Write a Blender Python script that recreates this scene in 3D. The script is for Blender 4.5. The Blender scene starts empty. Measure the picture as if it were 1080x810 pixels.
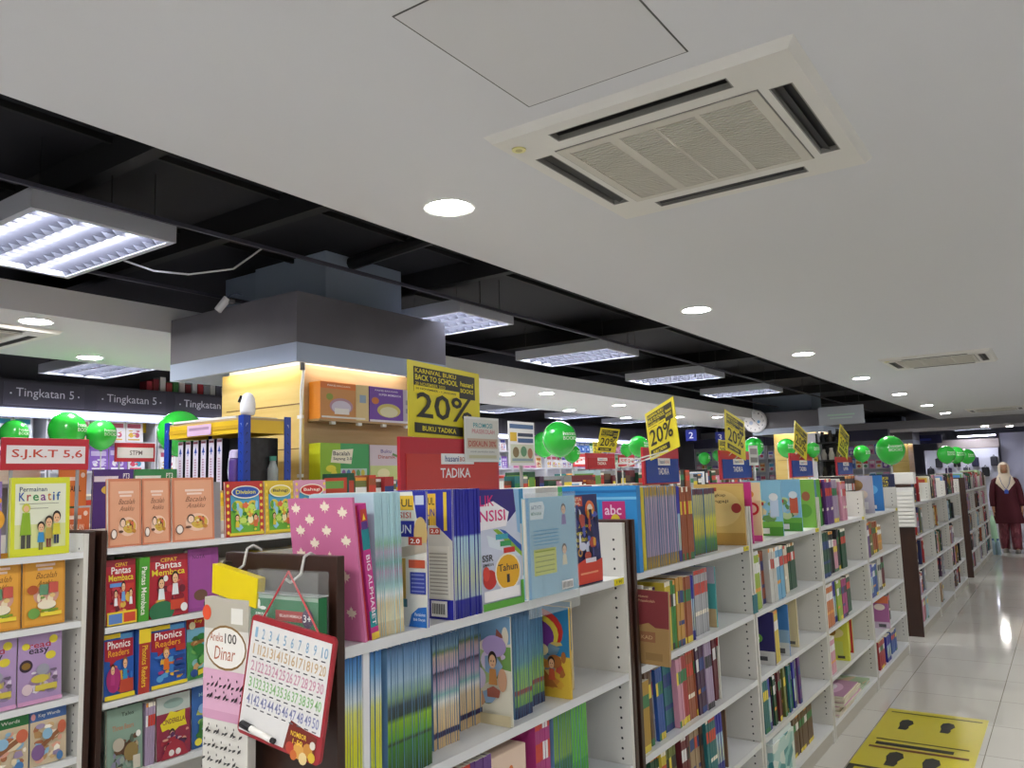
import bpy, math, random
from mathutils import Vector, Matrix, Euler

random.seed(11)
SC = bpy.context.scene
COL = SC.collection

# ------------------------------------------------------------------ camera, view, light level
CAM_F, CAM_CX, CAM_CY = 840.12, 540.0, 405.0
CAM_R = ((0.82039764, 0.57099588, -0.03018961), (-0.09382429, 0.08234697, -0.99217739), (-0.56404318, 0.81681251, 0.12113054))
CAM_P = Vector((0.0, 0.0, 1.55))
cd = bpy.data.cameras.new('camera')
cam = bpy.data.objects.new('camera', cd)
COL.objects.link(cam)
cd.sensor_width = 36.0
cd.lens = CAM_F / 1080 * 36
cd.clip_start, cd.clip_end = 0.05, 200
_r, _d, _f = (Vector(v) for v in CAM_R)
_m = Matrix((_r, -_d, -_f)).transposed().to_4x4()
_m.translation = CAM_P
cam.matrix_world = _m
SC.camera = cam
SC.view_settings.view_transform = 'Standard'
SC.view_settings.look = 'None'
SC.view_settings.gamma = 1.0
SC.view_settings.use_curve_mapping = False
SC.view_settings.exposure = 0.75
w = bpy.data.worlds.new('world')
SC.world = w
w.use_nodes = True
w.node_tree.nodes['Background'].inputs[0].default_value = (0.5, 0.55, 0.65, 1)
w.node_tree.nodes['Background'].inputs[1].default_value = 0.3
DOWN_E = 160.0      # radiance of a recessed downlight
TUBE_E = 62.0      # radiance of a fluorescent tube
COVE_E = 12.0       # tubes inside the pillar canopies

# ------------------------------------------------------------------ helpers: pixels of the level view -> shelf positions
def ray(px, py):
    a, b = (px - CAM_CX) / CAM_F, (py - CAM_CY) / CAM_F
    return _r * a + _d * b + _f
def yat(px, z, X):
    """Y of the point at depth plane X and height z seen at picture column px"""
    dx, dz = X, z - CAM_P.z
    k = (px - CAM_CX) / CAM_F
    # (r - k f) . (dx, Y, dz) = 0
    v = _r - _f * k
    return -(v.x * dx + v.z * dz) / v.y

def at(px, py, X):
    d = ray(px, py)
    return CAM_P + d * (X / d.x)

# ------------------------------------------------------------------ materials
def lin(h):
    o = []
    for i in (0, 2, 4):
        c = int(h[i:i + 2], 16) / 255
        o.append(c / 12.92 if c <= 0.04045 else ((c + 0.055) / 1.055) ** 2.4)
    return (*o, 1.0)
P = dict(white='dedcd4', cream='e9dfc4', grey='8d9296', silver='b9bcc0', black='1b1b1e', charcoal='35363b', navy='1d2563', blue='2258b5', sky='69b3e0', pale='b9d8e6',
         teal='1f7f86', aqua='55bdbb', green='3c9a3a', lime='a6c92c', dark='1d5a3c', olive='77803a', yellow='eed12f', mustard='c99a26', amber='dfa23c', orange='e5782a',
         rust='b3562a', red='c32a2e', maroon='7a2531', pink='e79ab4', magenta='c42f86', mauve='b59cc0', purple='6b3690', plum='4b1f4c', brown='6d4a33', tan='c0a076', peach='e3a87e', kraft='b98f5c')
for _k, _h in list(P.items()):                          # printed inks sit a little duller than pure colour
    _c = [int(_h[i:i + 2], 16) for i in (0, 2, 4)]
    _g = sum(_c) / 3
    P[_k] = ''.join('%02x' % int(max(0, min(255, (0.84 * v + 0.16 * _g) * 0.93))) for v in _c)
_mc = {}
def M(c, rough=0.45, metal=0.0, spec=0.5, name=None, alpha=1.0, trans=0.0, coat=0.0):
    if not isinstance(c, str):
        return c
    h = P.get(c, c)
    k = (h, rough, metal, spec, alpha, trans, coat)
    if k in _mc:
        return _mc[k]
    m = bpy.data.materials.new(name or 'paint_' + c)
    m.use_nodes = True
    b = m.node_tree.nodes['Principled BSDF']
    b.inputs['Base Color'].default_value = lin(h)
    b.inputs['Roughness'].default_value = rough
    b.inputs['Metallic'].default_value = metal
    b.inputs['Specular IOR Level'].default_value = spec
    b.inputs['Alpha'].default_value = alpha
    b.inputs['Transmission Weight'].default_value = trans
    b.inputs['Coat Weight'].default_value = coat
    _mc[k] = m
    return m
def glow(h, s, name='lamp_glow'):
    k = ('E', h, s)
    if k in _mc:
        return _mc[k]
    m = bpy.data.materials.new(name)
    m.use_nodes = True
    b = m.node_tree.nodes['Principled BSDF']
    b.inputs['Base Color'].default_value = lin(h)
    b.inputs['Emission Color'].default_value = lin(h)
    b.inputs['Emission Strength'].default_value = s
    _mc[k] = m
    return m
def nodes(name, rough=0.45, spec=0.5):
    m = bpy.data.materials.new(name)
    m.use_nodes = True
    nt = m.node_tree
    b = nt.nodes['Principled BSDF']
    b.inputs['Roughness'].default_value = rough
    b.inputs['Specular IOR Level'].default_value = spec
    return m, nt, b
def ramp(nt, stops, mode='LINEAR'):
    r = nt.nodes.new('ShaderNodeValToRGB')
    r.color_ramp.interpolation = mode
    el = r.color_ramp.elements
    while len(el) < len(stops):
        el.new(0.5)
    for e, (p, c) in zip(el, stops):
        e.position = p
        e.color = lin(P.get(c, c))
    return r
def bands(key, stops, mode='LINEAR', axis=2, rough=0.4):
    """printed colour bands running up a spine or cover"""
    k = ('B', key)
    if k in _mc:
        return _mc[k]
    m, nt, b = nodes('print_' + key, rough)
    tc = nt.nodes.new('ShaderNodeTexCoord')
    sx = nt.nodes.new('ShaderNodeSeparateXYZ')
    r = ramp(nt, stops, mode)
    nt.links.new(tc.outputs['Generated'], sx.inputs[0])
    nt.links.new(sx.outputs[axis], r.inputs[0])
    nt.links.new(r.outputs[0], b.inputs['Base Color'])
    _mc[k] = m
    return m
def busy(key, cols, scale=6.0, stretch=(1, 1, 1), rough=0.35):
    """a busy printed picture: irregular patches in the cover's colours"""
    k = ('V', key)
    if k in _mc:
        return _mc[k]
    m, nt, b = nodes('picture_' + key, rough)
    tc = nt.nodes.new('ShaderNodeTexCoord')
    oi = nt.nodes.new('ShaderNodeObjectInfo')
    mp = nt.nodes.new('ShaderNodeMapping')
    mp.inputs['Scale'].default_value = stretch
    vo = nt.nodes.new('ShaderNodeTexVoronoi')
    vo.inputs['Scale'].default_value = scale
    sp = nt.nodes.new('ShaderNodeSeparateColor')
    n = len(cols)
    r = ramp(nt, [(i / n, c) for i, c in enumerate(cols)], 'CONSTANT')
    va = nt.nodes.new('ShaderNodeVectorMath')
    va.operation = 'ADD'
    cm = nt.nodes.new('ShaderNodeCombineXYZ')
    ml = nt.nodes.new('ShaderNodeMath')
    ml.operation = 'MULTIPLY'
    ml.inputs[1].default_value = 37.0
    nt.links.new(oi.outputs['Random'], ml.inputs[0])
    for i in range(3):
        nt.links.new(ml.outputs[0], cm.inputs[i])
    nt.links.new(tc.outputs['Generated'], va.inputs[0])
    nt.links.new(cm.outputs[0], va.inputs[1])
    nt.links.new(va.outputs[0], mp.inputs[0])
    nt.links.new(mp.outputs[0], vo.inputs['Vector'])
    nt.links.new(vo.outputs['Color'], sp.inputs[0])
    nt.links.new(sp.outputs[0], r.inputs[0])
    nt.links.new(r.outputs[0], b.inputs['Base Color'])
    _mc[k] = m
    return m
def wood(name, c1, c2, scale=(1, 1, 12), rough=0.4, coat=0.0):
    k = ('W', name)
    if k in _mc:
        return _mc[k]
    m, nt, b = nodes(name, rough)
    tc = nt.nodes.new('ShaderNodeTexCoord')
    mp = nt.nodes.new('ShaderNodeMapping')
    mp.inputs['Scale'].default_value = scale
    no = nt.nodes.new('ShaderNodeTexNoise')
    no.inputs['Scale'].default_value = 4.0
    no.inputs['Detail'].default_value = 6.0
    r = ramp(nt, [(0.3, c1), (0.7, c2)])
    nt.links.new(tc.outputs['Object'], mp.inputs[0])
    nt.links.new(mp.outputs[0], no.inputs['Vector'])
    nt.links.new(no.outputs[0], r.inputs[0])
    nt.links.new(r.outputs[0], b.inputs['Base Color'])
    b.inputs['Coat Weight'].default_value = coat
    _mc[k] = m
    return m
def mottled(name, c1, c2, scale=3.0, rough=0.6, detail=4.0):
    m, nt, b = nodes(name, rough)
    tc = nt.nodes.new('ShaderNodeTexCoord')
    no = nt.nodes.new('ShaderNodeTexNoise')
    no.inputs['Scale'].default_value = scale
    no.inputs['Detail'].default_value = detail
    r = ramp(nt, [(0.35, c1), (0.65, c2)])
    nt.links.new(tc.outputs['Object'], no.inputs['Vector'])
    nt.links.new(no.outputs[0], r.inputs[0])
    nt.links.new(r.outputs[0], b.inputs['Base Color'])
    return m
MEL = M('d9d7d0', 0.35)                                  # white melamine
SHELF = M('e4e6e8', 0.3)
DARKWOOD = wood('brown_laminate', '2e1a13', '3d241a', (3, 3, 0.6), 0.35)
PINE = wood('honey_plywood', 'd8b866', 'e4ca80', (0.5, 0.5, 5), 0.45)
PINE2 = wood('tan_plywood', 'a68456', 'b8966a', (0.5, 0.5, 5), 0.45)
PAGES = M('e6e0d0', 0.7)
PLASTER = M('d6d7da', 0.85)
BLACKC = M('0a0a14', 0.8)

# ------------------------------------------------------------------ mesh builder
_glyph = {}
def glyphs(s, bold):
    k = (s, bold)
    if k in _glyph:
        return _glyph[k]
    cu = bpy.data.curves.new('txt', 'FONT')
    cu.body = s
    cu.size = 1.0
    cu.resolution_u = 2
    cu.offset = 0.012 if bold else 0.0
    o = bpy.data.objects.new('txt', cu)
    me = o.to_mesh()
    vs = [(v.co.x, v.co.y) for v in me.vertices]
    fs = [tuple(p.vertices) for p in me.polygons]
    o.to_mesh_clear()
    bpy.data.objects.remove(o)
    bpy.data.curves.remove(cu)
    if vs:
        x0, x1 = min(v[0] for v in vs), max(v[0] for v in vs)
        y0, y1 = min(v[1] for v in vs), max(v[1] for v in vs)
        vs = [((x - x0) / max(x1 - x0, 1e-6), (y - y0) / max(y1 - y0, 1e-6)) for x, y in vs]
    _glyph[k] = (vs, fs)
    return _glyph[k]

class B:
    def __init__(s):
        s.v, s.f, s.m, s.mats = [], [], [], []
    def mi(s, m):
        m = M(m)
        if m not in s.mats:
            s.mats.append(m)
        return s.mats.index(m)
    def add(s, vs, fs, m, T=None):
        o, i = len(s.v), s.mi(m)
        s.v += [tuple(T @ Vector(v)) if T else tuple(v) for v in vs]
        for f in fs:
            s.f.append(tuple(o + k for k in f))
            s.m.append(i)
    def box(s, x0, x1, y0, y1, z0, z1, m, T=None, sub=None):
        vs = [(x, y, z) for z in (z0, z1) for y in (y0, y1) for x in (x0, x1)]
        fs = [(0, 2, 3, 1), (4, 5, 7, 6), (0, 1, 5, 4), (2, 6, 7, 3), (0, 4, 6, 2), (1, 3, 7, 5)]  # -z +z -y +y -x +x
        o = len(s.v)
        s.v += [tuple(T @ Vector(v)) if T else v for v in vs]
        for k, f in enumerate(fs):
            s.f.append(tuple(o + q for q in f))
            s.m.append(s.mi((sub or {}).get(k, m)))
        return s
    def poly(s, pts, m):
        s.add(pts, [tuple(range(len(pts)))], m)
        return s
    def cyl(s, p0, p1, r, m, n=12, r2=None, cap=True):
        p0, p1 = Vector(p0), Vector(p1)
        d = (p1 - p0).normalized()
        a = d.orthogonal().normalized()
        b = d.cross(a)
        r2 = r if r2 is None else r2
        vs = []
        for p, q in ((p0, r), (p1, r2)):
            vs += [p + a * q * math.cos(2 * math.pi * k / n) + b * q * math.sin(2 * math.pi * k / n) for k in range(n)]
        fs = [(k, (k + 1) % n, n + (k + 1) % n, n + k) for k in range(n)]
        if cap:
            fs += [tuple(range(n - 1, -1, -1)), tuple(range(n, 2 * n))]
        s.add(vs, fs, m)
        return s
    def loft(s, rings, m, n=20, cap=True, T=None):
        """rings: (cx, cy, z, rx, ry)"""
        vs = []
        for cx, cy, z, rx, ry in rings:
            vs += [(cx + rx * math.cos(2 * math.pi * k / n), cy + ry * math.sin(2 * math.pi * k / n), z) for k in range(n)]
        fs = []
        for j in range(len(rings) - 1):
            fs += [(j * n + k, j * n + (k + 1) % n, (j + 1) * n + (k + 1) % n, (j + 1) * n + k) for k in range(n)]
        if cap:
            fs += [tuple(range(n - 1, -1, -1)), tuple(range((len(rings) - 1) * n, len(rings) * n))]
        s.add(vs, fs, m, T)
        return s
    def tube(s, pts, r, m, n=6):
        for a, b in zip(pts[:-1], pts[1:]):
            s.cyl(a, b, r, m, n)
        return s
    def art(s, O, U, V, W, H, items, e=0.0005):
        """flat printing on a surface: O corner, U V unit vectors, items in 0..1 of W x H, each a layer above the last"""
        O, U, V = Vector(O), Vector(U).normalized(), Vector(V).normalized()
        N = U.cross(V)
        for k, it in enumerate(items):
            L = O + N * (e * 0.6 + e * 0.35 * k)
            q = lambda x, y: L + U * (x * W) + V * (y * H)
            t = it[0]
            if t == 'r':
                _, x, y, a, b, c = it
                s.poly([q(x, y), q(x + a, y), q(x + a, y + b), q(x, y + b)], c)
            elif t == 'e':
                _, x, y, a, b, c = it
                s.poly([q(x + a * math.cos(i * math.pi / 10), y + b * math.sin(i * math.pi / 10)) for i in range(20)], c)
            elif t == 'p':
                s.poly([q(x, y) for x, y in it[1]], it[2])
            elif t == 't':
                _, st, x, y, a, b, c = it[:7]
                sl = it[8] if len(it) > 8 else 0
                vs, fs = glyphs(st, it[7] if len(it) > 7 else 1)
                if not vs:
                    continue
                s.add([q(x + (u * a) + sl * v, y + v * b) for u, v in vs], fs, c)
        return s
    def build(s, name, parent=None, loc=(0, 0, 0), rot=(0, 0, 0), smooth=False):
        me = bpy.data.meshes.new(name)
        me.from_pydata(s.v, [], s.f)
        for m in s.mats:
            me.materials.append(m)
        me.polygons.foreach_set('material_index', s.m)
        if smooth:
            me.polygons.foreach_set('use_smooth', [True] * len(s.f))
        me.update()
        return link(name, me, parent, loc, rot)
def link(name, me, parent=None, loc=(0, 0, 0), rot=(0, 0, 0)):
    o = bpy.data.objects.new(name, me)
    COL.objects.link(o)
    o.location = loc
    o.rotation_euler = rot
    if parent:
        o.parent = parent
    return o
def tag(o, label, cat, group=None):
    o['label'] = label
    o['category'] = cat
    if group:
        o['group'] = group
    return o
def thing(name, label, cat, loc=(0, 0, 0), rz=0, group=None):
    return tag(link(name, None, None, loc, (0, 0, rz)), label, cat, group)
def struct(o):
    o['kind'] = 'structure'
    return o
def copy_tree(o, parent=None):
    c = o.copy()
    COL.objects.link(c)
    c.parent = parent
    for ch in list(o.children):
        copy_tree(ch, c)
    return c
def bevel(o, w, seg=2):
    m = o.modifiers.new('edge', 'BEVEL')
    m.width, m.segments, m.limit_method = w, seg, 'ANGLE'
    return o
ORD = 'first second third fourth fifth sixth seventh eighth ninth tenth eleventh twelfth thirteenth fourteenth fifteenth sixteenth seventeenth eighteenth nineteenth twentieth'.split()

# ------------------------------------------------------------------ the room
def floor_mat():
    m, nt, b = nodes('glossy_floor_tile', 0.07, 0.6)
    tc = nt.nodes.new('ShaderNodeTexCoord')
    mp = nt.nodes.new('ShaderNodeMapping')
    mp.inputs['Location'].default_value = (1.12 + 0.6 * 20, 0.25 + 0.6 * 20, 0)
    br = nt.nodes.new('ShaderNodeTexBrick')
    br.offset = 0.0
    br.inputs['Scale'].default_value = 1.0
    br.inputs['Brick Width'].default_value = 0.6
    br.inputs['Row Height'].default_value = 0.6
    br.inputs['Mortar Size'].default_value = 0.0022
    br.inputs['Color1'].default_value = lin('d2d0c9')
    br.inputs['Color2'].default_value = lin('cecbc3')
    br.inputs['Mortar'].default_value = lin('857d70')
    nt.links.new(tc.outputs['Object'], mp.inputs[0])
    nt.links.new(mp.outputs[0], br.inputs['Vector'])
    nt.links.new(br.outputs['Color'], b.inputs['Base Color'])
    return m
XL, XR, YN, YF, ZC, ZS = -9.1, 4.2, -3.5, 36.0, 3.09, 2.60
struct(B().box(XL, XR, YN, YF, -0.1, 0, floor_mat()).build('floor'))
struct(B().box(XL, XR, YN, YF, ZC, ZC + 0.1, BLACKC).build('ceiling'))
struct(B().box(XL - 0.1, XL, YN, YF, 0, ZC, M('5a5a66', 0.8)).build('wall_left'))
struct(B().box(XR, XR + 0.1, YN, YF, 0, ZC, M('d4d2cc', 0.8)).build('wall_right'))
struct(B().box(XL, XR, YN - 0.1, YN, 0, ZC, M('f0f0ee', 0.8)).build('wall_near'))
struct(B().box(XL, XR, YF, YF + 0.1, 0, ZC, M('8f8f9c', 0.8)).build('wall_far'))
# dropped white soffits
struct(B().box(-2.21, 1.7, YN, 19.3, ZS, ZS + 0.45, PLASTER).build('trim_1'))
struct(B().box(-6.4, -4.83, YN, 22.5, ZS, ZS + 0.17, PLASTER).build('trim_2'))
struct(B().box(XL, XR, 23.2, 25.4, ZS, ZS + 0.22, M('b9b8bd', 0.85)).build('trim_3'))
# dark beams and trunking in the open ceiling
bb = B()
for y in (1.75, 2.65, 4.3, 6.9, 9.5, 12.1, 14.7, 17.3):
    bb.box(XL, -2.3, y, y + 0.07, ZC - 0.14, ZC, M('07070c', 0.7))
struct(bb.build('trim_4'))
bb = B()
for x in (-2.75, -3.3, -4.2, -7.0, -8.2):
    bb.box(x, x + 0.02, YN, 19.2, ZC - 0.03, ZC, M('050506', 0.7))
struct(bb.build('trim_5'))
for i, (x, z, lb) in enumerate(((-3.365, 2.80, 'thin grey cable trunking over the near ends of the hanging louvre lights'), (-4.48, 2.80, 'thin grey cable trunking over the far ends of the hanging louvre lights'))):
    t = thing('cable_trunking', lb, 'trunking', (x, 1.0, z))
    B().box(-0.008, 0.008, -3, 17.5, 0, 0.02, M('3c3c48', 0.5)).build('channel', t)
    for y in (-2, 0.8, 3.5, 6, 9, 12, 15):
        B().cyl((0, y, 0.025), (0, y, ZC - z), 0.003, M('101012'), 5).build('hanger_rod', t)
t = thing('duct_pipe', 'black pipe running across the dark ceiling recess beside the grey pillar top', 'pipe', (-4.1, 3.4, 3.05))
B().tube([(-1.2, 0.5, 0), (1.75, 0.15, 0.0)], 0.045, M('0b0b0d', 0.5), 10).build('pipe_run', t)
B().cyl((0.9, 0.25, 0), (0.9, 0.25, 0.25), 0.006, M('0b0b0d'), 5).build('pipe_hanger', t)

# access panel in the near soffit
t = thing('access_panel', 'flush square white ceiling access panel beside the nearest air conditioner', 'panel', (-1.155, 1.27, ZS))
B().box(0, 0.47, -0.02, 0.53, -0.002, 0.0, M('d2d2d3', 0.85)).build('panel_board', t)
B().box(-0.004, 0.474, -0.024, -0.02, -0.0015, 0, '4f4f4d').box(-0.004, 0.474, 0.53, 0.534, -0.0015, 0, '4f4f4d').box(-0.004, 0, -0.02, 0.53, -0.0015, 0, '4f4f4d').box(0.47, 0.474, -0.02, 0.53, -0.0015, 0, '4f4f4d').build('panel_gap', t)

# ------------------------------------------------------------------ downlights
_dl = None
def downlight(x, y, z, label, group):
    global _dl
    if _dl is None:
        _dl = thing('downlight', label, 'downlight', (x, y, z), 0, group)
        n = 28
        vs, fs = [], []
        for r, zz in ((0.082, -0.001), (0.098, -0.004), (0.1, 0.0)):
            vs += [(r * math.cos(2 * math.pi * k / n), r * math.sin(2 * math.pi * k / n), zz) for k in range(n)]
        for j in range(2):
            fs += [(j * n + k, j * n + (k + 1) % n, (j + 1) * n + (k + 1) % n, (j + 1) * n + k) for k in range(n)]
        b = B()
        b.add(vs, fs, M('e2e2df', 0.4))
        b.build('trim_ring', _dl)
        b = B()
        b.add([(0.083 * math.cos(2 * math.pi * k / n), 0.083 * math.sin(2 * math.pi * k / n), -0.002) for k in range(n)], [tuple(range(n - 1, -1, -1))], glow('fffdf8', DOWN_E))
        b.build('diffuser', _dl)
        return _dl
    o = copy_tree(_dl)
    o.location = (x, y, z)
    return tag(o, label, 'downlight', group)
for i, y in enumerate((2.305, 4.79, 7.29, 9.74, 12.27, 14.9, 17.35)):
    downlight(-1.86, y, ZS, f'round recessed downlight, {ORD[i]} from the near end of the row along the main white ceiling', 'downlights in the main white ceiling')
for i, (x, y) in enumerate(((0.6, 0.3), (0.6, 4.0), (0.6, 8.0), (0.6, 12.0), (0.6, 16.0), (-0.9, -0.6), (-1.86, -0.2), (0.6, -2.4), (0.6, 6.0), (-0.4, -2.4))):  # added lamps out of view, put in to light the aisle
    downlight(x, y, ZS, f'added round downlight over the wide aisle, {ORD[i]} of those out of view', 'added downlights over the aisle')
for i, (x, y) in enumerate(((-5.07, 2.27), (-6.15, 3.16), (-5.2, 5.6), (-6.25, 6.0), (-5.5, 7.85), (-5.15, 8.2), (-6.2, 10.5), (-5.3, 10.4), (-6.35, 12.7), (-5.65, 13.4), (-5.2, 14.1))):
    downlight(x, y, ZS, f'round recessed downlight in the white ceiling strip past the recess, {ORD[i]} going away', 'downlights in the far white ceiling strip')
for i, (x, y) in enumerate(((-1.7, 24.0), (-1.2, 24.9), (-6.0, 24.0))):
    downlight(x, y, ZS, f'small round downlight in the white cross ceiling at the far end, number {("one", "two", "three")[i]}', 'downlights in the cross ceiling')

# ------------------------------------------------------------------ louvre lights
def louvre_light(label, x, y, z, group):
    L, W, H = 1.03, 0.66, 0.085                            # long in x
    t = thing('louvre_light', label, 'ceiling light', (x, y, z), 0, group)
    steel = M('aeb0b8', 0.4)
    b = B()
    b.box(-L / 2, L / 2, -W / 2, -W / 2 + 0.03, 0, H, steel).box(-L / 2, L / 2, W / 2 - 0.03, W / 2, 0, H, steel)
    b.box(-L / 2, -L / 2 + 0.03, -W / 2 + 0.03, W / 2 - 0.03, 0, H, steel).box(L / 2 - 0.03, L / 2, -W / 2 + 0.03, W / 2 - 0.03, 0, H, steel)
    b.box(-L / 2, L / 2, -W / 2, W / 2, H, H + 0.006, steel)
    b.build('housing', t)
    white = M('5a5c64', 0.3)
    r, tb, lv = B(), B(), B()
    for k in range(3):
        yc = (k - 1) * 0.2
        x0, x1 = -L / 2 + 0.03, L / 2 - 0.03
        r.poly([(x0, yc - 0.1, 0.004), (x1, yc - 0.1, 0.004), (x1, yc - 0.04, 0.078), (x0, yc - 0.04, 0.078)], white)
        r.poly([(x0, yc - 0.04, 0.078), (x1, yc - 0.04, 0.078), (x1, yc + 0.04, 0.078), (x0, yc + 0.04, 0.078)], white)
        r.poly([(x0, yc + 0.04, 0.078), (x1, yc + 0.04, 0.078), (x1, yc + 0.1, 0.004), (x0, yc + 0.1, 0.004)], white)
        tb.cyl((x0 + 0.01, yc, 0.055), (x1 - 0.01, yc, 0.055), 0.013, glow('eef1ff', TUBE_E), 10)
        for q in range(11):
            xx = x0 + (q + 1) * (x1 - x0) / 12
            lv.poly([(xx, yc - 0.097, 0.004), (xx, yc + 0.097, 0.004), (xx, yc + 0.055, 0.04), (xx, yc - 0.055, 0.04)], M('3c3d44', 0.3))
    r.build('reflector', t)
    tb.build('fluorescent_tube', t)
    lv.build('louvre', t)
    for sx in (-1, 1):
        for sy in (-1, 1):
            B().cyl((sx * L * 0.42, sy * W * 0.4, H), (sx * L * 0.42, sy * W * 0.4, ZC - z), 0.0025, '17171a', 5).build('suspension_wire', t)
    return t
LG = 'louvre lights hung in the dark recess'
first = louvre_light('square-looking hanging louvre light nearest the camera, three bright tubes', -3.95, 1.83, 2.74, LG)
B().tube([(0.05, 0.33, 0.0), (0.18, 0.42, -0.06), (0.33, 0.52, -0.085), (0.45, 0.7, -0.04), (0.5, 0.85, 0.1)], 0.005, 'c9c9cc', 6).build('loose_cable', first)
def more_light(label, x, y, z, group):
    o = first.copy()
    COL.objects.link(o)
    for ch in list(first.children):
        if ch.name.startswith('loose'):
            continue
        c = ch.copy()
        COL.objects.link(c)
        c.parent = o
    o.location = (x, y, z)
    return tag(o, label, 'ceiling light', group)
for i, y in enumerate((4.62, 6.80, 9.2, 11.65)):
    more_light(f'hanging louvre light, {ORD[i + 1]} going away along the main dark recess', -3.9, y, 2.74, LG)
for i, y in enumerate((4.05, 6.4, 8.7, 11.0, 13.3, 15.6, 18.0)):
    more_light(f'hanging louvre light, {ORD[i]} going away along the wall recess above the dark sign band', -7.7, y, 2.74, 'louvre lights hung by the sign wall')
for i, (x, y) in enumerate(((-2.4, 29), (-4.2, 28), (-6.6, 28), (-0.2, 31))):
    more_light(f'distant louvre light in the far dark ceiling past the cross ceiling, number {("one", "two", "three", "four")[i]}', x, y, 2.74, 'louvre lights at the far end')

for i, y in enumerate((-2.6, -1.2, 0.2, 8.0, 11.6, 15.0)):  # added lamps out of view, brightening the shelf fronts and aisle
    more_light(f'added louvre light out of view across the wide aisle, {ORD[i]} going away', 2.7, y, 2.74, 'added louvre lights across the aisle')
for i, y in enumerate((-0.4, -2.6)):  # added lamps behind the viewer, brightening faces turned to the camera
    more_light(f'added hanging louvre light behind the viewer in the main dark recess, {ORD[i]}', -3.9, y, 2.74, LG)
# ------------------------------------------------------------------ ceiling cassette air conditioners
def cassette(label, x, y, z, S=0.935, S2=0.95):
    t = thing('ceiling_air_conditioner', label, 'air conditioner', (x, y, z))
    ab = M('dcdad4', 0.4)
    a, b_ = S / 2, S2 / 2
    f = B()
    # fascia as a ring of quads around four vents and the grille opening, with a chamfered rim
    z0, z1 = -0.022, 0.0
    gx, gy = 0.318, 0.29                                    # grille half size
    rim = [(-a, -b_), (a, -b_), (a, b_), (-a, b_)]
    inn = [(-a + 0.02, -b_ + 0.02), (a - 0.02, -b_ + 0.02), (a - 0.02, b_ - 0.02), (-a + 0.02, b_ - 0.02)]
    for k in range(4):
        p, q = rim[k], rim[(k + 1) % 4]
        r_, s_ = inn[(k + 1) % 4], inn[k]
        f.poly([(*p, z1), (*s_, z0), (*r_, z0), (*q, z1)][::-1], ab)
    vo, vi, vl = 0.408, 0.345, 0.275                          # vent outer, inner offset, half length
    ax, ay = a - 0.02, b_ - 0.02
    xs = sorted({q * k for k in (ax, vo, vi, vl, gx) for q in (-1, 1)})
    ys = sorted({q * k for k in (ay, vo, vi, vl, gy) for q in (-1, 1)})
    for x0, x1 in zip(xs[:-1], xs[1:]):
        for y0, y1 in zip(ys[:-1], ys[1:]):
            cx, cy = abs(x0 + x1) / 2, abs(y0 + y1) / 2
            if (cx < gx and cy < gy) or (vi < cx < vo and cy < vl) or (vi < cy < vo and cx < vl):
                continue
            f.poly([(x0, y0, z0), (x0, y1, z0), (x1, y1, z0), (x1, y0, z0)], ab)
    f.build('fascia', t)
    dk = M('1a1a1d', 0.5)
    for k in range(4):
        v = B()
        T = Matrix.Rotation(k * math.pi / 2, 4, 'Z')
        v.box(-vl, vl, vi, vo, -0.005, 0.0, dk, T)
        for (y0, y1) in ((vi, vi + 0.004), (vo - 0.004, vo)):
            v.box(-vl, vl, y0, y1, z0, -0.005, M('8a8984', 0.5), T)
        for s in (-1, 1):
            v.box(*sorted((s * vl, s * (vl - 0.004))), vi, vo, z0, -0.005, M('8a8984', 0.5), T)
        vo_ = v.build('air_outlet', t)
        fl = B()
        fl.add([(-vl + 0.01, vi + 0.012, -0.008), (vl - 0.01, vi + 0.012, -0.008), (vl - 0.01, vo - 0.028, -0.020), (-vl + 0.01, vo - 0.028, -0.020)], [(0, 1, 2, 3)], M('2a2a2e' if k != 2 else '4a4a4e', 0.4), T)
        fl.build('air_flap', vo_)
    g = B()
    gm = M('cbc7bc', 0.5)
    g.box(-gx, gx, -gy, -gy + 0.03, -0.026, -0.01, gm).box(-gx, gx, gy - 0.03, gy, -0.026, -0.01, gm)
    g.box(-gx, -gx + 0.03, -gy + 0.03, gy - 0.03, -0.026, -0.01, gm).box(gx - 0.03, gx, -gy + 0.03, gy - 0.03, -0.026, -0.01, gm)
    g.box(-gx + 0.03, gx - 0.03, -gy + 0.03, gy - 0.03, -0.006, -0.004, M('6b675f', 0.8))
    n = 34
    for k in range(n):
        yy = -gy + 0.03 + (k + 0.5) * (2 * gy - 0.06) / n
        g.box(-gx + 0.03, gx - 0.03, yy - 0.004, yy + 0.004, -0.024, -0.010, gm)
    for k in (-1, 0, 1):
        g.box(k * 0.144 - 0.004, k * 0.12 + 0.004, -gy + 0.03, gy - 0.03, -0.0255, -0.01, gm)
    g.box(-gx - 0.004, gx + 0.004, -gy - 0.004, -gy, -0.0235, -0.022, '6f6d68').box(-gx - 0.004, gx + 0.004, gy, gy + 0.004, -0.0235, -0.022, '6f6d68').box(-gx - 0.004, -gx, -gy, gy, -0.0235, -0.022, '6f6d68').box(gx, gx + 0.004, -gy, gy, -0.0235, -0.022, '6f6d68')
    g.build('intake_grille', t)
    B().cyl((-a + 0.065, -b_ + 0.1, -0.022), (-a + 0.065, -b_ + 0.1, -0.026), 0.022, M('e6df9a', 0.4), 18).cyl((-a + 0.065, -b_ + 0.1, -0.026), (-a + 0.065, -b_ + 0.1, -0.027), 0.011, M('b9b073', 0.4), 12).build('round_badge', t)
    return t
cassette('white ceiling cassette air conditioner nearest the camera, square grille and dark slots', -0.915, 2.36, ZS)
cassette('white ceiling cassette air conditioner, second going away in the main ceiling', -0.94, 8.66, ZS)
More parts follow.
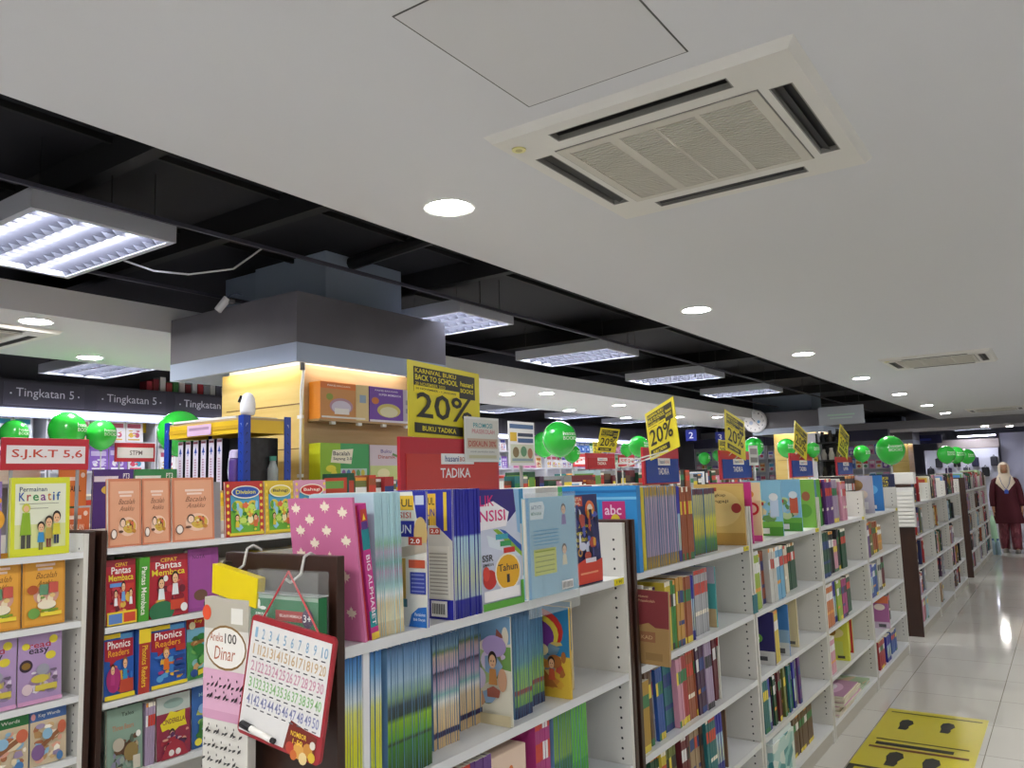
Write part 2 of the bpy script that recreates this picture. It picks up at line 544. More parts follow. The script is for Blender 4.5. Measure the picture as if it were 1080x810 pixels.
cassette('white ceiling cassette air conditioner, third and farthest in the main ceiling', -1.0, 17.0, ZS)
cassette('white ceiling cassette air conditioner in the ceiling strip past the dark recess', -5.72, 2.05, ZS)

# ------------------------------------------------------------------ pillars with lit canopies
def pillar(n, X1, Y1, W, D):
    """canopy corner at (X1, Y1): W along -x, D along +y"""
    ZB, ZM, ZT = 2.27, 2.38, 2.68
    s = struct(B().box(X1 - W + 0.22, X1 - 0.31, Y1 + 0.5, Y1 + 1.22, ZT - 0.02, ZC, M('9aa8bc', 0.7)).build(f'wall_pillar_{n}'))
    B().box(X1 - W - 0.12, X1 - W + 0.22, Y1 + 0.5, Y1 + 0.9, ZT - 0.1, ZC - 0.02, M('919fb4', 0.7)).build('duct_box', s)
    c = B()
    th = 0.03
    for (x0, x1, y0, y1) in ((X1 - W, X1, Y1, Y1 + th), (X1 - W, X1, Y1 + D - th, Y1 + D), (X1 - th, X1, Y1 + th, Y1 + D - th), (X1 - W, X1 - W + th, Y1 + th, Y1 + D - th)):
        c.box(x0, x1, y0, y1, ZM, ZT, CANOPY)
        c.box(x0, x1, y0, y1, ZB, ZM, M('a9b6cc', 0.6))
    c.box(X1 - W + th, X1 - th, Y1 + th, Y1 + D - th, ZT - 0.05, ZT - 0.02, M('d8d8d8', 0.7))
    c.build('canopy', s)
    cx1, cy1 = X1 - 0.17, Y1 + 0.2
    cx0, cy2 = cx1 - 0.80, Y1 + D - 0.17
    cl = B()
    cl.box(cx0, cx1, cy1, cy2, 0, ZB + 0.02, PINE, None, {5: PINE2})
    cl.box(cx0 + 0.03, cx1 - 0.03, cy1 + 0.03, cy2 - 0.03, ZB + 0.02, ZT - 0.05, M('cfcac0', 0.7))
    cl.build('cladding', s)
    for z in (2.05, 1.78):
        B().box(cx0 + 0.05, cx1 - 0.03, cy1 - 0.002, cy1, z, z + 0.006, '7a5523').build('panel_groove', s)
    B().cyl((cx0 + 0.05, Y1 + 0.11, ZB + 0.045), (cx1, Y1 + 0.11, ZB + 0.045), 0.014, glow('fff6e6', COVE_E), 8).build('cove_tube', s)
    B().cyl((X1 - 0.09, cy1, ZB + 0.045), (X1 - 0.09, cy2 - 0.1, ZB + 0.045), 0.014, glow('fff6e6', COVE_E), 8).build('cove_tube', s)
    B().cyl((cx1 + 0.01, cy1 - 0.02, ZB + 0.05), (cx1 + 0.01, cy1 - 0.02, ZB - 0.02), 0.016, '333335', 8).build('tube_holder', s)
    return s
CANOPY = mottled('canopy_grey', '64626a', '706e76', 2.0, 0.5)
pillar(1, -3.56, 3.0, 1.25, 1.335)
pillar(2, -3.56, 15.0, 1.30, 1.335)
pillar(3, -3.56, 25.0, 1.30, 1.335)
# spotlight can on the first canopy
t = thing('spotlight', 'small white spotlight can clipped on the grey pillar canopy', 'spotlight', (-4.15, 2.96, 2.70))
b = B()
b.cyl((0.0, 0, 0.02), (-0.055, -0.03, -0.055), 0.024, M('dcdce0', 0.35), 16)
b.cyl((-0.055, -0.03, -0.055), (-0.056, -0.031, -0.056), 0.02, M('9a9a9a', 0.3), 16)
b.build('lamp_can', t)
B().tube([(0.0, 0.0, 0.02), (0.03, 0.0, 0.035), (0.06, 0.02, 0.045), (0.1, 0.03, 0.03)], 0.004, '45506a', 6).build('cable', t)
B().box(-0.008, 0.02, 0.0, 0.04, -0.01, 0.012, '8a8a90').build('bracket', t)
t = thing('cable_run', 'thin white power cable taped down the corner of the wood pillar', 'cable', (-3.715, 3.19, 1.28))
B().tube([(0, 0, 1.02), (-0.02, -0.01, 0.85), (-0.03, -0.005, 0.5), (-0.03, -0.005, 0.25), (-0.05, -0.005, 0.0), (-0.03, -0.005, -0.3)], 0.006, 'e8e8e6', 6).tube([(0.0, 0, 1.0), (-0.018, -0.01, 0.6), (-0.02, -0.01, 0.2), (-0.01, -0.008, -0.3)], 0.004, 'd8d8d6', 6).build('wire', t)
B().box(-0.045, -0.005, -0.016, 0.0, 0.68, 0.70, 'f4f4f2').box(-0.045, -0.005, -0.016, 0.0, 0.33, 0.35, 'f4f4f2').build('tape', t)
# wall clock on the second pillar canopy
t = thing('wall_clock', 'round white wall clock with two blue dials on the distant grey pillar canopy', 'clock', (-4.78, 14.99, 2.535))
n = 32
B().cyl((0, 0, 0), (0, -0.05, 0), 0.215, M('d7d7dc', 0.3), n).build('case', t)
B().art((-0.2, -0.051, -0.2), (1, 0, 0), (0, 0, 1), 0.4, 0.4, [('e', 0.5, 0.5, 0.48, 0.48, 'f4f3f6')] + [('t', str(k if k else 12), 0.46 + 0.4 * math.sin(k * math.pi / 6), 0.46 + 0.4 * math.cos(k * math.pi / 6), 0.07, 0.08, '8a8a9a') for k in range(12)] + [('e', 0.32, 0.42, 0.09, 0.09, 'c9d3ea'), ('e', 0.68, 0.46, 0.07, 0.07, '7fb2e0')], 0.002).build('dial', t)
B().art((-0.2, -0.058, -0.2), (1, 0, 0), (0, 0, 1), 0.4, 0.4, [('p', [(0.49, 0.48), (0.52, 0.5), (0.36, 0.68), (0.34, 0.66)], '333344'), ('p', [(0.49, 0.5), (0.51, 0.48), (0.7, 0.3), (0.68, 0.28)], '333344')], 0.002).build('hands', t)

# ------------------------------------------------------------------ white shelving
def shelf_bay(label, X0, Y0, Y1, tiers, depth=0.36, top=1.40, base=0.10, near=0, far=0, group=None, tags=(), back=True, holes=True, name='bookshelf'):
    """one bay facing +X: its front at X0, from Y0 to Y1"""
    t = thing(name, label, 'bookshelf', (X0, Y0, 0), 0, group)
    W = Y1 - Y0
    th = 0.018
    o0, o1 = (0.022 if near else 0), (0.022 if far else 0)
    for y, inner in ((o0, 1), (W - o1 - th, -1)):
        b = B()
        if inner > 0 and near:
            b.box(-depth, -0.012, y, y + 0.003, 0, top, MEL)
            y = y + 0.003 - th
        else:
            b.box(-depth, 0, y, y + th, 0, top, MEL)
        if holes:
            yf = y + th + 0.0006 if inner > 0 else y - 0.0006
            for xh in (-0.035, -depth + 0.09):
                z = 0.16
                while z < top - 0.05:
                    pts = [(xh + 0.0045 * math.cos(k * math.pi / 3), yf, z + 0.0045 * math.sin(k * math.pi / 3)) for k in range(6)]
                    b.poly(pts if inner < 0 else pts[::-1], '26262a')
                    z += 0.032
        b.build('side_panel', t)
    if near:
        bevel(B().box(-depth - 0.005, 0.004, 0, o0, 0, top + 0.008, DARKWOOD).build('end_panel', t), 0.002)
    if far:
        bevel(B().box(-depth - 0.005, 0.004, W - o1, W, 0, top + 0.008, DARKWOOD).build('end_panel', t), 0.002)
    y0, y1 = o0 + (0.004 if near else th + 0.001), W - o1 - th - 0.001
    if back:
        B().box(-depth - 0.004, -depth + 0.004, y0, y1, 0, top, MEL).build('back_panel', t)
    for i, z in enumerate(tiers):
        b = B()
        b.box(-depth + 0.006, -0.008, y0, y1, z - 0.02, z, SHELF)
        b.box(-0.008, 0.0, y0, y1, z - 0.022, z + 0.001, M('dcdee0', 0.3))
        s = b.build('shelf', t)
        if i in tags:
            B().box(0.0005, 0.003, y1 - 0.075, y1 - 0.01, z - 0.02, z, 'e3d400').art((0.003, y1 - 0.075, z - 0.02), (0, 1, 0), (0, 0, 1), 0.065, 0.02, [('t', '1.90', 0.2, 0.25, 0.6, 0.5, '3a3a2a')]).build('price_tag', s)
    B().box(-depth + 0.006, 0.0, y0, y1, base - 0.02, base, SHELF).box(-0.03, -0.01, y0, y1, 0, base - 0.02, M('b9b4a8', 0.4)).build('plinth', t)
    return t
TA = (1.222, 0.912, 0.622, 0.352)
XA = -1.25
BAYS = [(1.155, 2.475), (2.50, 3.715), (3.735, 4.975), (4.995, 6.255), (6.275, 7.615)]
BN = ['nearest white aisle bay', 'second white aisle bay', 'third white aisle bay', 'fourth white aisle bay', 'fifth white aisle bay']
for i, (a, b_) in enumerate(BAYS):
    shelf_bay(f'white bookshelf bay of the long aisle row, {ORD[i]} from the camera' + (', brown ends' if i == 0 else ''), XA, a, b_, TA, near=i < 2, far=i == 0, group='white shelf bays along the aisle', tags=(0,))
BAYB = [(8.40, 9.66), (9.68, 10.92), (10.94, 12.4)]
for i, (a, b_) in enumerate(BAYB):
    shelf_bay(f'white bookshelf bay past the first aisle gap, {ORD[i]} from the brown end', XA, a, b_, TA, near=i == 0, group='white shelf bays along the aisle')
BAYC = [(13.15, 14.3), (14.32, 15.46), (15.48, 16.65)]
for i, (a, b_) in enumerate(BAYC):
    shelf_bay(f'white bookshelf bay by the walking woman, {ORD[i]} from the brown end of its block', XA, a, b_, TA, near=i == 0, group='white shelf bays along the aisle')
X2 = -3.1
T2L, T2R = (1.332, 1.078, 0.808, 0.590), (1.335, 1.035, 0.755, 0.47)
shelf_bay('white bookshelf bay under the red S.J.K.T sign, brown end panel', X2, 0.35, 1.635, T2L, far=1, group='white shelf bays of the second row')
R2 = [(1.66, 2.92), (2.94, 4.18), (4.20, 5.44), (5.46, 6.7), (6.72, 7.96), (7.98, 9.2), (9.22, 10.4), (10.42, 11.6), (11.62, 12.8), (12.82, 14.0)]
for i, (a, b_) in enumerate(R2):
    shelf_bay(f'white bookshelf bay behind the aisle row, {ORD[i]} from the brown end of the second row', X2, a, b_, T2R, near=i == 0, group='white shelf bays of the second row', holes=i < 2)
X3 = -5.9
R3 = [(1.4, 2.6), (2.62, 3.8), (5.6, 6.8), (6.82, 8.0), (8.02, 9.2), (9.22, 10.4), (10.42, 11.6), (11.62, 12.8), (12.82, 14.0), (14.02, 15.2), (15.22, 17.4)]
for i, (a, b_) in enumerate(R3):
    shelf_bay(f'white bookshelf bay in the third row beyond the pillar, {ORD[i]} from the near end', X3, a, b_, T2R, group='white shelf bays of the third row', holes=False)

# ------------------------------------------------------------------ books
_bk = {}
def book(label, loc, t, w, h, cover, spine=None, pages=PAGES, front=None, sp=None, lean=0.0, rz=0.0, roll=0.0, group=None, cat='book', name='book', parts=None):
    """a book standing on its tail. local: spine on x=0, depth to -w, thickness y 0..t, front cover faces -y"""
    cover = M(cover)
    spine = M(spine) if spine is not None else cover
    detail = front is not None if parts is None else parts
    key = (round(t, 4), round(w, 3), round(h, 3), cover.name, spine.name, detail)
    if key in _bk:
        me = _bk[key]
        o = link(name, me)
    else:
        b = B()
        c = min(0.0012, t * 0.2)
        if detail:
            b.box(-w, 0, 0, c, 0, h, cover).box(-w, 0, t - c, t, 0, h, cover)
            b.box(-c, 0, c, t - c, 0, h, cover, None, {5: spine})
        else:
            b.box(-w, 0, 0, t, 0, h, cover, None, {5: spine, 1: PAGES, 0: PAGES, 4: PAGES})
        o = b.build(name)
        _bk[key] = o.data
    z = loc[2] + (t * math.sin(-lean) if lean < 0 else 0) + 0.0008
    o.location = (loc[0], loc[1], z)
    o.rotation_euler = (lean, roll, rz)
    tag(o, label, cat, group)
    if detail:
        B().box(-w + 0.003, -0.0016, 0.0014, t - 0.0014, 0.002, h - 0.003, pages).build('page_block', o)
    if front:
        B().art((-w, 0, 0), (1, 0, 0), (0, 0, 1), w, h, front).build('cover_print', o)
    if sp:
        B().art((0, 0, 0), (0, 1, 0), (0, 0, 1), t, h, sp).build('spine_print', o)
    return o
def kid(x, y, s, shirt, hair='2a1c14', skin='e8b98f', leg=None, a=1.0):
    """a small generic printed child: x centre, y feet, s height; a = H/W squash"""
    k = s / a
    out = []
    if leg:
        out += [('r', x - 0.10 * s, y, 0.085 * s, 0.3 * s, leg), ('r', x + 0.015 * s, y, 0.085 * s, 0.3 * s, leg)]
    out += [('p', [(x - 0.17 * s, y + 0.27 * s), (x + 0.17 * s, y + 0.27 * s), (x + 0.12 * s, y + 0.62 * s), (x - 0.12 * s, y + 0.62 * s)], shirt),
            ('e', x, y + 0.83 * s, 0.17 * s, 0.18 * s, hair), ('e', x, y + 0.78 * s, 0.135 * s, 0.15 * s, skin),
            ('e', x - 0.05 * s, y + 0.79 * s, 0.018 * s, 0.022 * s, '22160f'), ('e', x + 0.05 * s, y + 0.79 * s, 0.018 * s, 0.022 * s, '22160f'),
            ('r', x - 0.04 * s, y + 0.70 * s, 0.08 * s, 0.014 * s, 'b4463c')]
    return out
def mess(x, y, w, h, cols, n=26, seed=1):
    """a crowded printed illustration: many small shapes inside a rectangle of the cover"""
    q = random.Random(seed * 7919 + n)
    out = []
    for k in range(n):
        a, b = q.uniform(0.05, 0.22) * w, q.uniform(0.05, 0.2) * h
        cx, cy = x + q.uniform(a, max(w - a, a)), y + q.uniform(b, max(h - b, b))
        c = q.choice(cols)
        if q.random() < 0.5:
            out.append(('e', cx, cy, a * 0.7, b * 0.7, c))
        else:
            t0 = q.uniform(0, 6.28)
            out.append(('p', [(cx + a * q.uniform(0.5, 1) * math.cos(t0 + k2 * 1.2566), cy + b * q.uniform(0.5, 1) * math.sin(t0 + k2 * 1.2566)) for k2 in range(5)], c))
    return out
# printed bands met on workbook spines
BD = {
    'meadow': ('blue-to-yellow', [(0, '7fa51c'), (0.12, 'c8d61e'), (0.40, 'd6d520'), (0.6, 'dbe077'), (0.68, 'd5e3e8'), (0.84, '6fa6d6'), (1, '2d6fb5')]),
    'hill': ('blue-grey-green', [(0, '2a4a16'), (0.25, '3f7d1e'), (0.27, '232f1c'), (0.30, '62a01f'), (0.42, '8cba1f'), (0.46, '2a3a2c'), (0.54, '3a4750'), (0.6, '7f9f7a'), (0.72, '9db8cc'), (0.88, '6a8fb8'), (1, '38567c')]),
    'sand': ('blue-mauve-sand', [(0, 'd2b583'), (0.09, 'c9ac80'), (0.1, '2e2352'), (0.14, '2e2352'), (0.15, 'd7bb8a'), (0.33, 'd9c6a0'), (0.4, 'e6e6e0'), (0.46, '86b9b8'), (0.52, 'b8a8bd'), (0.58, 'a996b0'), (0.66, '3a3046'), (0.68, 'ad9bb5'), (0.80, 'b59f94'), (0.84, '5f7a45'), (0.88, '7293ad'), (1, '3d638c')]),
    'spring': ('pale-blue-and-pink', [(0, 'd3c193'), (0.09, 'd8c79c'), (0.1, 'e6ddb8'), (0.22, 'dccfa5'), (0.28, 'e9ecea'), (0.33, 'a7cfcb'), (0.36, '93b8bb'), (0.44, 'b29db5'), (0.5, '75a79e'), (0.58, 'b7a4bd'), (0.64, '8ebda6'), (0.7, 'a9cfd6'), (1, 'b7dbe6')]),
    'lake': ('blue-over-green', [(0, '1f2450'), (0.1, '22285a'), (0.11, '6f9f45'), (0.2, '7da64f'), (0.22, '8c3a33'), (0.25, '8c3a33'), (0.26, '86b25a'), (0.42, '7aa860'), (0.5, '5d8f9a'), (0.7, '4d7da0'), (1, '3a5f86')]),
    'navy': ('royal-blue', [(0, '1c1f7a'), (0.14, '20248a'), (0.15, '9fb0b8'), (0.3, 'b5bfa8'), (0.5, 'a9c5d2'), (0.62, '9fc0d6'), (0.64, '2428a0'), (1, '23259a')]),
    'mauvey': ('mauve-and-mustard', [(0, 'b89531'), (0.14, '8d6f22'), (0.15, 'a08fae'), (0.5, '9c8cab'), (0.86, 'a99bb4'), (0.9, 'bb9a38'), (1, 'b98f2a')]),
    'limey': ('yellow-and-green', [(0, '7a3434'), (0.03, '3f6e2a'), (0.2, '4f8a33'), (0.32, 'c9c028'), (0.52, 'd8d13a'), (0.62, 'a8ab73'), (0.9, 'c9c98e'), (0.92, '5a2233'), (1, '5a2233')]),
    'forest': ('blue-and-green', [(0, '1d4fa0'), (0.3, '2a62b4'), (0.32, '205d3a'), (0.5, '2a6c42'), (0.55, '7aa33a'), (1, '4f8b36')]),
    'grass': ('bright-green', [(0, '2d7a26'), (0.4, '3f9a2e'), (0.42, '56b034'), (1, '5cab3a')]),
}
def into_bay(y0, y1):
    for i, (a, b_) in enumerate(BAYS):
        lo, hi = a + (0.045 if i == 1 else 0.03 if i == 0 else 0.036), b_ - (0.045 if i == 0 else 0.022)
        if a - 0.03 < (y0 + y1) / 2 < b_ + 0.005:
            d = max(lo - y0, 0) - max(y1 - hi, 0)
            return y0 + d, y1 + d
    return y0, y1
def bmat(k):
    return bands(k, BD[k][1])
_sv = {}
def printed(c, v=None):
    """a plain cover colour with a printed title block and foot band on its spine"""
    base = lin(P.get(c, c))[:3]
    lum = sum(base) / 3
    alt = ['f1ead8', 'e9d23f', 'c8402f', '26407f', 'e6e6e6', '2f7a4a', 'e39a3a', '222228']
    v = random.randrange(8) if v is None else v
    a, b2 = alt[v], alt[(v * 3 + 2) % 8]
    k = f'{c}_{v}'
    h = P.get(c, c)
    return bands(k, [(0, b2 if v % 2 else h), (0.09, h), (0.3, a if v % 3 == 0 else h), (0.36, h), (0.62, a if v % 3 else b2), (0.8, h), (0.93, b2 if v % 2 == 0 else h)], 'CONSTANT')
CLEAR = [(X_, z, n_ - 0.026 - z) for X_, T_ in ((-1.25, (0.10, 0.352, 0.622, 0.912, 1.222)), (-3.1, (0.10, 0.47, 0.755, 1.035, 1.335))) for z, n_ in zip(T_[:-1], T_[1:])] + [(-3.1, z, n_ - 0.026 - z) for z, n_ in zip((0.10, 0.590, 0.808, 1.078), (0.590, 0.808, 1.078, 1.332))]
def clamp_h(h, X, z):
    for X_, zz, c in CLEAR:
        if abs(zz - z) < 0.004 and X_ - 0.4 < X < X_ + 0.1:
            return min(h, c)
    return h
_used = set()
def run(px0, px1, n, cover, z, X=XA - 0.012, h=0.29, w=0.21, where='', cname=None, spine=None, lean=0.0, jit=0.003, name='workbook', rec=0.0, kind='workbook'):
    """n booklets side by side between two columns of the picture on the shelf plane"""
    if px0 > 5:
        y0, y1 = yat(px0, z + h * 0.5, X - rec), yat(px1, z + h * 0.5, X - rec)
    else:
        y0, y1 = px0, px1
    if -1.5 < X < -1.2:
        y0, y1 = into_bay(y0, y1)
    p = (y1 - y0) / n
    h = clamp_h(h, X, z)
    while (cover, kind, where) in _used:
        where = 'farther along, ' + where if 'farther' not in where else where.replace('farther along', 'farthest along')
    _used.add((cover, kind, where))
    if cover in BD:
        cname = cname or BD[cover][0]
        alts = None
        sp, cv = bmat(cover), M({'navy': '23259a', 'spring': 'b9dbe6'}.get(cover, '6b93b8'))
    else:
        sp, cv = (M(spine) if spine else printed(cover)), M(cover)
        cname = cname or cover
        alts = [sp] if spine else [sp, printed(cover), sp]
    lab = f'thin {cname} {kind} in the packed run {where}' if n > 1 else f'{cname} {kind} standing {where}'
    for i in range(n):
        t = p * (0.8 if cover in BD else 0.9)
        book(lab, (X - rec - random.random() * jit, y0 + p * i, z), max(t, 0.0012), w, h - random.choice((0, 0.001, 0.002)), cv, random.choice(alts) if alts else sp, lean=lean + random.uniform(-0.004, 0.004), group=(f'run of {cname} {kind}s {where}'[:70] if n > 1 else None), name=name, cat=kind)
def faceout(label, y, z, X, w, h, t, cover, front, lean=-0.1, **k):
    """a book facing +X with its cover towards the aisle; y is its near edge"""
    return book(label, (X, y + w, z), t, w, h, cover, front=front, lean=lean, rz=math.pi / 2, **k)

# --- nearest bay, top shelf
Z1 = TA[0]
book('pink hardback with white maple leaves standing against the near end of the aisle shelf', (-1.247, 1.236, Z1), 0.006, 0.205, 0.305, 'c9709c', pages='f0e6ea', front=[
    ('r', 0, 0, 1, 1, 'c86f9b')] + [it for (x, y) in ((0.12, 0.93), (0.58, 0.94), (0.84, 0.9), (0.33, 0.85), (0.17, 0.77), (0.58, 0.77), (0.38, 0.68), (0.86, 0.7), (0.15, 0.6), (0.6, 0.58), (0.3, 0.45), (0.8, 0.45), (0.55, 0.3), (0.2, 0.25), (0.85, 0.2), (0.45, 0.1)) for it in (
        ('p', [(x + q * k / 11, y + v * k / 11 * 0.7) for q, v in ((0.03, -0.75), (0.1, -0.35), (0.55, -0.5), (0.42, -0.25), (0.85, -0.05), (0.68, 0.05), (0.75, 0.32), (0.45, 0.2), (0.35, 0.32), (0.22, 0.18), (0.25, 0.55), (0.12, 0.45), (0.0, 0.75), (-0.12, 0.45), (-0.25, 0.55), (-0.22, 0.18), (-0.35, 0.32), (-0.45, 0.2), (-0.75, 0.32), (-0.68, 0.05), (-0.85, -0.05), (-0.42, -0.25), (-0.55, -0.5), (-0.1, -0.35), (-0.03, -0.75)) for k in (1,)], 'efe2cf'),)], name='hardback_book', lean=0.12)
book('thin red book squeezed beside the pink maple leaf hardback', (-1.255, 1.249, Z1), 0.006, 0.2, 0.285, 'b8202c', pages='efe6dc', front=[('r', 0.9, 0.02, 0.08, 0.96, 'c52a36')], lean=0.125)
book('thick pink alphabet book with letters down its spine', (-1.252, 1.260, Z1), 0.022, 0.2, 0.29, 'c8348c', pages='f0ead8', front=[('r', 0, 0, 1, 1, 'cf3d93')], sp=[
    ('r', 0, 0.09, 1, 0.12, '1a8a92'), ('r', 0, 0.66, 1, 0.16, '1a8a92'), ('r', 0.1, 0.86, 0.8, 0.1, 'c9433a'), ('r', 0.1, 0.81, 0.8, 0.06, '5a3a8a'), ('r', 0, 0.0, 1, 0.05, 'e7c445'),
    ('p', [(0.3, 0.88), (0.7, 0.88), (0.5, 0.93)], 'f2d33c')], lean=0.13)
sp = B()
s_ = 'BIG ALPHABET'
vs, fs = glyphs(s_, 1)
sp.add([(0.0012, 0.006 + v * 0.011, 0.180 - u * 0.15) for u, v in vs], fs, 'f3e7f0')
sp.build('spine_lettering', [o for o in COL.objects if o.get('label', '').startswith('thick pink alphabet')][0])
run(1.288, 1.372, 14, 'spring', Z1, h=0.312, where='beside the pink alphabet book', X=XA - 0.010, lean=0.03)
def modul(label, y, X, wd, hh, n1):
    return book(label, (X, y, Z1), 0.006, 0.21, hh, 'e9e6de', spine='2428a0', front=[
        ('r', 0, 0, 1, 1, 'ece9e0'), ('p', [(0, 1), (1, 1), (1, 0.76), (0.86, 0.8), (0.8, 1)], '23259a'), ('r', 0.84, 0.9, 0.13, 0.07, 'c9d0e6'), ('r', 0.1, 0.86, 0.72, 0.11, 'e9b92e'), ('t', 'MODUL', 0.3, 0.885, 0.5, 0.06, '1b1b22'),
        ('t', 'INTENSISI', 0.2, 0.80, 0.58, 0.045, 'cf5a4a'), ('r', 0.15, 0.66, 0.68, 0.12, '23259a'), ('t', 'TAHUN', 0.3, 0.685, 0.48, 0.065, 'f2f2f2'), ('t', '1', 0.4, 0.58, 0.1, 0.055, '23259a'),
        ('e', 0.92, 0.68, 0.1, 0.13, 'd8b878'), ('p', [(0.6, 0.5), (1, 0.55), (1, 0.62), (0.62, 0.58)], 'c7b9a6'), ('r', 0.74, 0.60, 0.2, 0.06, 'c4452f'), ('t', '2.0', 0.77, 0.612, 0.14, 0.035, 'ffffff'),
        ('r', 0.74, 0.43, 0.24, 0.06, 'd05a3c'), ('r', 0.76, 0.24, 0.23, 0.16, '3b46a6')] + [('r', 0.78, 0.255 + 0.03 * k, 0.19, 0.01, '8a92cc') for k in range(5)] + [('r', 0.56, 0.2, 0.14, 0.3, 'c9a24a'), ('r', 0.5, 0.14, 0.22, 0.06, '4d7d86'),
        ('p', [(0.74, 0), (0.78, 0.09), (0.88, 0.14), (1, 0.15), (1, 0)], '2b6fc4'), ('t', 'Pentaksiran', 0.83, 0.08, 0.15, 0.025, 'ffffff', 0), ('t', 'Bilik Darjah', 0.81, 0.04, 0.17, 0.025, 'ffffff', 0)], name='workbook', cat='workbook')
modul('white and blue MODUL workbook beside the pale striped run on the nearest top shelf', 1.425, XA + 0.012, 0.21, 0.31, 0)
_mo = book('second MODUL workbook with grey panel and barcode, in front of the royal-blue run', (XA + 0.005, 1.528, Z1), 0.006, 0.21, 0.312, 'd8d6ce', spine='2428a0', front=[
    ('r', 0, 0, 1, 1, '2327a0'), ('p', [(0.3, 0.76), (0.72, 0.74), (1, 0.6), (1, 0.15), (0.3, 0.15)], 'cfcdc6'), ('r', 0.33, 0.72, 0.43, 0.25, 'e6b93a'), ('t', 'MODUL', 0.44, 0.88, 0.3, 0.06, '1b1b22'),
    ('t', 'TAHUN', 0.46, 0.79, 0.28, 0.06, '23259a'), ('t', '1', 0.6, 0.72, 0.06, 0.05, '1b1b22'), ('r', 0.66, 0.65, 0.16, 0.05, 'c4452f'), ('t', '2.0', 0.68, 0.66, 0.12, 0.03, 'ffffff'), ('r', 0.88, 0.68, 0.05, 0.3, 'e3c63a'),
    ('r', 0.64, 0.16, 0.32, 0.4, 'dedbd2')] + [('r', 0.66, 0.19 + 0.028 * k, 0.27, 0.008, '9c988f') for k in range(12)] + [('r', 0.68, 0.02, 0.24, 0.12, 'e8e6e0')] + [('r', 0.70 + 0.025 * k, 0.04, 0.014, 0.08, '3a3a3e') for k in range(8)], name='workbook', cat='workbook')
run(1.536, 1.645, 9, 'navy', Z1, h=0.312, where='beside the Tahun 1 workbook cover', w=0.2, X=XA + 0.005)
faceout('white and purple workbook facing out, orange Tahun circle', 1.652, Z1, XA - 0.002, 0.185, 0.307, 0.012, 'eef0ee', [
    ('r', 0, 0, 1, 1, 'cfd6ea'), ('p', [(0, 1), (0.86, 1), (0.9, 0.8), (0.7, 0.72), (0, 0.66)], '2c1f7c'), ('p', [(0.9, 0.8), (0.86, 1), (1, 1), (1, 0.6), (0.92, 0.62)], '9cc9ee'),
    ('p', [(0, 0.86), (0.34, 0.9), (0.72, 0.8), (0.64, 0.68), (0.0, 0.66)], 'f4f0f6'), ('t', 'LIK', 0.02, 0.86, 0.34, 0.09, 'd8287e'), ('t', 'NSISI', 0.0, 0.73, 0.62, 0.095, 'd8287e'),
    ('p', [(0.15, 0.62), (0.95, 0.48), (0.95, 0.4), (0.2, 0.52)], 'dbe6f2'), ('p', [(0.3, 0.66), (0.42, 0.66), (1, 0.46), (1, 0.4)], '8db63a'), ('p', [(0.46, 0.66), (0.6, 0.64), (1, 0.5), (1, 0.44)], '2756b0'),
    ('r', 0.36, 0.57, 0.3, 0.045, '3fa6b8'), ('r', 0.46, 0.51, 0.28, 0.045, '3c9a5a'), ('r', 0.54, 0.45, 0.28, 0.045, 'd0352e'), ('t', 'SSR', 0.02, 0.40, 0.26, 0.055, '2a2a34'), ('t', 'SEMAKAN', 0.02, 0.36, 0.26, 0.025, '2a2a34'),
    ('e', 0.18, 0.25, 0.16, 0.08, 'c22f2a'), ('e', 0.1, 0.3, 0.08, 0.06, 'd8473a'), ('e', 0.62, 0.29, 0.32, 0.16, 'f7f3e2'), ('e', 0.62, 0.29, 0.29, 0.145, 'e7ae22'), ('t', 'Tahun', 0.38, 0.30, 0.48, 0.06, '2b2230'), ('t', '1', 0.58, 0.2, 0.07, 0.07, '2b2230'),
    ('r', 0.0, 0, 1, 0.06, '5aa53a'), ('r', 0.92, 0, 0.08, 0.2, '5aa53a'), ('r', 0.03, 0.07, 0.86, 0.09, 'f5f3f6')], lean=-0.02, name='workbook', cat='workbook')
# light-blue pack in a clear bag that hangs over the shelf edge
t = faceout('light-blue activity book in a clear plastic bag, overhanging the nearest top shelf', 1.845, Z1 + 0.004, XA + 0.012, 0.265, 0.275, 0.016, '8fc3de', [
    ('r', 0, 0, 1, 1, '86bcd8'), ('r', 0, 0, 0.05, 1, '4a9fd6'), ('p', [(0.07, 0.95), (0.32, 0.96), (0.36, 0.9), (0.32, 0.78), (0.07, 0.78)], 'dcebf2'), ('t', 'AKTIVITI', 0.09, 0.88, 0.2, 0.04, '3a5a8a'), ('t', 'MEWARNA', 0.09, 0.82, 0.2, 0.035, '2a7a6a')]
    + kid(0.74, 0.62, 0.3, '7a5ab0') + kid(0.72, 0.2, 0.3, 'e2d9b0') + [('r', 0.1, 0.22, 0.44, 0.26, 'c2c95a')] + [('r', 0.12, 0.25 + 0.05 * k, 0.38, 0.012, '8a9a3a') for k in range(5)] + [('r', 0.1, 0.52 + 0.035 * k, 0.5, 0.008, '5f97ba') for k in range(5)]
    + [('r', 0.62, 0.03, 0.24, 0.09, 'f2f2f2')] + [('r', 0.64 + 0.025 * k, 0.045, 0.01, 0.06, '444444') for k in range(8)], lean=-0.01, name='activity_pack', cat='activity book')
B().box(-0.275, 0.0, -0.004, -0.003, -0.05, 0.288, M('e8f2f4', 0.08, alpha=0.16)).build('clear_bag', t)
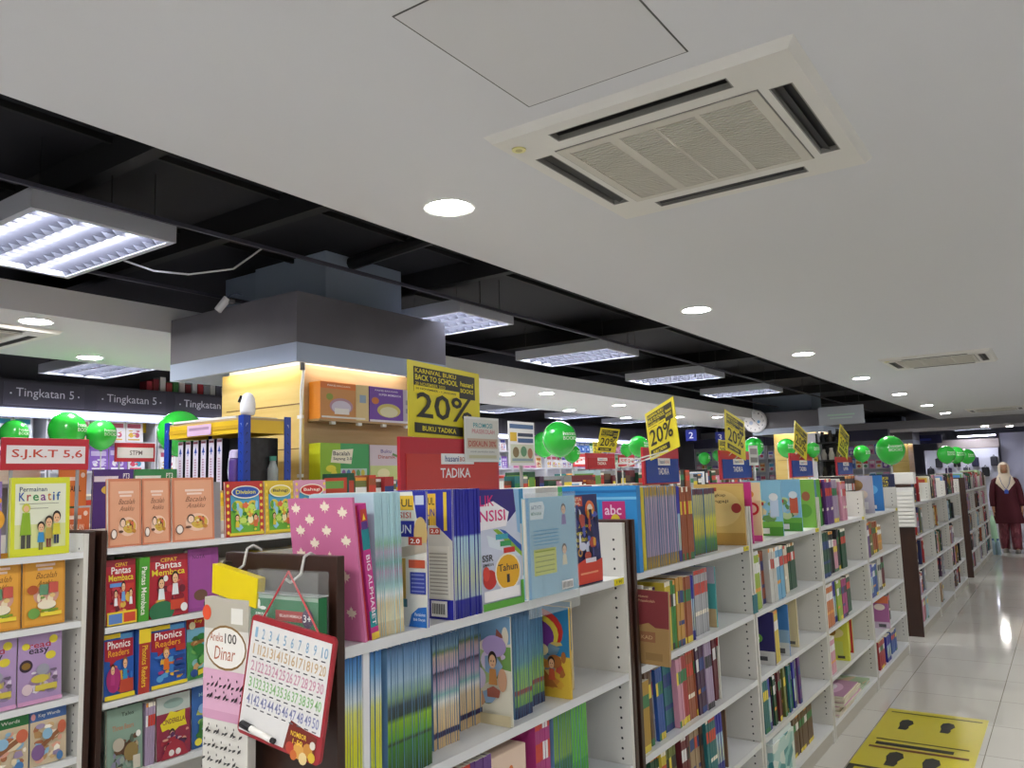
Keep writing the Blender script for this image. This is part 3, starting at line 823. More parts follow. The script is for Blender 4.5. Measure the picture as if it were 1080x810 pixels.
faceout('dark-blue children book with yellow lettering facing out beside the plastic bag', 2.122, Z1, XA - 0.012, 0.185, 0.278, 0.02, '20245c', [
    ('r', 0, 0, 1, 1, '232863'), ('r', 0, 0, 0.06, 1, 'b0342c'), ('r', 0.02, 0.87, 0.46, 0.11, 'd2472f'), ('t', 'CERITA', 0.05, 0.93, 0.4, 0.04, 'fff0d0'), ('t', 'MORAL', 0.05, 0.885, 0.36, 0.035, 'fff0d0'), ('e', 0.72, 0.82, 0.17, 0.11, 'e06a2a'), ('e', 0.72, 0.82, 0.1, 0.07, 'f4e6d8'),
    ('e', 0.25, 0.78, 0.15, 0.08, 'dfe6f4'), ('e', 0.25, 0.75, 0.1, 0.07, '1a1a2a'), ('t', 'Asal Melayu', 0.12, 0.62, 0.6, 0.05, 'f3df3a'), ('t', 'Inggeris', 0.12, 0.55, 0.5, 0.05, 'f3df3a'), ('t', 'Mandarin', 0.12, 0.48, 0.48, 0.05, 'f3df3a'), ('t', 'Arab', 0.12, 0.42, 0.3, 0.045, 'f3df3a'),
    ('e', 0.62, 0.4, 0.15, 0.08, 'cfd5ee'), ('e', 0.28, 0.36, 0.07, 0.045, 'd8a03c'), ('e', 0.28, 0.36, 0.04, 0.025, '232863'), *mess(0.08, 0.25, 0.9, 0.7, ['3a3f8a', 'e0a83a', 'd8dcf0', 'b8483a', '4a58b0', '181c4a'], 22, 22), ('p', [(0.06, 0.02), (0.94, 0.02), (0.98, 0.27), (0.7, 0.24), (0.4, 0.29), (0.1, 0.24)], 'd6402c'), ('r', 0.4, 0.24, 0.36, 0.05, 'e8e2ee'), ('r', 0.2, 0.12, 0.6, 0.02, 'f0a07a')], lean=-0.04)
# --- nearest bay, second shelf
Z2 = TA[1]
W2 = 'on the second shelf of the nearest aisle bay'
run(364, 386, 8, 'meadow', Z2, h=0.285, w=0.2, where='at the near end, second shelf of nearest bay')
book('thick white spined workbook dividing the blue and yellow workbooks, second shelf of nearest bay', (XA - 0.008, yat(386.5, 1.05, XA), Z2), 0.018, 0.2, 0.287, 'e6e8ec', name='workbook', cat='workbook')
run(392, 403, 5, 'meadow', Z2, h=0.284, w=0.2, where='past the white spine, second shelf of nearest bay')
run(409, 456, 22, 'hill', Z2, h=0.292, where='of twenty-two, second shelf of nearest bay')
run(457, 484, 12, 'sand', Z2, h=0.268, where='before the tall gap, second shelf of nearest bay', rec=0.05)
run(485, 513, 13, 'sand', Z2, h=0.268, where='set farther back, second shelf of nearest bay', rec=0.09)
run(516, 528, 6, 'black', Z2, h=0.27, where='in shadow, second shelf of nearest bay', rec=0.16)  # black booklets set deep in the gap, coloured to stand for its shade
book('comic-covered book with printed children standing out, second shelf of nearest bay', (XA - 0.005, yat(541, 1.05, XA), Z2), 0.004, 0.2, 0.28, 'd9d6c4', front=[('r', 0, 0, 1, 1, 'd8d4c2'), ('p', [(0, 0.6), (1, 0.75), (1, 1), (0, 1)], '7fa7c9'), ('p', [(0.2, 0.55), (1, 0.5), (1, 0.72), (0.3, 0.7)], '6f9a52'), *mess(0.0, 0.1, 1, 0.85, ['b0c88a', 'd8c8e0', '8aa8c8', 'c89a7a', '7a8a5a', 'e8dcc8', 'a05a4a'], 34, 18), ('e', 0.75, 0.72, 0.2, 0.1, 'b7a0d0')] + kid(0.72, 0.25, 0.42, 'c98a4a') + kid(0.4, 0.18, 0.4, 'b8574a') + [('r', 0, 0, 1, 0.1, 'c9bc98')])
run(543, 561, 11, 'lake', Z2, h=0.285, where='past the comic book, second shelf of nearest bay', rec=0.02)
run(561, 574, 8, 'lake', Z2, h=0.285, where='by the dark gap, second shelf of nearest bay', rec=0.05)
run(575, 582, 4, 'charcoal', Z2, h=0.28, where='by bright story books, second shelf of nearest bay', rec=0.1)  # charcoal booklets fill the dark gap, its shade put into their colour
for i, (px, c1, c2, lb) in enumerate(((602, 'd8b43c', '2f7fb0', 'yellow and blue story book beside the rainbow one, second shelf of nearest bay'), (619, 'd9c79a', '5e93c4', 'cream story book with a rainbow arch, far end of second shelf, nearest bay'))):
    book(lb, (XA - 0.004 - 0.05 * i, yat(px, 1.05, XA), Z2), 0.008, 0.2, 0.262, c1, front=[('r', 0, 0, 1, 1, c1), ('r', 0, 0.45, 1, 0.55, c2), ('e', 0.4, 0.72, 0.5, 0.26, 'd8372f' if i == 0 else 'e3cf3a'), ('e', 0.4, 0.69, 0.42, 0.22, 'e8d24a' if i == 0 else '4f9a3f'), ('e', 0.4, 0.66, 0.34, 0.19, '7a3f9a' if i == 0 else '9fcbe6'), *mess(0.02, 0.02, 0.96, 0.6, ['d6a33a', 'e8d8a0', 'a5652e', 'c8843a', '7a9ab0', 'd8c070', 'b84a3a'], 34, 19 + i), ('p', [(0.2, 0.1), (0.5, 0.35), (0.8, 0.12)], 'a5652e')] + kid(0.7, 0.1, 0.35, 'cc5a3a'))
# --- nearest bay, third shelf
Z3 = TA[2]
run(470, 498, 7, 'rust', Z3, h=0.25, where='at the near end, third shelf of nearest bay')
run(498, 520, 5, 'purple', Z3, h=0.25, where='by the peach box, third shelf of nearest bay')
t = thing('gift_box', 'peach cardboard box with an orange bear, third shelf of nearest bay', 'box', (XA - 0.01, yat(524, 0.75, XA), Z3 + 0.001))
bevel(B().box(-0.2, 0, 0, 0.15, 0, 0.235, 'e3c9b4').build('carton', t), 0.003)
B().art((0.0003, 0, 0), (0, 1, 0), (0, 0, 1), 0.15, 0.235, [('r', 0.05, 0.4, 0.9, 0.3, 'ead5c4'), ('e', 0.4, 0.72, 0.17, 0.1, 'd8742a'), ('e', 0.28, 0.8, 0.06, 0.04, 'd8742a'), ('e', 0.52, 0.8, 0.06, 0.04, 'd8742a'), ('e', 0.4, 0.6, 0.14, 0.12, 'c9651f'), ('e', 0.4, 0.71, 0.07, 0.04, 'f2ddc4'), ('r', 0.1, 0.3, 0.5, 0.06, 'b84a2f'), ('r', 0.1, 0.1, 0.7, 0.1, 'c98f6a')]).build('box_print', t)
run(566, 582, 6, 'magenta', Z3, h=0.27, where='past the peach box, third shelf of nearest bay')
run(585, 604, 7, 'forest', Z3, h=0.285, where='third shelf of nearest bay, deep green and blue')
run(604, 621, 6, 'grass', Z3, h=0.285, where='at the far end, third shelf of nearest bay')

# --- second bay
W = 'second aisle bay'
t = book('wide bright-blue abc wallet of card packs at the near end of the second bay', (XA + 0.004, 2.545, Z1), 0.03, 0.3, 0.3, '2a86cc', front=[('r', 0, 0, 1, 1, '2f8fd4'), ('r', 0.0, 0.84, 1, 0.03, '7cc4ef'), ('r', 0, 0.92, 1, 0.03, '1d6fb4'), ('r', 0.3, 0.36, 0.2, 0.46, '3f9fc0'), ('e', 0.42, 0.5, 0.06, 0.1, 'd8cf3a'), ('t', 'abc', 0.32, 0.66, 0.14, 0.1, 'a6dce6'), ('r', 0.55, 0.36, 0.3, 0.46, 'c8307e'), ('t', 'abc', 0.58, 0.66, 0.22, 0.12, 'f3d1e4'), ('e', 0.75, 0.48, 0.08, 0.12, 'e6cf3a'), ('e', 0.72, 0.6, 0.06, 0.07, 'e6cf3a')], name='card_wallet', cat='activity book')
run(675, 681, 5, 'yellow', Z1, h=0.292, where='by the abc wallet, top shelf of second bay', spine='d9c52a')
run(682, 697, 9, 'mauvey', Z1, h=0.292, where='near half, top shelf of second bay')
run(698, 706, 5, 'mauvey', Z1, h=0.292, where='middle, top shelf of second bay')
run(707, 715, 5, 'mauvey', Z1, h=0.292, where='by the navy spine, top shelf of second bay')
run(715.5, 719, 1, 'navy', Z1, h=0.29, where='among the mauve and rust runs, top shelf of second bay', name='book', kind='book')
run(719, 731, 6, 'rust', Z1, h=0.285, where='top shelf of second bay')
run(732, 743, 6, 'limey', Z1, h=0.272, where='near group, top shelf of second bay', rec=0.03)
run(744, 756, 7, 'limey', Z1, h=0.272, where='far group, top shelf of second bay', rec=0.03)
run(682, 702, 5, 'purple', Z2, h=0.235, where='behind the kraft pack, second shelf of second bay', rec=0.04)
run(703, 709, 3, 'yellow', Z2, h=0.25, where='second shelf of second bay')
run(709, 714, 2, 'green', Z2, h=0.25, where='second shelf of second bay')
run(714, 722, 4, 'amber', Z2, h=0.255, where='beside the green ones, second shelf of second bay')
run(722, 730, 4, 'rust', Z2, h=0.25, where='second shelf of second bay')
run(730, 733, 2, 'navy', Z2, h=0.25, where='second shelf of second bay')
run(733, 747, 8, 'silver', Z2, h=0.255, where='second shelf of second bay', rec=0.02)
book('teal and sand story book standing at the far end, second shelf of second bay', (XA - 0.03, yat(762, 1.03, XA), Z2), 0.012, 0.17, 0.25, '3f9a9c', front=[('r', 0, 0, 1, 1, '4aa3a3'), ('r', 0, 0, 1, 0.3, 'cdb487'), ('r', 0, 0.72, 1, 0.28, 'b9b3c4'), ('t', 'Penulis', 0.2, 0.58, 0.6, 0.06, 'e9efee'), ('t', 'Cilik', 0.25, 0.46, 0.4, 0.07, 'b5473c'), ('p', [(0.5, 0.78), (0.8, 0.86), (0.7, 0.7)], '2e3a3a')])
t = book('kraft and maroon activity pack at the front of the second shelf, second bay', (-1.160, 2.56, Z2 + 0.002), 0.012, 0.125, 0.247, 'b08f5e', front=[('r', 0, 0, 1, 1, 'ad8b5a'), ('p', [(0, 1), (1, 1), (1, 0.5), (0.6, 0.5), (0.4, 0.56), (0, 0.5)], '8a3a40'), ('t', 'Aktiviti', 0.1, 0.9, 0.3, 0.03, 'd8b08a'), ('t', 'Prasekolah', 0.1, 0.84, 0.5, 0.035, 'd8b08a'), ('r', 0.1, 0.3, 0.5, 0.14, '9c6a4a'), ('t', 'KAD', 0.18, 0.34, 0.34, 0.05, 'd3b389'), ('r', 0.3, 0.06, 0.5, 0.1, '9a7a4c')], name='activity_pack', cat='activity book', roll=0.03)
book('white upright divider book behind the kraft activity pack', (-1.262, 2.585, Z2), 0.012, 0.12, 0.262, 'e8e8ea')
run(674, 683, 1, 'mustard', Z3, h=0.235, w=0.15, where='thick at the near end, third shelf of second bay', name='book', kind='book')
for (a, b_, n, c, h) in ((684, 690, 2, 'brown', 0.26), (690, 695, 3, 'silver', 0.26), (695, 702, 3, 'blue', 0.25), (702, 716, 8, 'teal', 0.255), (716, 722, 3, 'pink', 0.25), (722, 727, 2, 'red', 0.25), (727, 736, 4, 'rust', 0.26), (737, 745, 3, 'plum', 0.265), (746, 753, 4, 'mauve', 0.26), (754, 759, 3, 'maroon', 0.265)):
    run(a, b_, n, c, Z3, h=h, w=0.19, where=f'third shelf of second bay, by the {["mustard one", "brown ones", "grey ones", "blue ones", "teal ones", "pink ones", "red ones", "rust ones", "plum ones", "mauve ones"][[684, 690, 695, 702, 716, 722, 727, 737, 746, 754].index(a)]}', rec=random.uniform(0, 0.03), lean=0.07, name='paperback', kind='paperback')
book('white picture book with red title at the far end, third shelf of second bay', (XA - 0.03, yat(766, 0.76, XA), Z3), 0.01, 0.17, 0.255, 'dfe0d6', front=[('r', 0, 0, 1, 1, 'dcdccf'), ('r', 0, 0.84, 1, 0.16, 'b8323a'), ('r', 0.35, 0.05, 0.6, 0.24, '2f6fb4'), ('r', 0.3, 0.3, 0.6, 0.16, 'd24a34')] + kid(0.5, 0.45, 0.35, '4f8a4a'))
Z4 = TA[3]
for (a, b_, n, c) in ((690, 701, 5, 'dark'), (701, 706, 2, 'yellow'), (706, 716, 4, 'olive'), (716, 722, 2, 'mustard'), (722, 730, 3, 'maroon'), (730, 740, 4, 'tan'), (741, 748, 3, 'brown'), (748, 757, 4, 'teal'), (757, 764, 3, 'navy')):
    run(a, b_, n, c, Z4, h=0.24, w=0.19, where=f'fourth shelf of second bay', rec=random.uniform(0, 0.03), lean=0.07, name='paperback', kind='paperback')
book('brown picture book facing the camera, fourth shelf of second bay', (XA - 0.02, yat(771, 0.47, XA), Z4), 0.01, 0.17, 0.225, '6f543c', front=[('r', 0.05, 0.05, 0.9, 0.9, '85684a'), ('e', 0.5, 0.5, 0.25, 0.2, 'b08a5e'), ('r', 0.2, 0.75, 0.6, 0.12, 'd0b488')])

# --- third to fifth bays: (shelf, column0, column1, count, colour, height, recess)
def fill(bay, rows, w=0.19):
    for r in rows:
        tier, a, b_, n, c, h, rec = r
        z = TA[tier] if tier < 4 else 0.10
        run(a, b_, n, c, z, h=h, w=w, where=f'{["top", "second", "third", "fourth", "bottom"][tier]} shelf of {bay} aisle bay', rec=rec, lean=0.06, name='paperback', kind='paperback')
def cover_at(px, z, w, h, t, cover, front, label, rec=0.0, **k):
    return book(label, (XA - 0.006 - rec, into_bay(yat(px, z + h * 0.5, XA), yat(px, z + h * 0.5, XA) + t)[0], z), t, w, h, cover, front=front, **k)
# third bay
cover_at(788, Z1, 0.24, 0.285, 0.012, 'd3ab5b', [('r', 0, 0, 1, 1, 'd6b163'), ('e', 0.5, 0.6, 0.45, 0.3, 'e2c27a'), ('r', 0.05, 0.88, 0.42, 0.06, 'b8452f'), ('t', 'Lengkap', 0.25, 0.78, 0.4, 0.06, '5a3c1a'), ('t', 'Mengaji', 0.2, 0.68, 0.5, 0.06, '5a3c1a'), ('e', 0.85, 0.6, 0.1, 0.08, 'a5322a'), ('r', 0, 0, 1, 0.2, 'b98d3e')], 'amber patterned workbook with a red seal, near end of the third bay top shelf')
cover_at(794, Z1, 0.2, 0.29, 0.016, 'c42f86', [('r', 0, 0, 1, 1, 'c42f86')], 'thick magenta spined book, near end of third bay top shelf')
cover_at(804, Z1, 0.17, 0.285, 0.012, 'ead9a0', [('r', 0, 0, 1, 1, 'eadda8'), ('e', 0.75, 0.55, 0.2, 0.11, 'c8382f'), ('e', 0.75, 0.55, 0.13, 0.07, 'f0e4bd'), ('e', 0.7, 0.8, 0.12, 0.06, 'd8922f'), ('r', 0.4, 0, 0.6, 0.1, 'd8589a')], 'cream book with red rings beside the magenta spine, third bay top shelf')
for i, (px, lb) in enumerate(((826, 'blue-sky tractor picture book, nearer of two, third bay top shelf'), (846, 'blue-sky picture book with a white rabbit, farther of two, third bay top shelf'))):
    cover_at(px, Z1, 0.2, 0.29, 0.01, '7fb6d8', [('r', 0, 0, 1, 1, '86bfdf'), ('r', 0, 0, 1, 0.22, '4f9a32'), ('r', 0, 0.16, 1, 0.1, '6fb440'), *mess(0.02, 0.2, 0.96, 0.5, ['9ccbe6', '6f9f5a', 'c8d8a0', 'a8b8c8', '5a8a4a', 'd8c8a0'], 24, 20 + i), ('r', 0.08, 0.36, 0.42, 0.22, 'c9c2a8'), ('r', 0.05, 0.55, 0.48, 0.06, 'b8382f'), ('e', 0.28, 0.75, 0.14, 0.06, '4a5a4a'), ('r', 0.7, 0.35, 0.22, 0.3, 'b9cbe8' if i == 0 else 'c9593a'), ('e', 0.8, 0.7, 0.12, 0.07, 'dfe6ee'), ('r', 0.25, 0.04, 0.4, 0.1, 'ecece8')], lb)
fill('third', [(1, 793, 801, 2, 'lime', 0.27, 0), (1, 801, 804, 2, 'silver', 0.25, 0.02), (1, 804, 813, 5, 'rust', 0.26, 0.03), (1, 813, 820, 4, 'white', 0.265, 0), (1, 820, 828, 2, 'sky', 0.265, 0), (1, 828, 832, 2, 'cream', 0.25, 0.03), (1, 832, 840, 4, 'dark', 0.25, 0.05)])
book('small teal box-like book at the shelf lip under the lime ones, third bay', (XA + 0.004, yat(794, 0.95, XA), Z2), 0.06, 0.05, 0.085, '1f6f7a')
cover_at(818, Z3, 0.19, 0.25, 0.012, '2a2468', [('r', 0, 0, 1, 1, '2b2568'), ('r', 0.1, 0.86, 0.5, 0.08, 'b8323a'), ('e', 0.5, 0.5, 0.2, 0.1, '6fb04a'), ('t', '100', 0.38, 0.47, 0.24, 0.06, 'f0f4e0'), ('r', 0, 0, 1, 0.26, 'd9d9d6'), ('r', 0.1, 0.08, 0.25, 0.1, '4a4a4e'), ('r', 0.55, 0.08, 0.25, 0.08, '4a4a4e')], 'purple-blue exercise book with a green disc, third shelf of the third bay')
fill('third', [(2, 818, 823, 1, 'yellow', 0.25, 0.0)])
cover_at(833, Z3, 0.16, 0.255, 0.012, '3f7fc4', [('r', 0, 0, 1, 1, '3a7cc4'), ('r', 0, 0.0, 1, 0.5, '8fb4d6'), ('r', 0, 0, 1, 0.25, 'd6dbe0'), ('r', 0.5, 0.04, 0.35, 0.1, '55555a')], 'blue fading to white book, third shelf of the third bay')
cover_at(846, Z3, 0.17, 0.265, 0.012, 'e0cfa0', [('r', 0, 0, 1, 1, 'dfcf9f'), ('e', 0.2, 0.75, 0.12, 0.1, '2e3550'), ('r', 0.6, 0.05, 0.3, 0.06, '6a6458'), ('r', 0.05, 0.92, 0.5, 0.05, 'b8452f')], 'cream book with navy leaf print, third shelf of the third bay', rec=0.02)
fill('third', [(3, 807, 812, 3, 'teal', 0.235, 0.0)] + [(3, 812 + 2.6 * k, 814.3 + 2.6 * k, 1, c, 0.235 - 0.003 * (k % 3), 0.01 * (k % 2)) for k, c in enumerate(('navy', 'plum', 'dark', 'black', 'maroon', 'brown', 'olive', 'charcoal', 'teal', 'green', 'navy', 'silver', 'purple'))])
fill('third', [(4, 838, 858, 7, 'brown', 0.2, 0.02)])
t = thing('toy_pack', 'clear teal printed pack standing at the near end of the bottom shelf, third bay', 'pack', (XA - 0.004, 3.86, 0.101))
B().box(-0.12, 0, 0, 0.34, 0, 0.19, busy('tealpack', ['8fc4c4', 'd6e4e0', '3f8f96', 'b9d8d6', 'e0e8e4'], 5)).build('pouch', t)
B().box(-0.115, -0.005, 0.02, 0.32, 0.19, 0.215, 'dce8ea').build('header_card', t)
# fourth bay
cover_at(861, Z1, 0.2, 0.285, 0.012, '7fb04a', [('r', 0, 0, 1, 1, '7cb546'), ('e', 0.3, 0.78, 0.26, 0.13, 'e9e6d6'), ('t', 'Alfabet', 0.1, 0.76, 0.4, 0.06, '8a4a2f'), ('e', 0.75, 0.65, 0.12, 0.1, '9a5a3a'), ('e', 0.7, 0.35, 0.2, 0.14, '5f9a34')], 'bright green book with a white cloud label, near end of the fourth bay top shelf')
fill('fourth', [(0, 861, 866, 2, 'grass', 0.285, 0), (0, 867, 871, 3, 'black', 0.28, 0.02), (0, 872, 879, 3, 'purple', 0.28, 0), (0, 879, 884, 3, 'mauve', 0.275, 0.0), (0, 884, 888, 3, 'silver', 0.275, 0.02), (0, 888, 893, 3, 'pink', 0.26, 0.0), (0, 893, 904, 8, 'charcoal', 0.29, 0.12)])
fill('fourth', [(1, 864, 873, 3, 'dark', 0.27, 0.0), (1, 874, 880, 3, 'black', 0.26, 0.02), (1, 880, 884, 2, 'pink', 0.2, 0.02), (1, 884, 888, 2, 'charcoal', 0.26, 0.03), (1, 888, 893, 3, 'dark', 0.255, 0.02)])
fill('fourth', [(2, 869, 878, 4, 'orange', 0.25, 0), (2, 879, 884, 2, 'navy', 0.25, 0.01), (2, 884, 889, 2, 'lime', 0.245, 0.0), (2, 889, 894, 2, 'magenta', 0.24, 0.0), (2, 894, 898, 2, 'dark', 0.24, 0.02)])
cover_at(896, Z4, 0.18, 0.235, 0.03, 'cfd23f', [('r', 0, 0, 1, 1, 'd3d64a'), ('e', 0.5, 0.72, 0.35, 0.14, 'e8dca0'), ('e', 0.45, 0.74, 0.14, 0.1, 'a5782f'), ('r', 0.1, 0.1, 0.7, 0.4, 'c9d86a'), ('r', 0.6, 0.05, 0.25, 0.07, '4a4a3a')], 'yellow-green animal activity box, fourth shelf of the fourth bay', name='activity_box', cat='activity book')
cover_at(905, Z4, 0.15, 0.25, 0.014, 'dcd04a', [('r', 0, 0, 1, 1, 'e0d65a'), ('r', 0.9, 0, 0.1, 1, 'c8323a'), ('r', 0, 0, 1, 0.05, 'c8323a'), ('e', 0.4, 0.6, 0.25, 0.15, 'e8e3b0')], 'yellow book with a red border, fourth shelf of the fourth bay', rec=0.03)
fill('fourth', [(3, 876, 882, 3, 'pink', 0.21, 0)])
yb = 5.12
for i in range(10):
    c = ('d9a9c4', 'c77aa5', 'b0b58a', 'd6c9b0', 'c98fb0')[i % 5]
    o = bevel(B().box(-0.27, 0.03 if i > 4 else 0.0, 0, 0.40 + 0.02 * (i % 3), 0, 0.0115, c, None, {5: PAGES, 2: PAGES}).build('magazine', None, (XA - 0.005 + 0.004 * (i % 3), yb + 0.01 * (i % 2), 0.101 + 0.0122 * i)), 0.0008)
    tag(o, 'pastel magazine lying in the low pile on the fourth bay bottom shelf', 'magazine', 'pile of magazines lying on the bottom shelf')
    if i == 9:
        B().art((-0.27, 0, 0.0116), (0, 1, 0), (-1, 0, 0), 0.4, -0.3, []).art((0.03, 0, 0.0116), (0, 1, 0), (-1, 0, 0), 0.40, 0.3, [('r', 0, 0, 1, 1, 'b98aa8'), ('e', 0.45, 0.4, 0.35, 0.25, 'dcb6cf'), ('e', 0.5, 0.4, 0.2, 0.12, 'ece4ea'), ('e', 0.8, 0.7, 0.2, 0.2, '9fae7a')]).build('cover_print', o)
        o['label'] = 'pink flower-print magazine topmost on the low pile, fourth bay bottom shelf'
t = bevel(B().box(-0.26, 0, 0, 0.5, 0, 0.022, busy('greenmag', ['9ab58a', 'd0d6c0', '7a9a72', 'c7b08a'], 4)).build('magazine', None, (XA - 0.02, yb + 0.46, 0.102)), 0.001)
tag(t, 'flat green-grey magazine beyond the pink pile, fourth bay bottom shelf', 'magazine')
# fifth bay
cover_at(922, Z1, 0.2, 0.285, 0.014, 'b9b6c4', [('r', 0, 0, 1, 1, 'b8b4c6'), ('e', 0.4, 0.75, 0.25, 0.15, '9a7a4a'), ('r', 0.2, 0.1, 0.6, 0.2, 'e0e0e4'), ('e', 0.6, 0.5, 0.2, 0.12, 'd6c6b8')], 'lilac-grey picture book, near end of the fifth bay top shelf')
cover_at(932, Z1, 0.18, 0.285, 0.02, '2f78c0', [('r', 0, 0, 1, 1, '2f7cc6'), ('e', 0.5, 0.6, 0.3, 0.14, '63b0e6'), ('r', 0.2, 0.06, 0.5, 0.1, 'e8e8ea')], 'bright blue book between lilac and dark covers, fifth bay top shelf')
cover_at(945, Z1, 0.2, 0.29, 0.02, '22264a', [('r', 0, 0, 1, 1, '23284e'), ('t', 'KOLEKSI', 0.15, 0.84, 0.6, 0.08, 'f0de3a'), ('t', 'CERITA', 0.2, 0.73, 0.55, 0.08, 'f0de3a'), ('t', 'RAKYAT', 0.2, 0.62, 0.55, 0.08, 'f0de3a'), ('e', 0.35, 0.42, 0.25, 0.12, '9a8a5a'), ('e', 0.75, 0.35, 0.18, 0.1, '5a4a9a'), ('r', 0.1, 0.06, 0.6, 0.16, 'e6e6ea'), ('e', 0.85, 0.5, 0.1, 0.08, '3a7ac0')], 'dark-blue book with yellow title, far end of the fifth bay top shelf')
fill('fifth', [(1, 913, 917, 3, 'purple', 0.25, 0.0), (1, 917, 921, 3, 'olive', 0.25, 0.02), (1, 921, 926, 3, 'rust', 0.24, 0.03), (1, 926, 930, 2, 'amber', 0.2, 0.04)])
fill('fifth', [(2, 916, 920, 3, 'navy', 0.24, 0.0), (2, 920, 926, 3, 'blue', 0.23, 0.0), (2, 927, 930, 2, 'white', 0.24, 0.03), (2, 930, 933, 2, 'maroon', 0.24, 0.04)])
cover_at(934, Z4, 0.13, 0.24, 0.014, 'c98aa8', [('r', 0, 0, 1, 1, 'b06aa0'), ('r', 0, 0.78, 1, 0.22, 'd8744a'), ('e', 0.5, 0.66, 0.3, 0.1, 'ece0d6'), ('r', 0, 0, 1, 0.2, 'd6c6d8'), ('r', 0.4, 0.04, 0.4, 0.1, '55555a')], 'pink and orange activity book at the lip of the fourth shelf, fifth bay', rec=-0.03)
fill('fifth', [(3, 935, 939, 2, 'black', 0.24, 0.03)])
fill('fifth', [(4, 928, 934, 4, 'red', 0.2, 0), (4, 936, 940, 3, 'navy', 0.19, 0), (4, 941, 946, 3, 'blue', 0.17, 0.02)])

# --- blocks past the gaps, smaller in view
rnd = random.Random(5)
NEUT = ['silver', 'grey', 'pale', 'mauve', 'teal', 'navy', 'rust', 'maroon', 'olive', 'charcoal', 'tan', 'pink', 'black', 'dark', 'brown', 'cream', 'plum', 'red', 'charcoal']
def scatter(bays, tiers, X, where, hmax=0.26, cover=0.8, wmin=0.03, wmax=0.09, w=0.18, skip=(), name='book'):
    for bi, (a, b_) in enumerate(bays):
        for ti, z in enumerate(tiers):
            if (bi, ti) in skip:
                continue
            y, e = a + 0.06, a + (b_ - a) * (cover + rnd.uniform(-0.12, 0.15)) - 0.05
            k = 0
            while y < min(e, b_ - 0.06):
                t = min(rnd.uniform(wmin, wmax), b_ - 0.05 - y)
                if t < 0.015:
                    break
                c = rnd.choice(NEUT)
                h = clamp_h(rnd.uniform(0.19, hmax), X, z)
                b2 = book(f'{c} {name.replace("_", " ")}, {ORD[k]} from near end, {["top", "second", "third", "fourth", "bottom"][ti]} shelf, {ORD[bi]} bay of {where}', (X - rnd.uniform(0.01, 0.05), y, z), t * 0.96, w, h, c, spine=printed(c, rnd.randrange(8)), name=name, group=f'books on {where}', lean=rnd.uniform(-0.02, 0.02) if k else 0)
                if k == 0 and rnd.random() < 0.7 or rnd.random() < 0.15:
                    b2_c = rnd.sample(['e8e4d6', 'd8b13c', 'b8452f', '4a8ac4', 'f0f0ee', '6a9a4a'], 3)
                    B().art((-w, 0, 0), (1, 0, 0), (0, 0, 1), w, h, [('r', 0.06, 0.08, 0.88, 0.84, b2_c[0]), ('r', 0.12, 0.72, 0.7, 0.14, b2_c[1]), ('e', 0.5, 0.4, 0.28, 0.2, b2_c[2])]).build('cover_print', b2)
                    B().art((0, 0, 0), (0, 1, 0), (0, 0, 1), t, h, [('r', 0.1, 0.5, 0.8, 0.36, b2_c[0]), ('r', 0.1, 0.1, 0.8, 0.1, b2_c[1])]).build('spine_print', b2)
                y += t + (0.002 if rnd.random() < 0.9 else rnd.uniform(0.05, 0.12))
                k += 1
                if k > 17:
                    break
scatter(BAYB, (*TA, 0.10), XA - 0.005, 'the first brown-ended block', cover=0.6)
scatter(BAYC, (*TA, 0.10), XA - 0.005, 'the block by the woman', cover=0.95, wmin=0.06, wmax=0.15, name='novel')

# --- second row, facing the aisle behind
def bacalah(label, y, z, w, c='e0a382', kind=0):
    dk = '8a5a44' if kind == 0 else '7a4a1a'
    it = [('r', 0, 0, 1, 1, 'cf7f5e' if kind == 0 else 'cf8f2f'), ('r', 0.05, 0.03, 0.9, 0.93, c), ('r', 0.3, 0.78, 0.46, 0.035, 'f0d2c4'), ('r', 0.34, 0.73, 0.36, 0.03, 'f0d2c4'), ('t', 'Bacalah', 0.3, 0.62, 0.48, 0.08, dk, 0, 0.05), ('t', 'Anakku', 0.33, 0.52, 0.42, 0.075, dk, 0, 0.05)]
    if kind == 0:
        it += [('e', 0.58, 0.29, 0.28, 0.14, 'edc6ae'), ('e', 0.63, 0.29, 0.2, 0.1, 'd8b44c'), *mess(0.42, 0.2, 0.4, 0.2, ['e6cc6a', 'c89a3a', 'f0d8b0', 'b5804a', '6a4a3a', 'd86a4a'], 16, 17), ('e', 0.42, 0.35, 0.09, 0.07, '4a3a34'), ('e', 0.42, 0.34, 0.07, 0.055, 'efcdb4'), ('e', 0.36, 0.22, 0.07, 0.02, '6a4a3c'), ('e', 0.76, 0.22, 0.06, 0.03, 'c98a3a'), ('e', 0.15, 0.19, 0.09, 0.075, '6a4a44'), ('e', 0.15, 0.19, 0.07, 0.06, 'f0e4dc')]
    else:
        it += [('e', 0.55, 0.4, 0.3, 0.14, 'cf9a8a'), *mess(0.3, 0.1, 0.65, 0.42, ['c4554a', '5f8a6a', 'e0c080', 'b07a3a', '7a9a4a', 'e9d8b8'], 22, 16), ('r', 0.38, 0.4, 0.2, 0.14, '5f8a6a'), ('r', 0.6, 0.42, 0.22, 0.14, 'c4554a'), ('e', 0.22, 0.48, 0.13, 0.06, 'b0552f'), ('e', 0.55, 0.27, 0.22, 0.06, 'ece0c8'), ('e', 0.25, 0.17, 0.14, 0.07, '6fa04a'), ('r', 0.4, 0.12, 0.5, 0.05, 'e9d23f'), ('r', 0.42, 0.18, 0.4, 0.03, '7a9a2f')]
    return faceout(label, y, z, X2 - 0.02, w, 0.27, 0.02, 'd68a66' if kind == 0 else 'd6942f', it, lean=-0.06, name='reading_book')
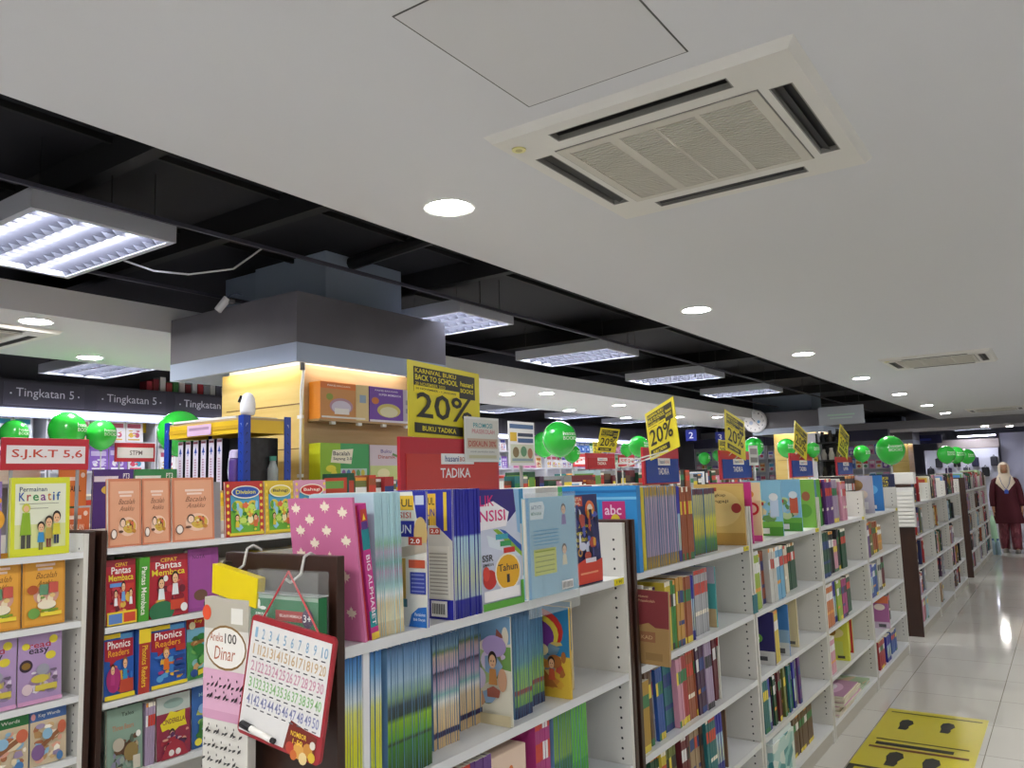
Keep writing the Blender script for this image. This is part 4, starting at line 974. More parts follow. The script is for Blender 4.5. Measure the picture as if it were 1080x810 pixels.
bacalah('peach Bacalah Anakku reading book nearest the brown end, second row top shelf', 1.70, T2R[0] + 0.001, 0.136)
bacalah('peach Bacalah Anakku reading book in the middle of the three, second row top shelf', 1.842, T2R[0] + 0.001, 0.12)
bacalah('peach Bacalah Anakku reading book beside the grey gap, second row top shelf', 1.975, T2R[0] + 0.001, 0.2)
def maths(label, y, w, c1, c2, word, wc):
    it = [('r', 0, 0, 1, 1, c1)] + [('e', 0.06 + 0.88 * (k % 2), 0.08 + 0.12 * (k // 2), 0.035, 0.03, 'f0d24a') for k in range(16)] + [('r', 0.12, 0.05, 0.76, 0.7, '4f9fc8'), ('r', 0.12, 0.05, 0.76, 0.42, '6cb03c'), ('e', 0.5, 0.4, 0.26, 0.2, '9fcf4a'), ('e', 0.3, 0.55, 0.15, 0.1, 'e2d04a'), ('e', 0.7, 0.55, 0.13, 0.1, 'e0c04a'), *mess(0.12, 0.06, 0.76, 0.62, ['8fc8e6', 'd8e04a', '5aa038', 'f0e6b8', 'e0a04a', 'c8e06a', '3f8a3a', 'd86a4a'], 34, 3), ('e', 0.5, 0.80, 0.38, 0.12, 'f0ecd8'), ('e', 0.5, 0.80, 0.35, 0.10, c2), ('t', word, 0.24, 0.765, 0.52, 0.075, wc)] + kid(0.26, 0.08, 0.32, 'd6c43a') + kid(0.74, 0.08, 0.32, 'cf6a3a') + [('r', 0.05, 0.02, 0.9, 0.05, 'e0c93a')]
    return faceout(label, y, T2R[0] + 0.001, X2 - 0.02, w, 0.25, 0.014, c1, it, lean=-0.06, name='workbook', cat='workbook')
faceout('plain grey card standing in the gap beside the third peach reading book', 2.183, T2R[0] + 0.001, X2 - 0.05, 0.045, 0.25, 0.01, '8f8f94', [('r', 0, 0, 1, 1, '95959a')], lean=-0.04, name='card', cat='card')
maths('red-bordered Division workbook with a blue title oval, second row top shelf', 2.235, 0.205, 'b8322f', '2a4fa5', 'Division', 'e9e03a')
maths('yellow Bahagi workbook partly behind the maple leaf book, second row top shelf', 2.45, 0.17, 'd8b93c', 'd6c24a', 'Bahagi', '2a2a4a')
maths('pink Bahagi workbook beside the yellow one, second row top shelf', 2.63, 0.2, 'd69ab8', 'c4302f', 'Bahagi', 'f3e6d8')
def pantas(label, y, w, v):
    it = [('r', 0, 0, 1, 1, 'b02636'), ('r', 0.0, 0.9, 1, 0.1, '8a2030'), ('t', 'CEPAT', 0.3, 0.89, 0.42, 0.06, 'e9c23a'), ('t', 'Pantas', 0.17, 0.78, 0.66, 0.11, 'f0f0ee'), ('t', 'Membaca', 0.08, 0.67, 0.84, 0.1, 'e9d83a')]
    it += mess(0.04, 0.02, 0.92, 0.62, ['8a1c2c', 'c8404a', '6a2030', 'd86a5a', 'e0b84a', 'a03040'], 26, 5 + v)
    it += ([('r', 0.1, 0.58, 0.5, 0.06, '5f8fd0'), ('r', 0.62, 0.5, 0.3, 0.12, 'c8392f')] + kid(0.3, 0.2, 0.34, 'e6e6ea') + kid(0.55, 0.24, 0.42, '6f9fd6') + kid(0.8, 0.2, 0.34, 'e6e6ea') + [('r', 0, 0, 1, 0.2, 'e6c832'), ('r', 0.05, 0.02, 0.45, 0.15, '5a7fc0'), ('r', 0.55, 0.03, 0.4, 0.14, 'c8452f')]) if v else (kid(0.3, 0.15, 0.5, 'dfe6ea') + kid(0.65, 0.2, 0.52, 'e6e9ee') + [('e', 0.3, 0.1, 0.32, 0.16, '2f6f4a'), ('r', 0.52, 0.1, 0.36, 0.16, 'c8452f'), ('e', 0.87, 0.12, 0.09, 0.07, 'e9e9e9'), ('e', 0.4, 0.62, 0.06, 0.05, 'e9e9e9')])
    return faceout(label, y, T2R[1] + 0.001, X2 - 0.02, w, 0.25, 0.03, 'a82334', it, lean=-0.05, name='reading_book')
pantas('red Pantas Membaca box set of three children beside the brown end, second row', 1.70, 0.12, 1)
o = book('green Pantas Membaca spine standing between two red covers, second row', (X2 - 0.012, 1.826, T2R[1]), 0.044, 0.19, 0.252, '4a9a2f', front=[('r', 0, 0, 1, 1, '4a9a2f')])
vs, fs = glyphs('Pantas Membaca', 1)
sp = B()
sp.add([(0.0012, 0.010 + v * 0.022, 0.215 - u * 0.19) for u, v in vs], fs, 'f3f3e8')
sp.build('spine_lettering', o)
pantas('red Pantas Membaca cover with two reading children, second row', 1.876, 0.176, 0)
faceout('purple-magenta book behind the red reading covers, second row second shelf', 2.06, T2R[1] + 0.001, X2 - 0.03, 0.15, 0.262, 0.03, '8a3f86', [('r', 0, 0, 1, 1, '8f428a'), ('r', 0.05, 0.05, 0.7, 0.9, '9a4a94'), ('t', 'NOTA', 0.15, 0.84, 0.4, 0.06, '5a2a5a'), ('e', 0.4, 0.25, 0.22, 0.09, '6a4a3a'), ('r', 0.5, 0.05, 0.16, 0.08, '3a3a3e')], lean=-0.05)
run(2.225, 2.5, 10, 'cream', T2R[1], X=X2 - 0.03, h=0.2, where='behind the purple book, second row second shelf')
run(2.52, 2.88, 9, 'yellow', T2R[1], X=X2 - 0.03, h=0.22, where='by the bay end, second row second shelf')
def phonics(label, y, w, v):
    it = [('r', 0, 0, 1, 1, '2a5cb0'), ('r', 0, 0.93, 0.55, 0.07, 'e9cc2f'), ('r', 0.55, 0.9, 0.4, 0.08, '5aa0d8'), ('p', [(0.02, 0.9), (0.98, 0.9), (0.98, 0.62), (0.4, 0.58), (0.2, 0.5), (0.2, 0.58), (0.02, 0.6)], 'a82034'), ('t', 'Phonics', 0.12, 0.77, 0.76, 0.12, 'f4f2ee'), ('t', 'Readers', 0.14, 0.65, 0.7, 0.1, 'e9a52f')]
    it += mess(0.03, 0.06, 0.94, 0.5, ['3a7ac8', '1f4a94', 'b03a7a', 'd8702f', '5aa0d8', 'e0b03a', '7a2a5a'], 26, 8 + v)
    it += ([('e', 0.3, 0.3, 0.24, 0.2, 'a02a6a')] + kid(0.27, 0.1, 0.44, 'b03a7a', '4a2416') + kid(0.68, 0.14, 0.48, '2f8fc0', '8a5a30') + [('r', 0, 0, 1, 0.07, 'e6d02f'), ('r', 0.5, 0.08, 0.45, 0.2, 'b8452f')]) if v else (kid(0.42, 0.14, 0.5, 'e0762a', 'c9862f') + [('r', 0.68, 0.55, 0.28, 0.1, 'b8382f')] + [('r', 0.62, 0.15 + 0.09 * k, 0.32, 0.06, '26458a') for k in range(4)] + [('r', 0, 0, 1, 0.06, 'e6d02f')])
    return faceout(label, y, T2R[2] + 0.001, X2 - 0.02, w, 0.245, 0.03, '274f9c', it, lean=-0.05, name='reading_book')
phonics('Phonics Readers box cover with two children beside the brown end, second row third shelf', 1.70, 0.12, 1)
o = book('blue Phonics Readers box turned to its red lettered spine, second row third shelf', (X2 - 0.008, 1.83, T2R[2]), 0.05, 0.19, 0.25, '2a5cb0', spine='b03a2f', front=[('r', 0, 0, 1, 1, '2a5cb0')])
vs, fs = glyphs('Phonics Readers', 1)
sp = B()
sp.art((0, 0, 0), (0, 1, 0), (0, 0, 1), 0.05, 0.25, [('r', 0, 0.78, 1, 0.22, 'e9cc2f')])
sp.add([(0.0018, 0.013 + v * 0.024, 0.185 - u * 0.16) for u, v in vs], fs, 'f0c23a')
sp.build('spine_lettering', o)
phonics('Phonics Readers box cover with one orange child, second row third shelf', 1.89, 0.16, 0)
faceout('green Key Words reader with a red title band, second row third shelf', 2.06, T2R[2] + 0.001, X2 - 0.03, 0.19, 0.26, 0.014, '3f8a4a', [('r', 0, 0, 1, 1, '4f9a58'), ('r', 0, 0.8, 1, 0.2, 'b8302f'), ('t', 'Key Words', 0.2, 0.87, 0.6, 0.07, 'f0cf3a'), ('r', 0, 0.6, 1, 0.2, '6fa8c0'), *mess(0.02, 0.1, 0.96, 0.66, ['2f7a3a', '6fae5a', '8ac0c8', '3a6a3a', 'c8a06a', '9a6a3a', '4a90a8'], 36, 11), ('e', 0.12, 0.85, 0.08, 0.06, 'd8c9a0')] + kid(0.65, 0.25, 0.4, 'a56a3a') + [('p', [(0.25, 0.05), (1, 0.2), (1, 0.28), (0.25, 0.13)], 'e6d23a'), ('e', 0.15, 0.1, 0.09, 0.06, '2a4a8a')], lean=-0.05)
faceout('grey-green fairy tale reader beside the brown end, second row bottom shelf', 1.72, T2R[3] + 0.001, X2 - 0.02, 0.145, 0.245, 0.016, '7f9a8a', [('r', 0, 0, 1, 1, '86a090'), ('t', 'Tales', 0.4, 0.86, 0.35, 0.06, '2a3a34'), ('t', 'Three Bears', 0.15, 0.66, 0.6, 0.08, 'b0785a'), *mess(0.05, 0.05, 0.9, 0.56, ['6a4f3a', '9aa89a', '5a6a5a', 'b9a88a', '7a5a4a', '8a8aa0', '4a5a4e'], 36, 12), ('e', 0.55, 0.36, 0.2, 0.1, '5a4030'), ('e', 0.65, 0.3, 0.2, 0.14, '8f7a4a'), ('e', 0.3, 0.45, 0.16, 0.1, 'b9b0a0'), ('e', 0.85, 0.55, 0.07, 0.05, 'ece9e0'), ('r', 0.7, 0.03, 0.2, 0.2, 'cfc9b8')], lean=-0.05)
run(1.875, 1.915, 4, 'mauve', T2R[3], X=X2 - 0.02, h=0.24, where='between two fairy tale covers, second row bottom shelf')
faceout('CINDERELLA fairy tale reader in maroon with a yellow title burst, second row bottom shelf', 1.925, T2R[3] + 0.001, X2 - 0.02, 0.15, 0.245, 0.016, '8a2f45', [('r', 0, 0, 1, 1, '8f3048'), ('r', 0, 0.72, 1, 0.28, 'b9c2bc'), ('e', 0.5, 0.86, 0.3, 0.08, '8fa7a0'), ('p', [(0.1, 0.56), (0.25, 0.62), (0.4, 0.74), (0.6, 0.7), (0.85, 0.72), (0.84, 0.58), (0.9, 0.46), (0.66, 0.46), (0.5, 0.4), (0.34, 0.46), (0.16, 0.44)], 'e3d02f'), ('t', 'CINDERELLA', 0.17, 0.54, 0.66, 0.08, '6a1f3a'), ('e', 0.45, 0.38, 0.09, 0.08, '3a2a22'), ('e', 0.45, 0.36, 0.07, 0.06, 'e3b892'), *mess(0.03, 0.02, 0.94, 0.42, ['a53040', '6a1f3a', '5a2f5a', 'd8a08a', '8a4a6a', 'c8b0b8', '3a2438'], 34, 13), ('p', [(0.1, 0.0), (0.9, 0.0), (0.75, 0.2), (0.5, 0.3), (0.25, 0.2)], 'a53040'), ('e', 0.4, 0.08, 0.08, 0.05, 'e9e2e0'), ('e', 0.6, 0.08, 0.08, 0.05, 'e9e2e0')], lean=-0.05)
faceout('blue fairy tale reader with green hills, second row bottom shelf', 2.09, T2R[3] + 0.001, X2 - 0.03, 0.17, 0.25, 0.016, '2f5a9c', [('r', 0, 0, 1, 1, '3a68ac'), ('t', 'Magic Pot', 0.2, 0.8, 0.6, 0.08, '9fd0e6'), *mess(0.03, 0.05, 0.94, 0.7, ['5f9a4a', '3f7a3a', '8fb4e0', '2a4a8a', '7ab06a', 'c8d06a'], 34, 14), ('e', 0.15, 0.1, 0.1, 0.06, 'e9e04a')], lean=-0.05)
run(2.3, 2.86, 16, 'olive', T2R[3], X=X2 - 0.02, h=0.22, where='past the blue fairy tale, second row bottom shelf')
run(2.29, 2.86, 14, 'sky', T2R[2], X=X2 - 0.02, h=0.23, where='past the green reader, second row third shelf')
# left bay of the second row
faceout('Permainan Kreatif workbook, yellow-green border, standing by the brown end of the left bay', 1.335, T2L[0] + 0.001, X2 + 0.0, 0.205, 0.282, 0.014, 'cfd42a', [
    ('r', 0, 0, 1, 1, 'd3d82f'), ('r', 0.07, 0.12, 0.86, 0.8, 'e2e6cf'), ('r', 0.07, 0.1, 0.86, 0.3, 'd6dc9a'), ('t', 'Permainan', 0.14, 0.82, 0.46, 0.06, '3a4a6a'), ('t', 'K', 0.13, 0.70, 0.1, 0.11, '2a4fa5'), ('t', 'r', 0.26, 0.70, 0.07, 0.08, 'a52a3a'), ('t', 'e', 0.36, 0.70, 0.1, 0.08, '2a8a4a'), ('t', 'a', 0.49, 0.70, 0.09, 0.08, '7a3a8a'), ('t', 't', 0.61, 0.70, 0.06, 0.1, 'c8702a'), ('t', 'i', 0.7, 0.70, 0.03, 0.11, '2a4fa5'), ('t', 'f', 0.76, 0.70, 0.07, 0.11, '2a6aa5'), ('r', 0.14, 0.66, 0.66, 0.006, '6a6a5a'), ('r', 0.28, 0.6, 0.34, 0.006, '6a6a5a')]
    + [('p', [(0.15, 0.26), (0.34, 0.26), (0.31, 0.55), (0.19, 0.55)], '8ab02a'), ('e', 0.25, 0.61, 0.07, 0.06, 'c9c94a'), ('e', 0.25, 0.6, 0.045, 0.04, 'e6b98f'), ('r', 0.17, 0.1, 0.07, 0.17, '4a4a44'), ('r', 0.26, 0.1, 0.07, 0.17, '4a4a44')]
    + kid(0.5, 0.07, 0.36, '3a8fc8', leg='7a7a4a') + kid(0.63, 0.1, 0.4, 'b8a04a', leg='7a3a2f') + kid(0.76, 0.14, 0.42, 'd8cf3a', leg='2f3a5a'), lean=-0.05, name='workbook', cat='workbook')
faceout('lilac workbook with orange shapes beside the Permainan Kreatif book', 1.09, T2L[0] + 0.001, X2 - 0.01, 0.22, 0.27, 0.014, '8a72b0', [('r', 0, 0, 1, 1, '9078b6'), ('e', 0.85, 0.5, 0.2, 0.16, 'e0a02f'), ('e', 0.9, 0.75, 0.1, 0.05, 'e0a02f'), ('e', 0.8, 0.2, 0.12, 0.08, '6a4a9a')], lean=-0.05, name='workbook', cat='workbook')
for i, (y, lb) in enumerate(((1.395, 'orange Bacalah Anakku reader beside the white bay end under the Permainan Kreatif book'), (1.24, 'orange Bacalah Anakku reader half cut by the picture edge'))):
    bacalah(lb, y, T2L[1] + 0.001, 0.148, 'dc9f3c', 1)
for i, (y, lb) in enumerate(((1.39, 'mauve read easy reader beside the white bay end, third shelf of the left bay'), (1.235, 'mauve read easy reader half cut by the picture edge'))):
    faceout(lb, y, T2L[2] + 0.001, X2 - 0.02, 0.15, 0.24, 0.02, 'a58ab5', [('r', 0, 0, 1, 1, 'ab90bc'), ('t', 'read', 0.24, 0.8, 0.5, 0.09, 'a8283a'), ('t', 'easy', 0.24, 0.69, 0.46, 0.1, '1f1a22'), ('e', 0.17, 0.84, 0.09, 0.05, 'd8c83a'), ('e', 0.8, 0.9, 0.1, 0.06, 'd8c83a'), ('e', 0.74, 0.67, 0.12, 0.06, 'd8c83a'), ('e', 0.18, 0.56, 0.15, 0.09, '3a2a3a'), ('e', 0.18, 0.56, 0.1, 0.05, '8a6a2a'), *mess(0.25, 0.1, 0.7, 0.46, ['c9b84a', '8a7a9a', 'd6c8dc', '6a5a72', 'b0a070', 'e0d8e0'], 24, 15), ('e', 0.55, 0.48, 0.15, 0.08, '9a9aa8'), ('e', 0.48, 0.35, 0.2, 0.06, 'c9b84a'), ('e', 0.2, 0.22, 0.12, 0.08, 'd6c0c8'), ('r', 0.38, 0.18, 0.5, 0.08, 'c9b84a'), ('r', 0.0, 0, 1, 0.06, 'd09ac0')], lean=-0.05, name='reading_book')
for y, w, c, lb in ((1.27, 0.165, '2f7a44', 'Key Words reader with a green title band, low shelf of the left bay'), (1.44, 0.125, '4a6fae', 'Key Words reader with a blue title band, low shelf of the left bay')):
    faceout(lb, y, T2L[3] + 0.001, X2 - 0.02, w, 0.19, 0.012, c, [('r', 0, 0, 1, 1, 'c9b89a'), ('r', 0, 0.8, 1, 0.2, c), ('t', 'Key Words', 0.22, 0.85, 0.6, 0.08, 'e6e6e0'), ('e', 0.08, 0.89, 0.06, 0.06, 'e0a0a0'), *mess(0.02, 0.02, 0.96, 0.76, ['c9a87a', 'e0d0b0', 'b08a5a', '8ab4d0', 'd8a08a', 'f0e8d8', '9a8aa8', 'a86a4a'], 34, int(y * 100)), ('p', [(0.1, 0.2), (0.85, 0.55), (0.85, 0.65), (0.1, 0.3)], '8a5a3a'), ('e', 0.85, 0.62, 0.12, 0.12, 'c4664a'), ('e', 0.2, 0.25, 0.18, 0.14, '7a5a8a'), ('e', 0.45, 0.55, 0.14, 0.1, '8ab4d0'), ('e', 0.8, 0.1, 0.09, 0.08, '4a7ab0')], lean=-0.05, name='reading_book')
faceout('orange reader on the bottom shelf of the left bay, under the Key Words readers', 1.42, 0.1, X2 - 0.02, 0.15, 0.27, 0.02, 'c9643a', [('r', 0, 0, 1, 1, 'c9643a'), ('t', 'Ceria', 0.2, 0.8, 0.6, 0.1, 'f0dcc0')], lean=-0.05, name='reading_book')
faceout('rust reader half cut by the picture edge, bottom shelf of the left bay', 1.25, 0.1, X2 - 0.02, 0.15, 0.27, 0.02, 'b5532f', [('r', 0, 0, 1, 1, 'b5532f'), ('t', 'Ceria', 0.2, 0.8, 0.6, 0.1, 'f0dcc0')], lean=-0.05, name='reading_book')
# books lying behind the left bay top
for i, (c, nm) in enumerate((('3a3a42', 'black'), ('e8e4dc', 'white'), ('e9d8c0', 'cream'), ('e6e8ea', 'grey'))):
    tag(B().box(-0.2, 0, 0, 0.42, 0, 0.014, c, None, {5: PAGES}).build('book', None, (X2 - 0.375, 1.18, 1.60 + 0.0145 * i)), f'{nm} book lying in the flat pile behind the Permainan Kreatif workbook, {ORD[i]} from below', 'book')
t = thing('book_easel', 'grey wire riser carrying the flat pile behind the left bay', 'stand', (X2 - 0.475, 1.39, 0))
B().box(-0.1, 0.1, -0.21, 0.21, 1.585, 1.599, '8a8a90').box(-0.09, -0.08, -0.2, 0.2, 0, 1.585, '8a8a90').build('riser_plate', t)
for i, (c, w_) in enumerate((('e2803a', 'TAMIL'), ('d8703f', 'SOALAN'))):
    faceout(f'orange exam workbook with a {("black", "white")[i]} title behind the brown end, {("upper", "lower")[i]} of two', 1.69 + 0.004 * i, (1.50, 1.337)[i], X2 - 0.405 + 0.025 * i, 0.115, 0.155, 0.01, c, [('r', 0, 0, 1, 1, c), ('r', 0.1, 0.7, 0.6, 0.1, 'f6e0d0'), ('t', w_, 0.3, 0.4, 0.5, 0.16, '3a2a22' if i == 0 else 'fff0e0'), ('e', 0.85, 0.85, 0.08, 0.07, 'f6e0d0')], lean=0, name='workbook', cat='workbook')
# taller books in the rear of the second row, seen over its top shelf
for i, (y, w_, c, c2) in enumerate(((1.815, 0.18, '4a2f7c', 'e9e4f0'), (2.0, 0.21, '3a8a52', 'e9f0e6'))):
    faceout(f'{("purple", "green")[i]} workbook peeping over the peach readers in the second row', y, 1.355, X2 - 0.37, w_, 0.30, 0.012, c, [('r', 0, 0, 1, 1, c), ('p', [(0.02, 0.9), (0.62, 0.9), (0.6, 0.82), (0.02, 0.82)], c2), ('t', 'PT3', 0.74, 0.86, 0.16, 0.08, 'f3f3f3'), ('e', 0.5, 0.7, 0.3, 0.08, 'e0c04a')], lean=0, name='workbook', cat='workbook')
scatter(R2[1:6], T2R[:1], X2 - 0.01, 'the second row', hmax=0.29, cover=0.97, wmin=0.03, wmax=0.12, w=0.2, name='textbook')
scatter(R2[1:2], T2R[1:3], X2 - 0.01, 'the row behind, low', hmax=0.24, cover=0.95, wmin=0.05, wmax=0.14, w=0.2, name='guide_book')
scatter(R3, T2R[:1], X3 - 0.01, 'the third row', hmax=0.3, cover=0.97, wmin=0.1, wmax=0.26, w=0.2, name='exercise_book')
# books on the rear edge of the aisle row, only their white tops and blue covers show
for i, (y, t_, c, nm, x) in enumerate(((2.10, 0.2, 'b9d8e6', 'pale blue', 0), (2.32, 0.14, '4a9fd6', 'bright blue', 0.01), (2.53, 0.16, 'e6e6e6', 'white', 0.0), (2.72, 0.06, '3f9a5a', 'green', 0.0), (2.80, 0.2, 'b03a7a', 'magenta', 0.02), (3.02, 0.3, 'e8e8ea', 'white-topped', 0.0), (3.35, 0.3, 'd6c9a0', 'cream', 0.0))):
    book(f'{nm} workbook block standing behind the aisle row, {ORD[i]} along its rear edge', (-1.655 - x, y, 1.222), t_, 0.22, 0.30, c, group='workbooks along the rear edge of the aisle row')
t = thing('bookshelf', 'narrow rear shelf backing onto the nearest aisle bays', 'bookshelf', (-1.63, 2.0, 0))
B().box(-0.28, 0, 0, 1.75, 1.2, 1.221, SHELF).build('shelf', t)
B().box(-0.28, 0, 0, 0.018, 0, 1.2, MEL).build('side_panel', t)
B().box(-0.28, 0, 1.732, 1.75, 0, 1.2, MEL).build('side_panel', t)
B().box(-0.28, 0, 0.018, 1.732, 0.6, 0.62, SHELF).build('shelf', t)

# ------------------------------------------------------------------ packs hanging on the brown end panel of the nearest bay
def hook(x, y, z, label):
    t = thing('wire_hook', label, 'hook', (x, y, z))
    B().tube([(0.0, 0.035, 0.0), (0.0, 0.012, 0.012), (0.0, -0.004, 0.006), (-0.004, -0.010, -0.03), (-0.012, -0.03, -0.045), (-0.014, -0.042, -0.036)], 0.003, M('cfcfcc', 0.35), 8).build('bent_wire', t)
    return t
EY = 1.152
hook(-1.526, EY, 1.412, 'white wire hook over the brown end panel above the yellow pouch')
hook(-1.336, EY, 1.400, 'white wire hook over the brown end panel above the green clear-topped pack')
t = thing('wire_hook', 'dark metal hook through the yellow pouch header', 'hook', (-1.585, EY - 0.02, 1.385))
B().tube([(0, 0.018, 0.0), (0.0, 0.0, 0.004), (0.004, -0.012, -0.012), (0.016, -0.014, -0.03), (0.026, -0.012, -0.036)], 0.0035, M('4a4238', 0.35), 8).build('bent_wire', t)
t = thing('card_pack', 'tall white Dinar card pack with a yellow header hanging on the brown end panel', 'card pack', (-1.612, EY - 0.05, 0.90))
b = B()
yl = M('e3cb14', 0.3)
b.poly([(0.025, 0.0, 0.425), (0.178, 0.0, 0.40), (0.183, 0.0, 0.462), (0.026, 0.0, 0.488)], yl)
b.poly([(0.025, 0.02, 0.425), (0.026, 0.02, 0.488), (0.183, 0.02, 0.462), (0.178, 0.02, 0.40)], yl)
b.poly([(0.178, 0.0, 0.40), (0.178, 0.02, 0.40), (0.183, 0.02, 0.462), (0.183, 0.0, 0.462)], M('c9b20f', 0.3))
b.poly([(0.026, 0.0, 0.488), (0.183, 0.0, 0.462), (0.183, 0.02, 0.462), (0.026, 0.02, 0.488)], yl)
b.build('pouch_header', t)
B().box(0.0, 0.155, 0.0, 0.02, -0.06, 0.415, M('dedad2', 0.35)).build('card', t)
sc = [('r', 0, 0, 1, 1, 'd9d6cf'), ('r', 0, 0.86, 1, 0.14, 'b8b2a4'), ('e', 0.5, 0.78, 0.46, 0.1, '8a6a3a'), ('e', 0.5, 0.78, 0.43, 0.09, 'ebe8e2'), ('t', '100', 0.48, 0.80, 0.26, 0.045, '3a3430'), ('t', 'Aneka', 0.14, 0.805, 0.3, 0.04, 'b5654a', 0), ('t', 'Dinar', 0.24, 0.725, 0.46, 0.06, 'b5654a', 0, 0.03), ('e', 0.06, 0.93, 0.1, 0.035, 'e0522f'), ('r', 0.62, 0.89, 0.26, 0.07, 'e4e2da'), ('r', 0, 0.5, 1, 0.18, 'd9a9c4'), ('r', 0, 0.46, 1, 0.04, 'cf9ab8')]
for k, (yy, hh) in enumerate(((0.6, 0.035), (0.55, 0.03), (0.40, 0.03), (0.34, 0.025), (0.28, 0.028), (0.22, 0.025), (0.15, 0.03))):
    for q in range(9):
        xx = 0.08 + q * 0.095 + 0.02 * math.sin(q * 3.1 + k)
        sc += [('p', [(xx, yy), (xx + 0.05, yy + 0.006), (xx + 0.085, yy + hh * (0.4 + 0.6 * ((q * 7 + k) % 3) / 2)), (xx + 0.07, yy + hh * 0.3), (xx + 0.02, yy + 0.014)], '4a4048' if k < 2 else '3a3a3c')]
        if (q + k) % 2:
            sc += [('e', xx + 0.03, yy + hh + 0.008, 0.012, 0.006, '3a3a3c')]
for k in range(4):
    sc += [('t', ('Sembilan Puluh', 'dan Dari hati', 'Al Khidmah', 'Insan Mulia')[k], 0.2, 0.09 - 0.028 * k, 0.56, 0.018, '4a4a4c', 0)]
B().art((0.0, 0.0, -0.06), (1, 0, 0), (0, 0, 1), 0.155, 0.475, sc, 0.0004).build('card_print', t)
t = thing('activity_pack', 'green 3+ activity pack in a clear-topped bag hanging on the brown end panel', 'activity pack', (-1.462, EY - 0.045, 1.08))
B().box(0.0, 0.215, 0.0, 0.022, 0, 0.25, M('1f6f42', 0.3)).build('booklet', t)
B().art((0, 0, 0), (1, 0, 0), (0, 0, 1), 0.215, 0.25, [('r', 0, 0, 1, 1, '24774a'), ('r', 0.0, 0.97, 1, 0.03, '9ab0a0'), ('t', 'smart', 0.1, 0.80, 0.18, 0.06, 'e6ece4', 0), ('e', 0.15, 0.92, 0.02, 0.04, 'e6ece4'), ('e', 0.21, 0.89, 0.05, 0.015, 'e6ece4'), ('r', 0.4, 0.80, 0.45, 0.085, 'b0322f'), ('t', 'BELAJAR MEMBACA', 0.46, 0.825, 0.32, 0.03, 'f0dcd4'), ('e', 0.86, 0.835, 0.08, 0.075, '4a2f5a'), ('t', '3+', 0.80, 0.805, 0.11, 0.06, 'f0f0f0'), ('t', 'Belajar 1 hingga 50', 0.34, 0.72, 0.38, 0.03, 'd6e6da', 0), ('r', 0.1, 0.1, 0.8, 0.3, '3fa066')], 0.0004).build('booklet_print', t)
B().box(-0.003, 0.218, -0.0035, -0.003, -0.004, 0.30, M('dfe6e6', 0.06, alpha=0.07)).box(-0.003, 0.218, 0.0235, 0.024, -0.004, 0.30, M('dfe6e6', 0.06, alpha=0.07)).box(-0.003, 0.218, -0.0034, 0.0236, 0.252, 0.254, M('dfe6e6', 0.06, alpha=0.5)).build('clear_bag', t)
# tilted number whiteboard hung by a red cord
t = thing('whiteboard', 'tilted red-framed number whiteboard from 1 to 50 hanging on the brown end panel', 'whiteboard', (-1.416, EY - 0.068, 1.294))
o_u, o_v = Vector((0.9925, 0, -0.122)), Vector((-0.225, 0, -0.974))
TW = Matrix(((0.985, 0, -0.172, 0), (0, 1, 0, 0), (-0.172, 0, -0.985, 0), (0, 0, 0, 1)))
def board_pt(u, v, y=0):                                   # metres along the top edge and down the left edge
    a = Vector((0.9932, 0, -0.1165)); d = Vector((-0.195, 0, -0.975))
    return a * u + d * v + Vector((0, y, 0))
BW, BH, NR = 0.25, 0.246, 6
rim, pts = [], []
for (cx, cy, a0) in ((BW - 0.012, 0.012, -90), (BW - 0.012, BH - 0.012, 0), (0.012, BH - 0.012, 90), (0.012, 0.012, 180)):
    for k in range(NR + 1):
        a = math.radians(a0 + 90 * k / NR)
        rim.append((cx + 0.012 * math.cos(a), cy + 0.012 * math.sin(a)))
n = len(rim)
b = B()
b.add([board_pt(u, v, -0.004) for u, v in rim] + [board_pt(u, v, 0.003) for u, v in rim], [tuple(range(n - 1, -1, -1)), tuple(range(n, 2 * n))] + [(k, (k + 1) % n, n + (k + 1) % n, n + k) for k in range(n)], M('a02832', 0.3))
b.build('frame', t)
b = B()
b.add([board_pt(u, v, -0.0046) for u, v in ((0.006, 0.012), (BW - 0.007, 0.012), (BW - 0.007, BH - 0.055), (0.155, BH - 0.06), (0.145, BH - 0.007), (0.005, BH - 0.007))], [(0, 5, 4, 3, 2, 1)], M('dfdedd', 0.15))
b.build('writing_surface', t)
b = B()
rowc = ('8fb4d0', 'd0b48f', 'd09ab0', '94c48a', '8a8fb8')
for r_ in range(5):
    for c_ in range(10):
        vs, fs = glyphs(str(r_ * 10 + c_ + 1), 1)
        wd = 0.008 if r_ * 10 + c_ < 9 else 0.0185
        b.add([board_pt(0.018 + c_ * 0.0222 + u * wd, 0.044 + r_ * 0.034 - v * 0.021, -0.0052) for u, v in vs], fs, rowc[r_])
        b.add([board_pt(0.02 + c_ * 0.0222 + u, 0.049 + r_ * 0.034 + v, -0.0052) for u, v in ((0, 0), (0.012, 0), (0.012, 0.0025), (0, 0.0025))], [(0, 3, 2, 1)], '6a6a70')
vs, fs = glyphs('NOMBOR 1-50', 1)
b.build('numbers', t)
b = B()
b.add([board_pt(u, v, -0.0049) for u, v in ((0.158, BH - 0.066), (BW - 0.014, BH - 0.05), (BW - 0.016, BH - 0.012), (0.235, BH - 0.002), (0.145, BH - 0.006))], [(0, 4, 3, 2, 1)], '7a2a1f')
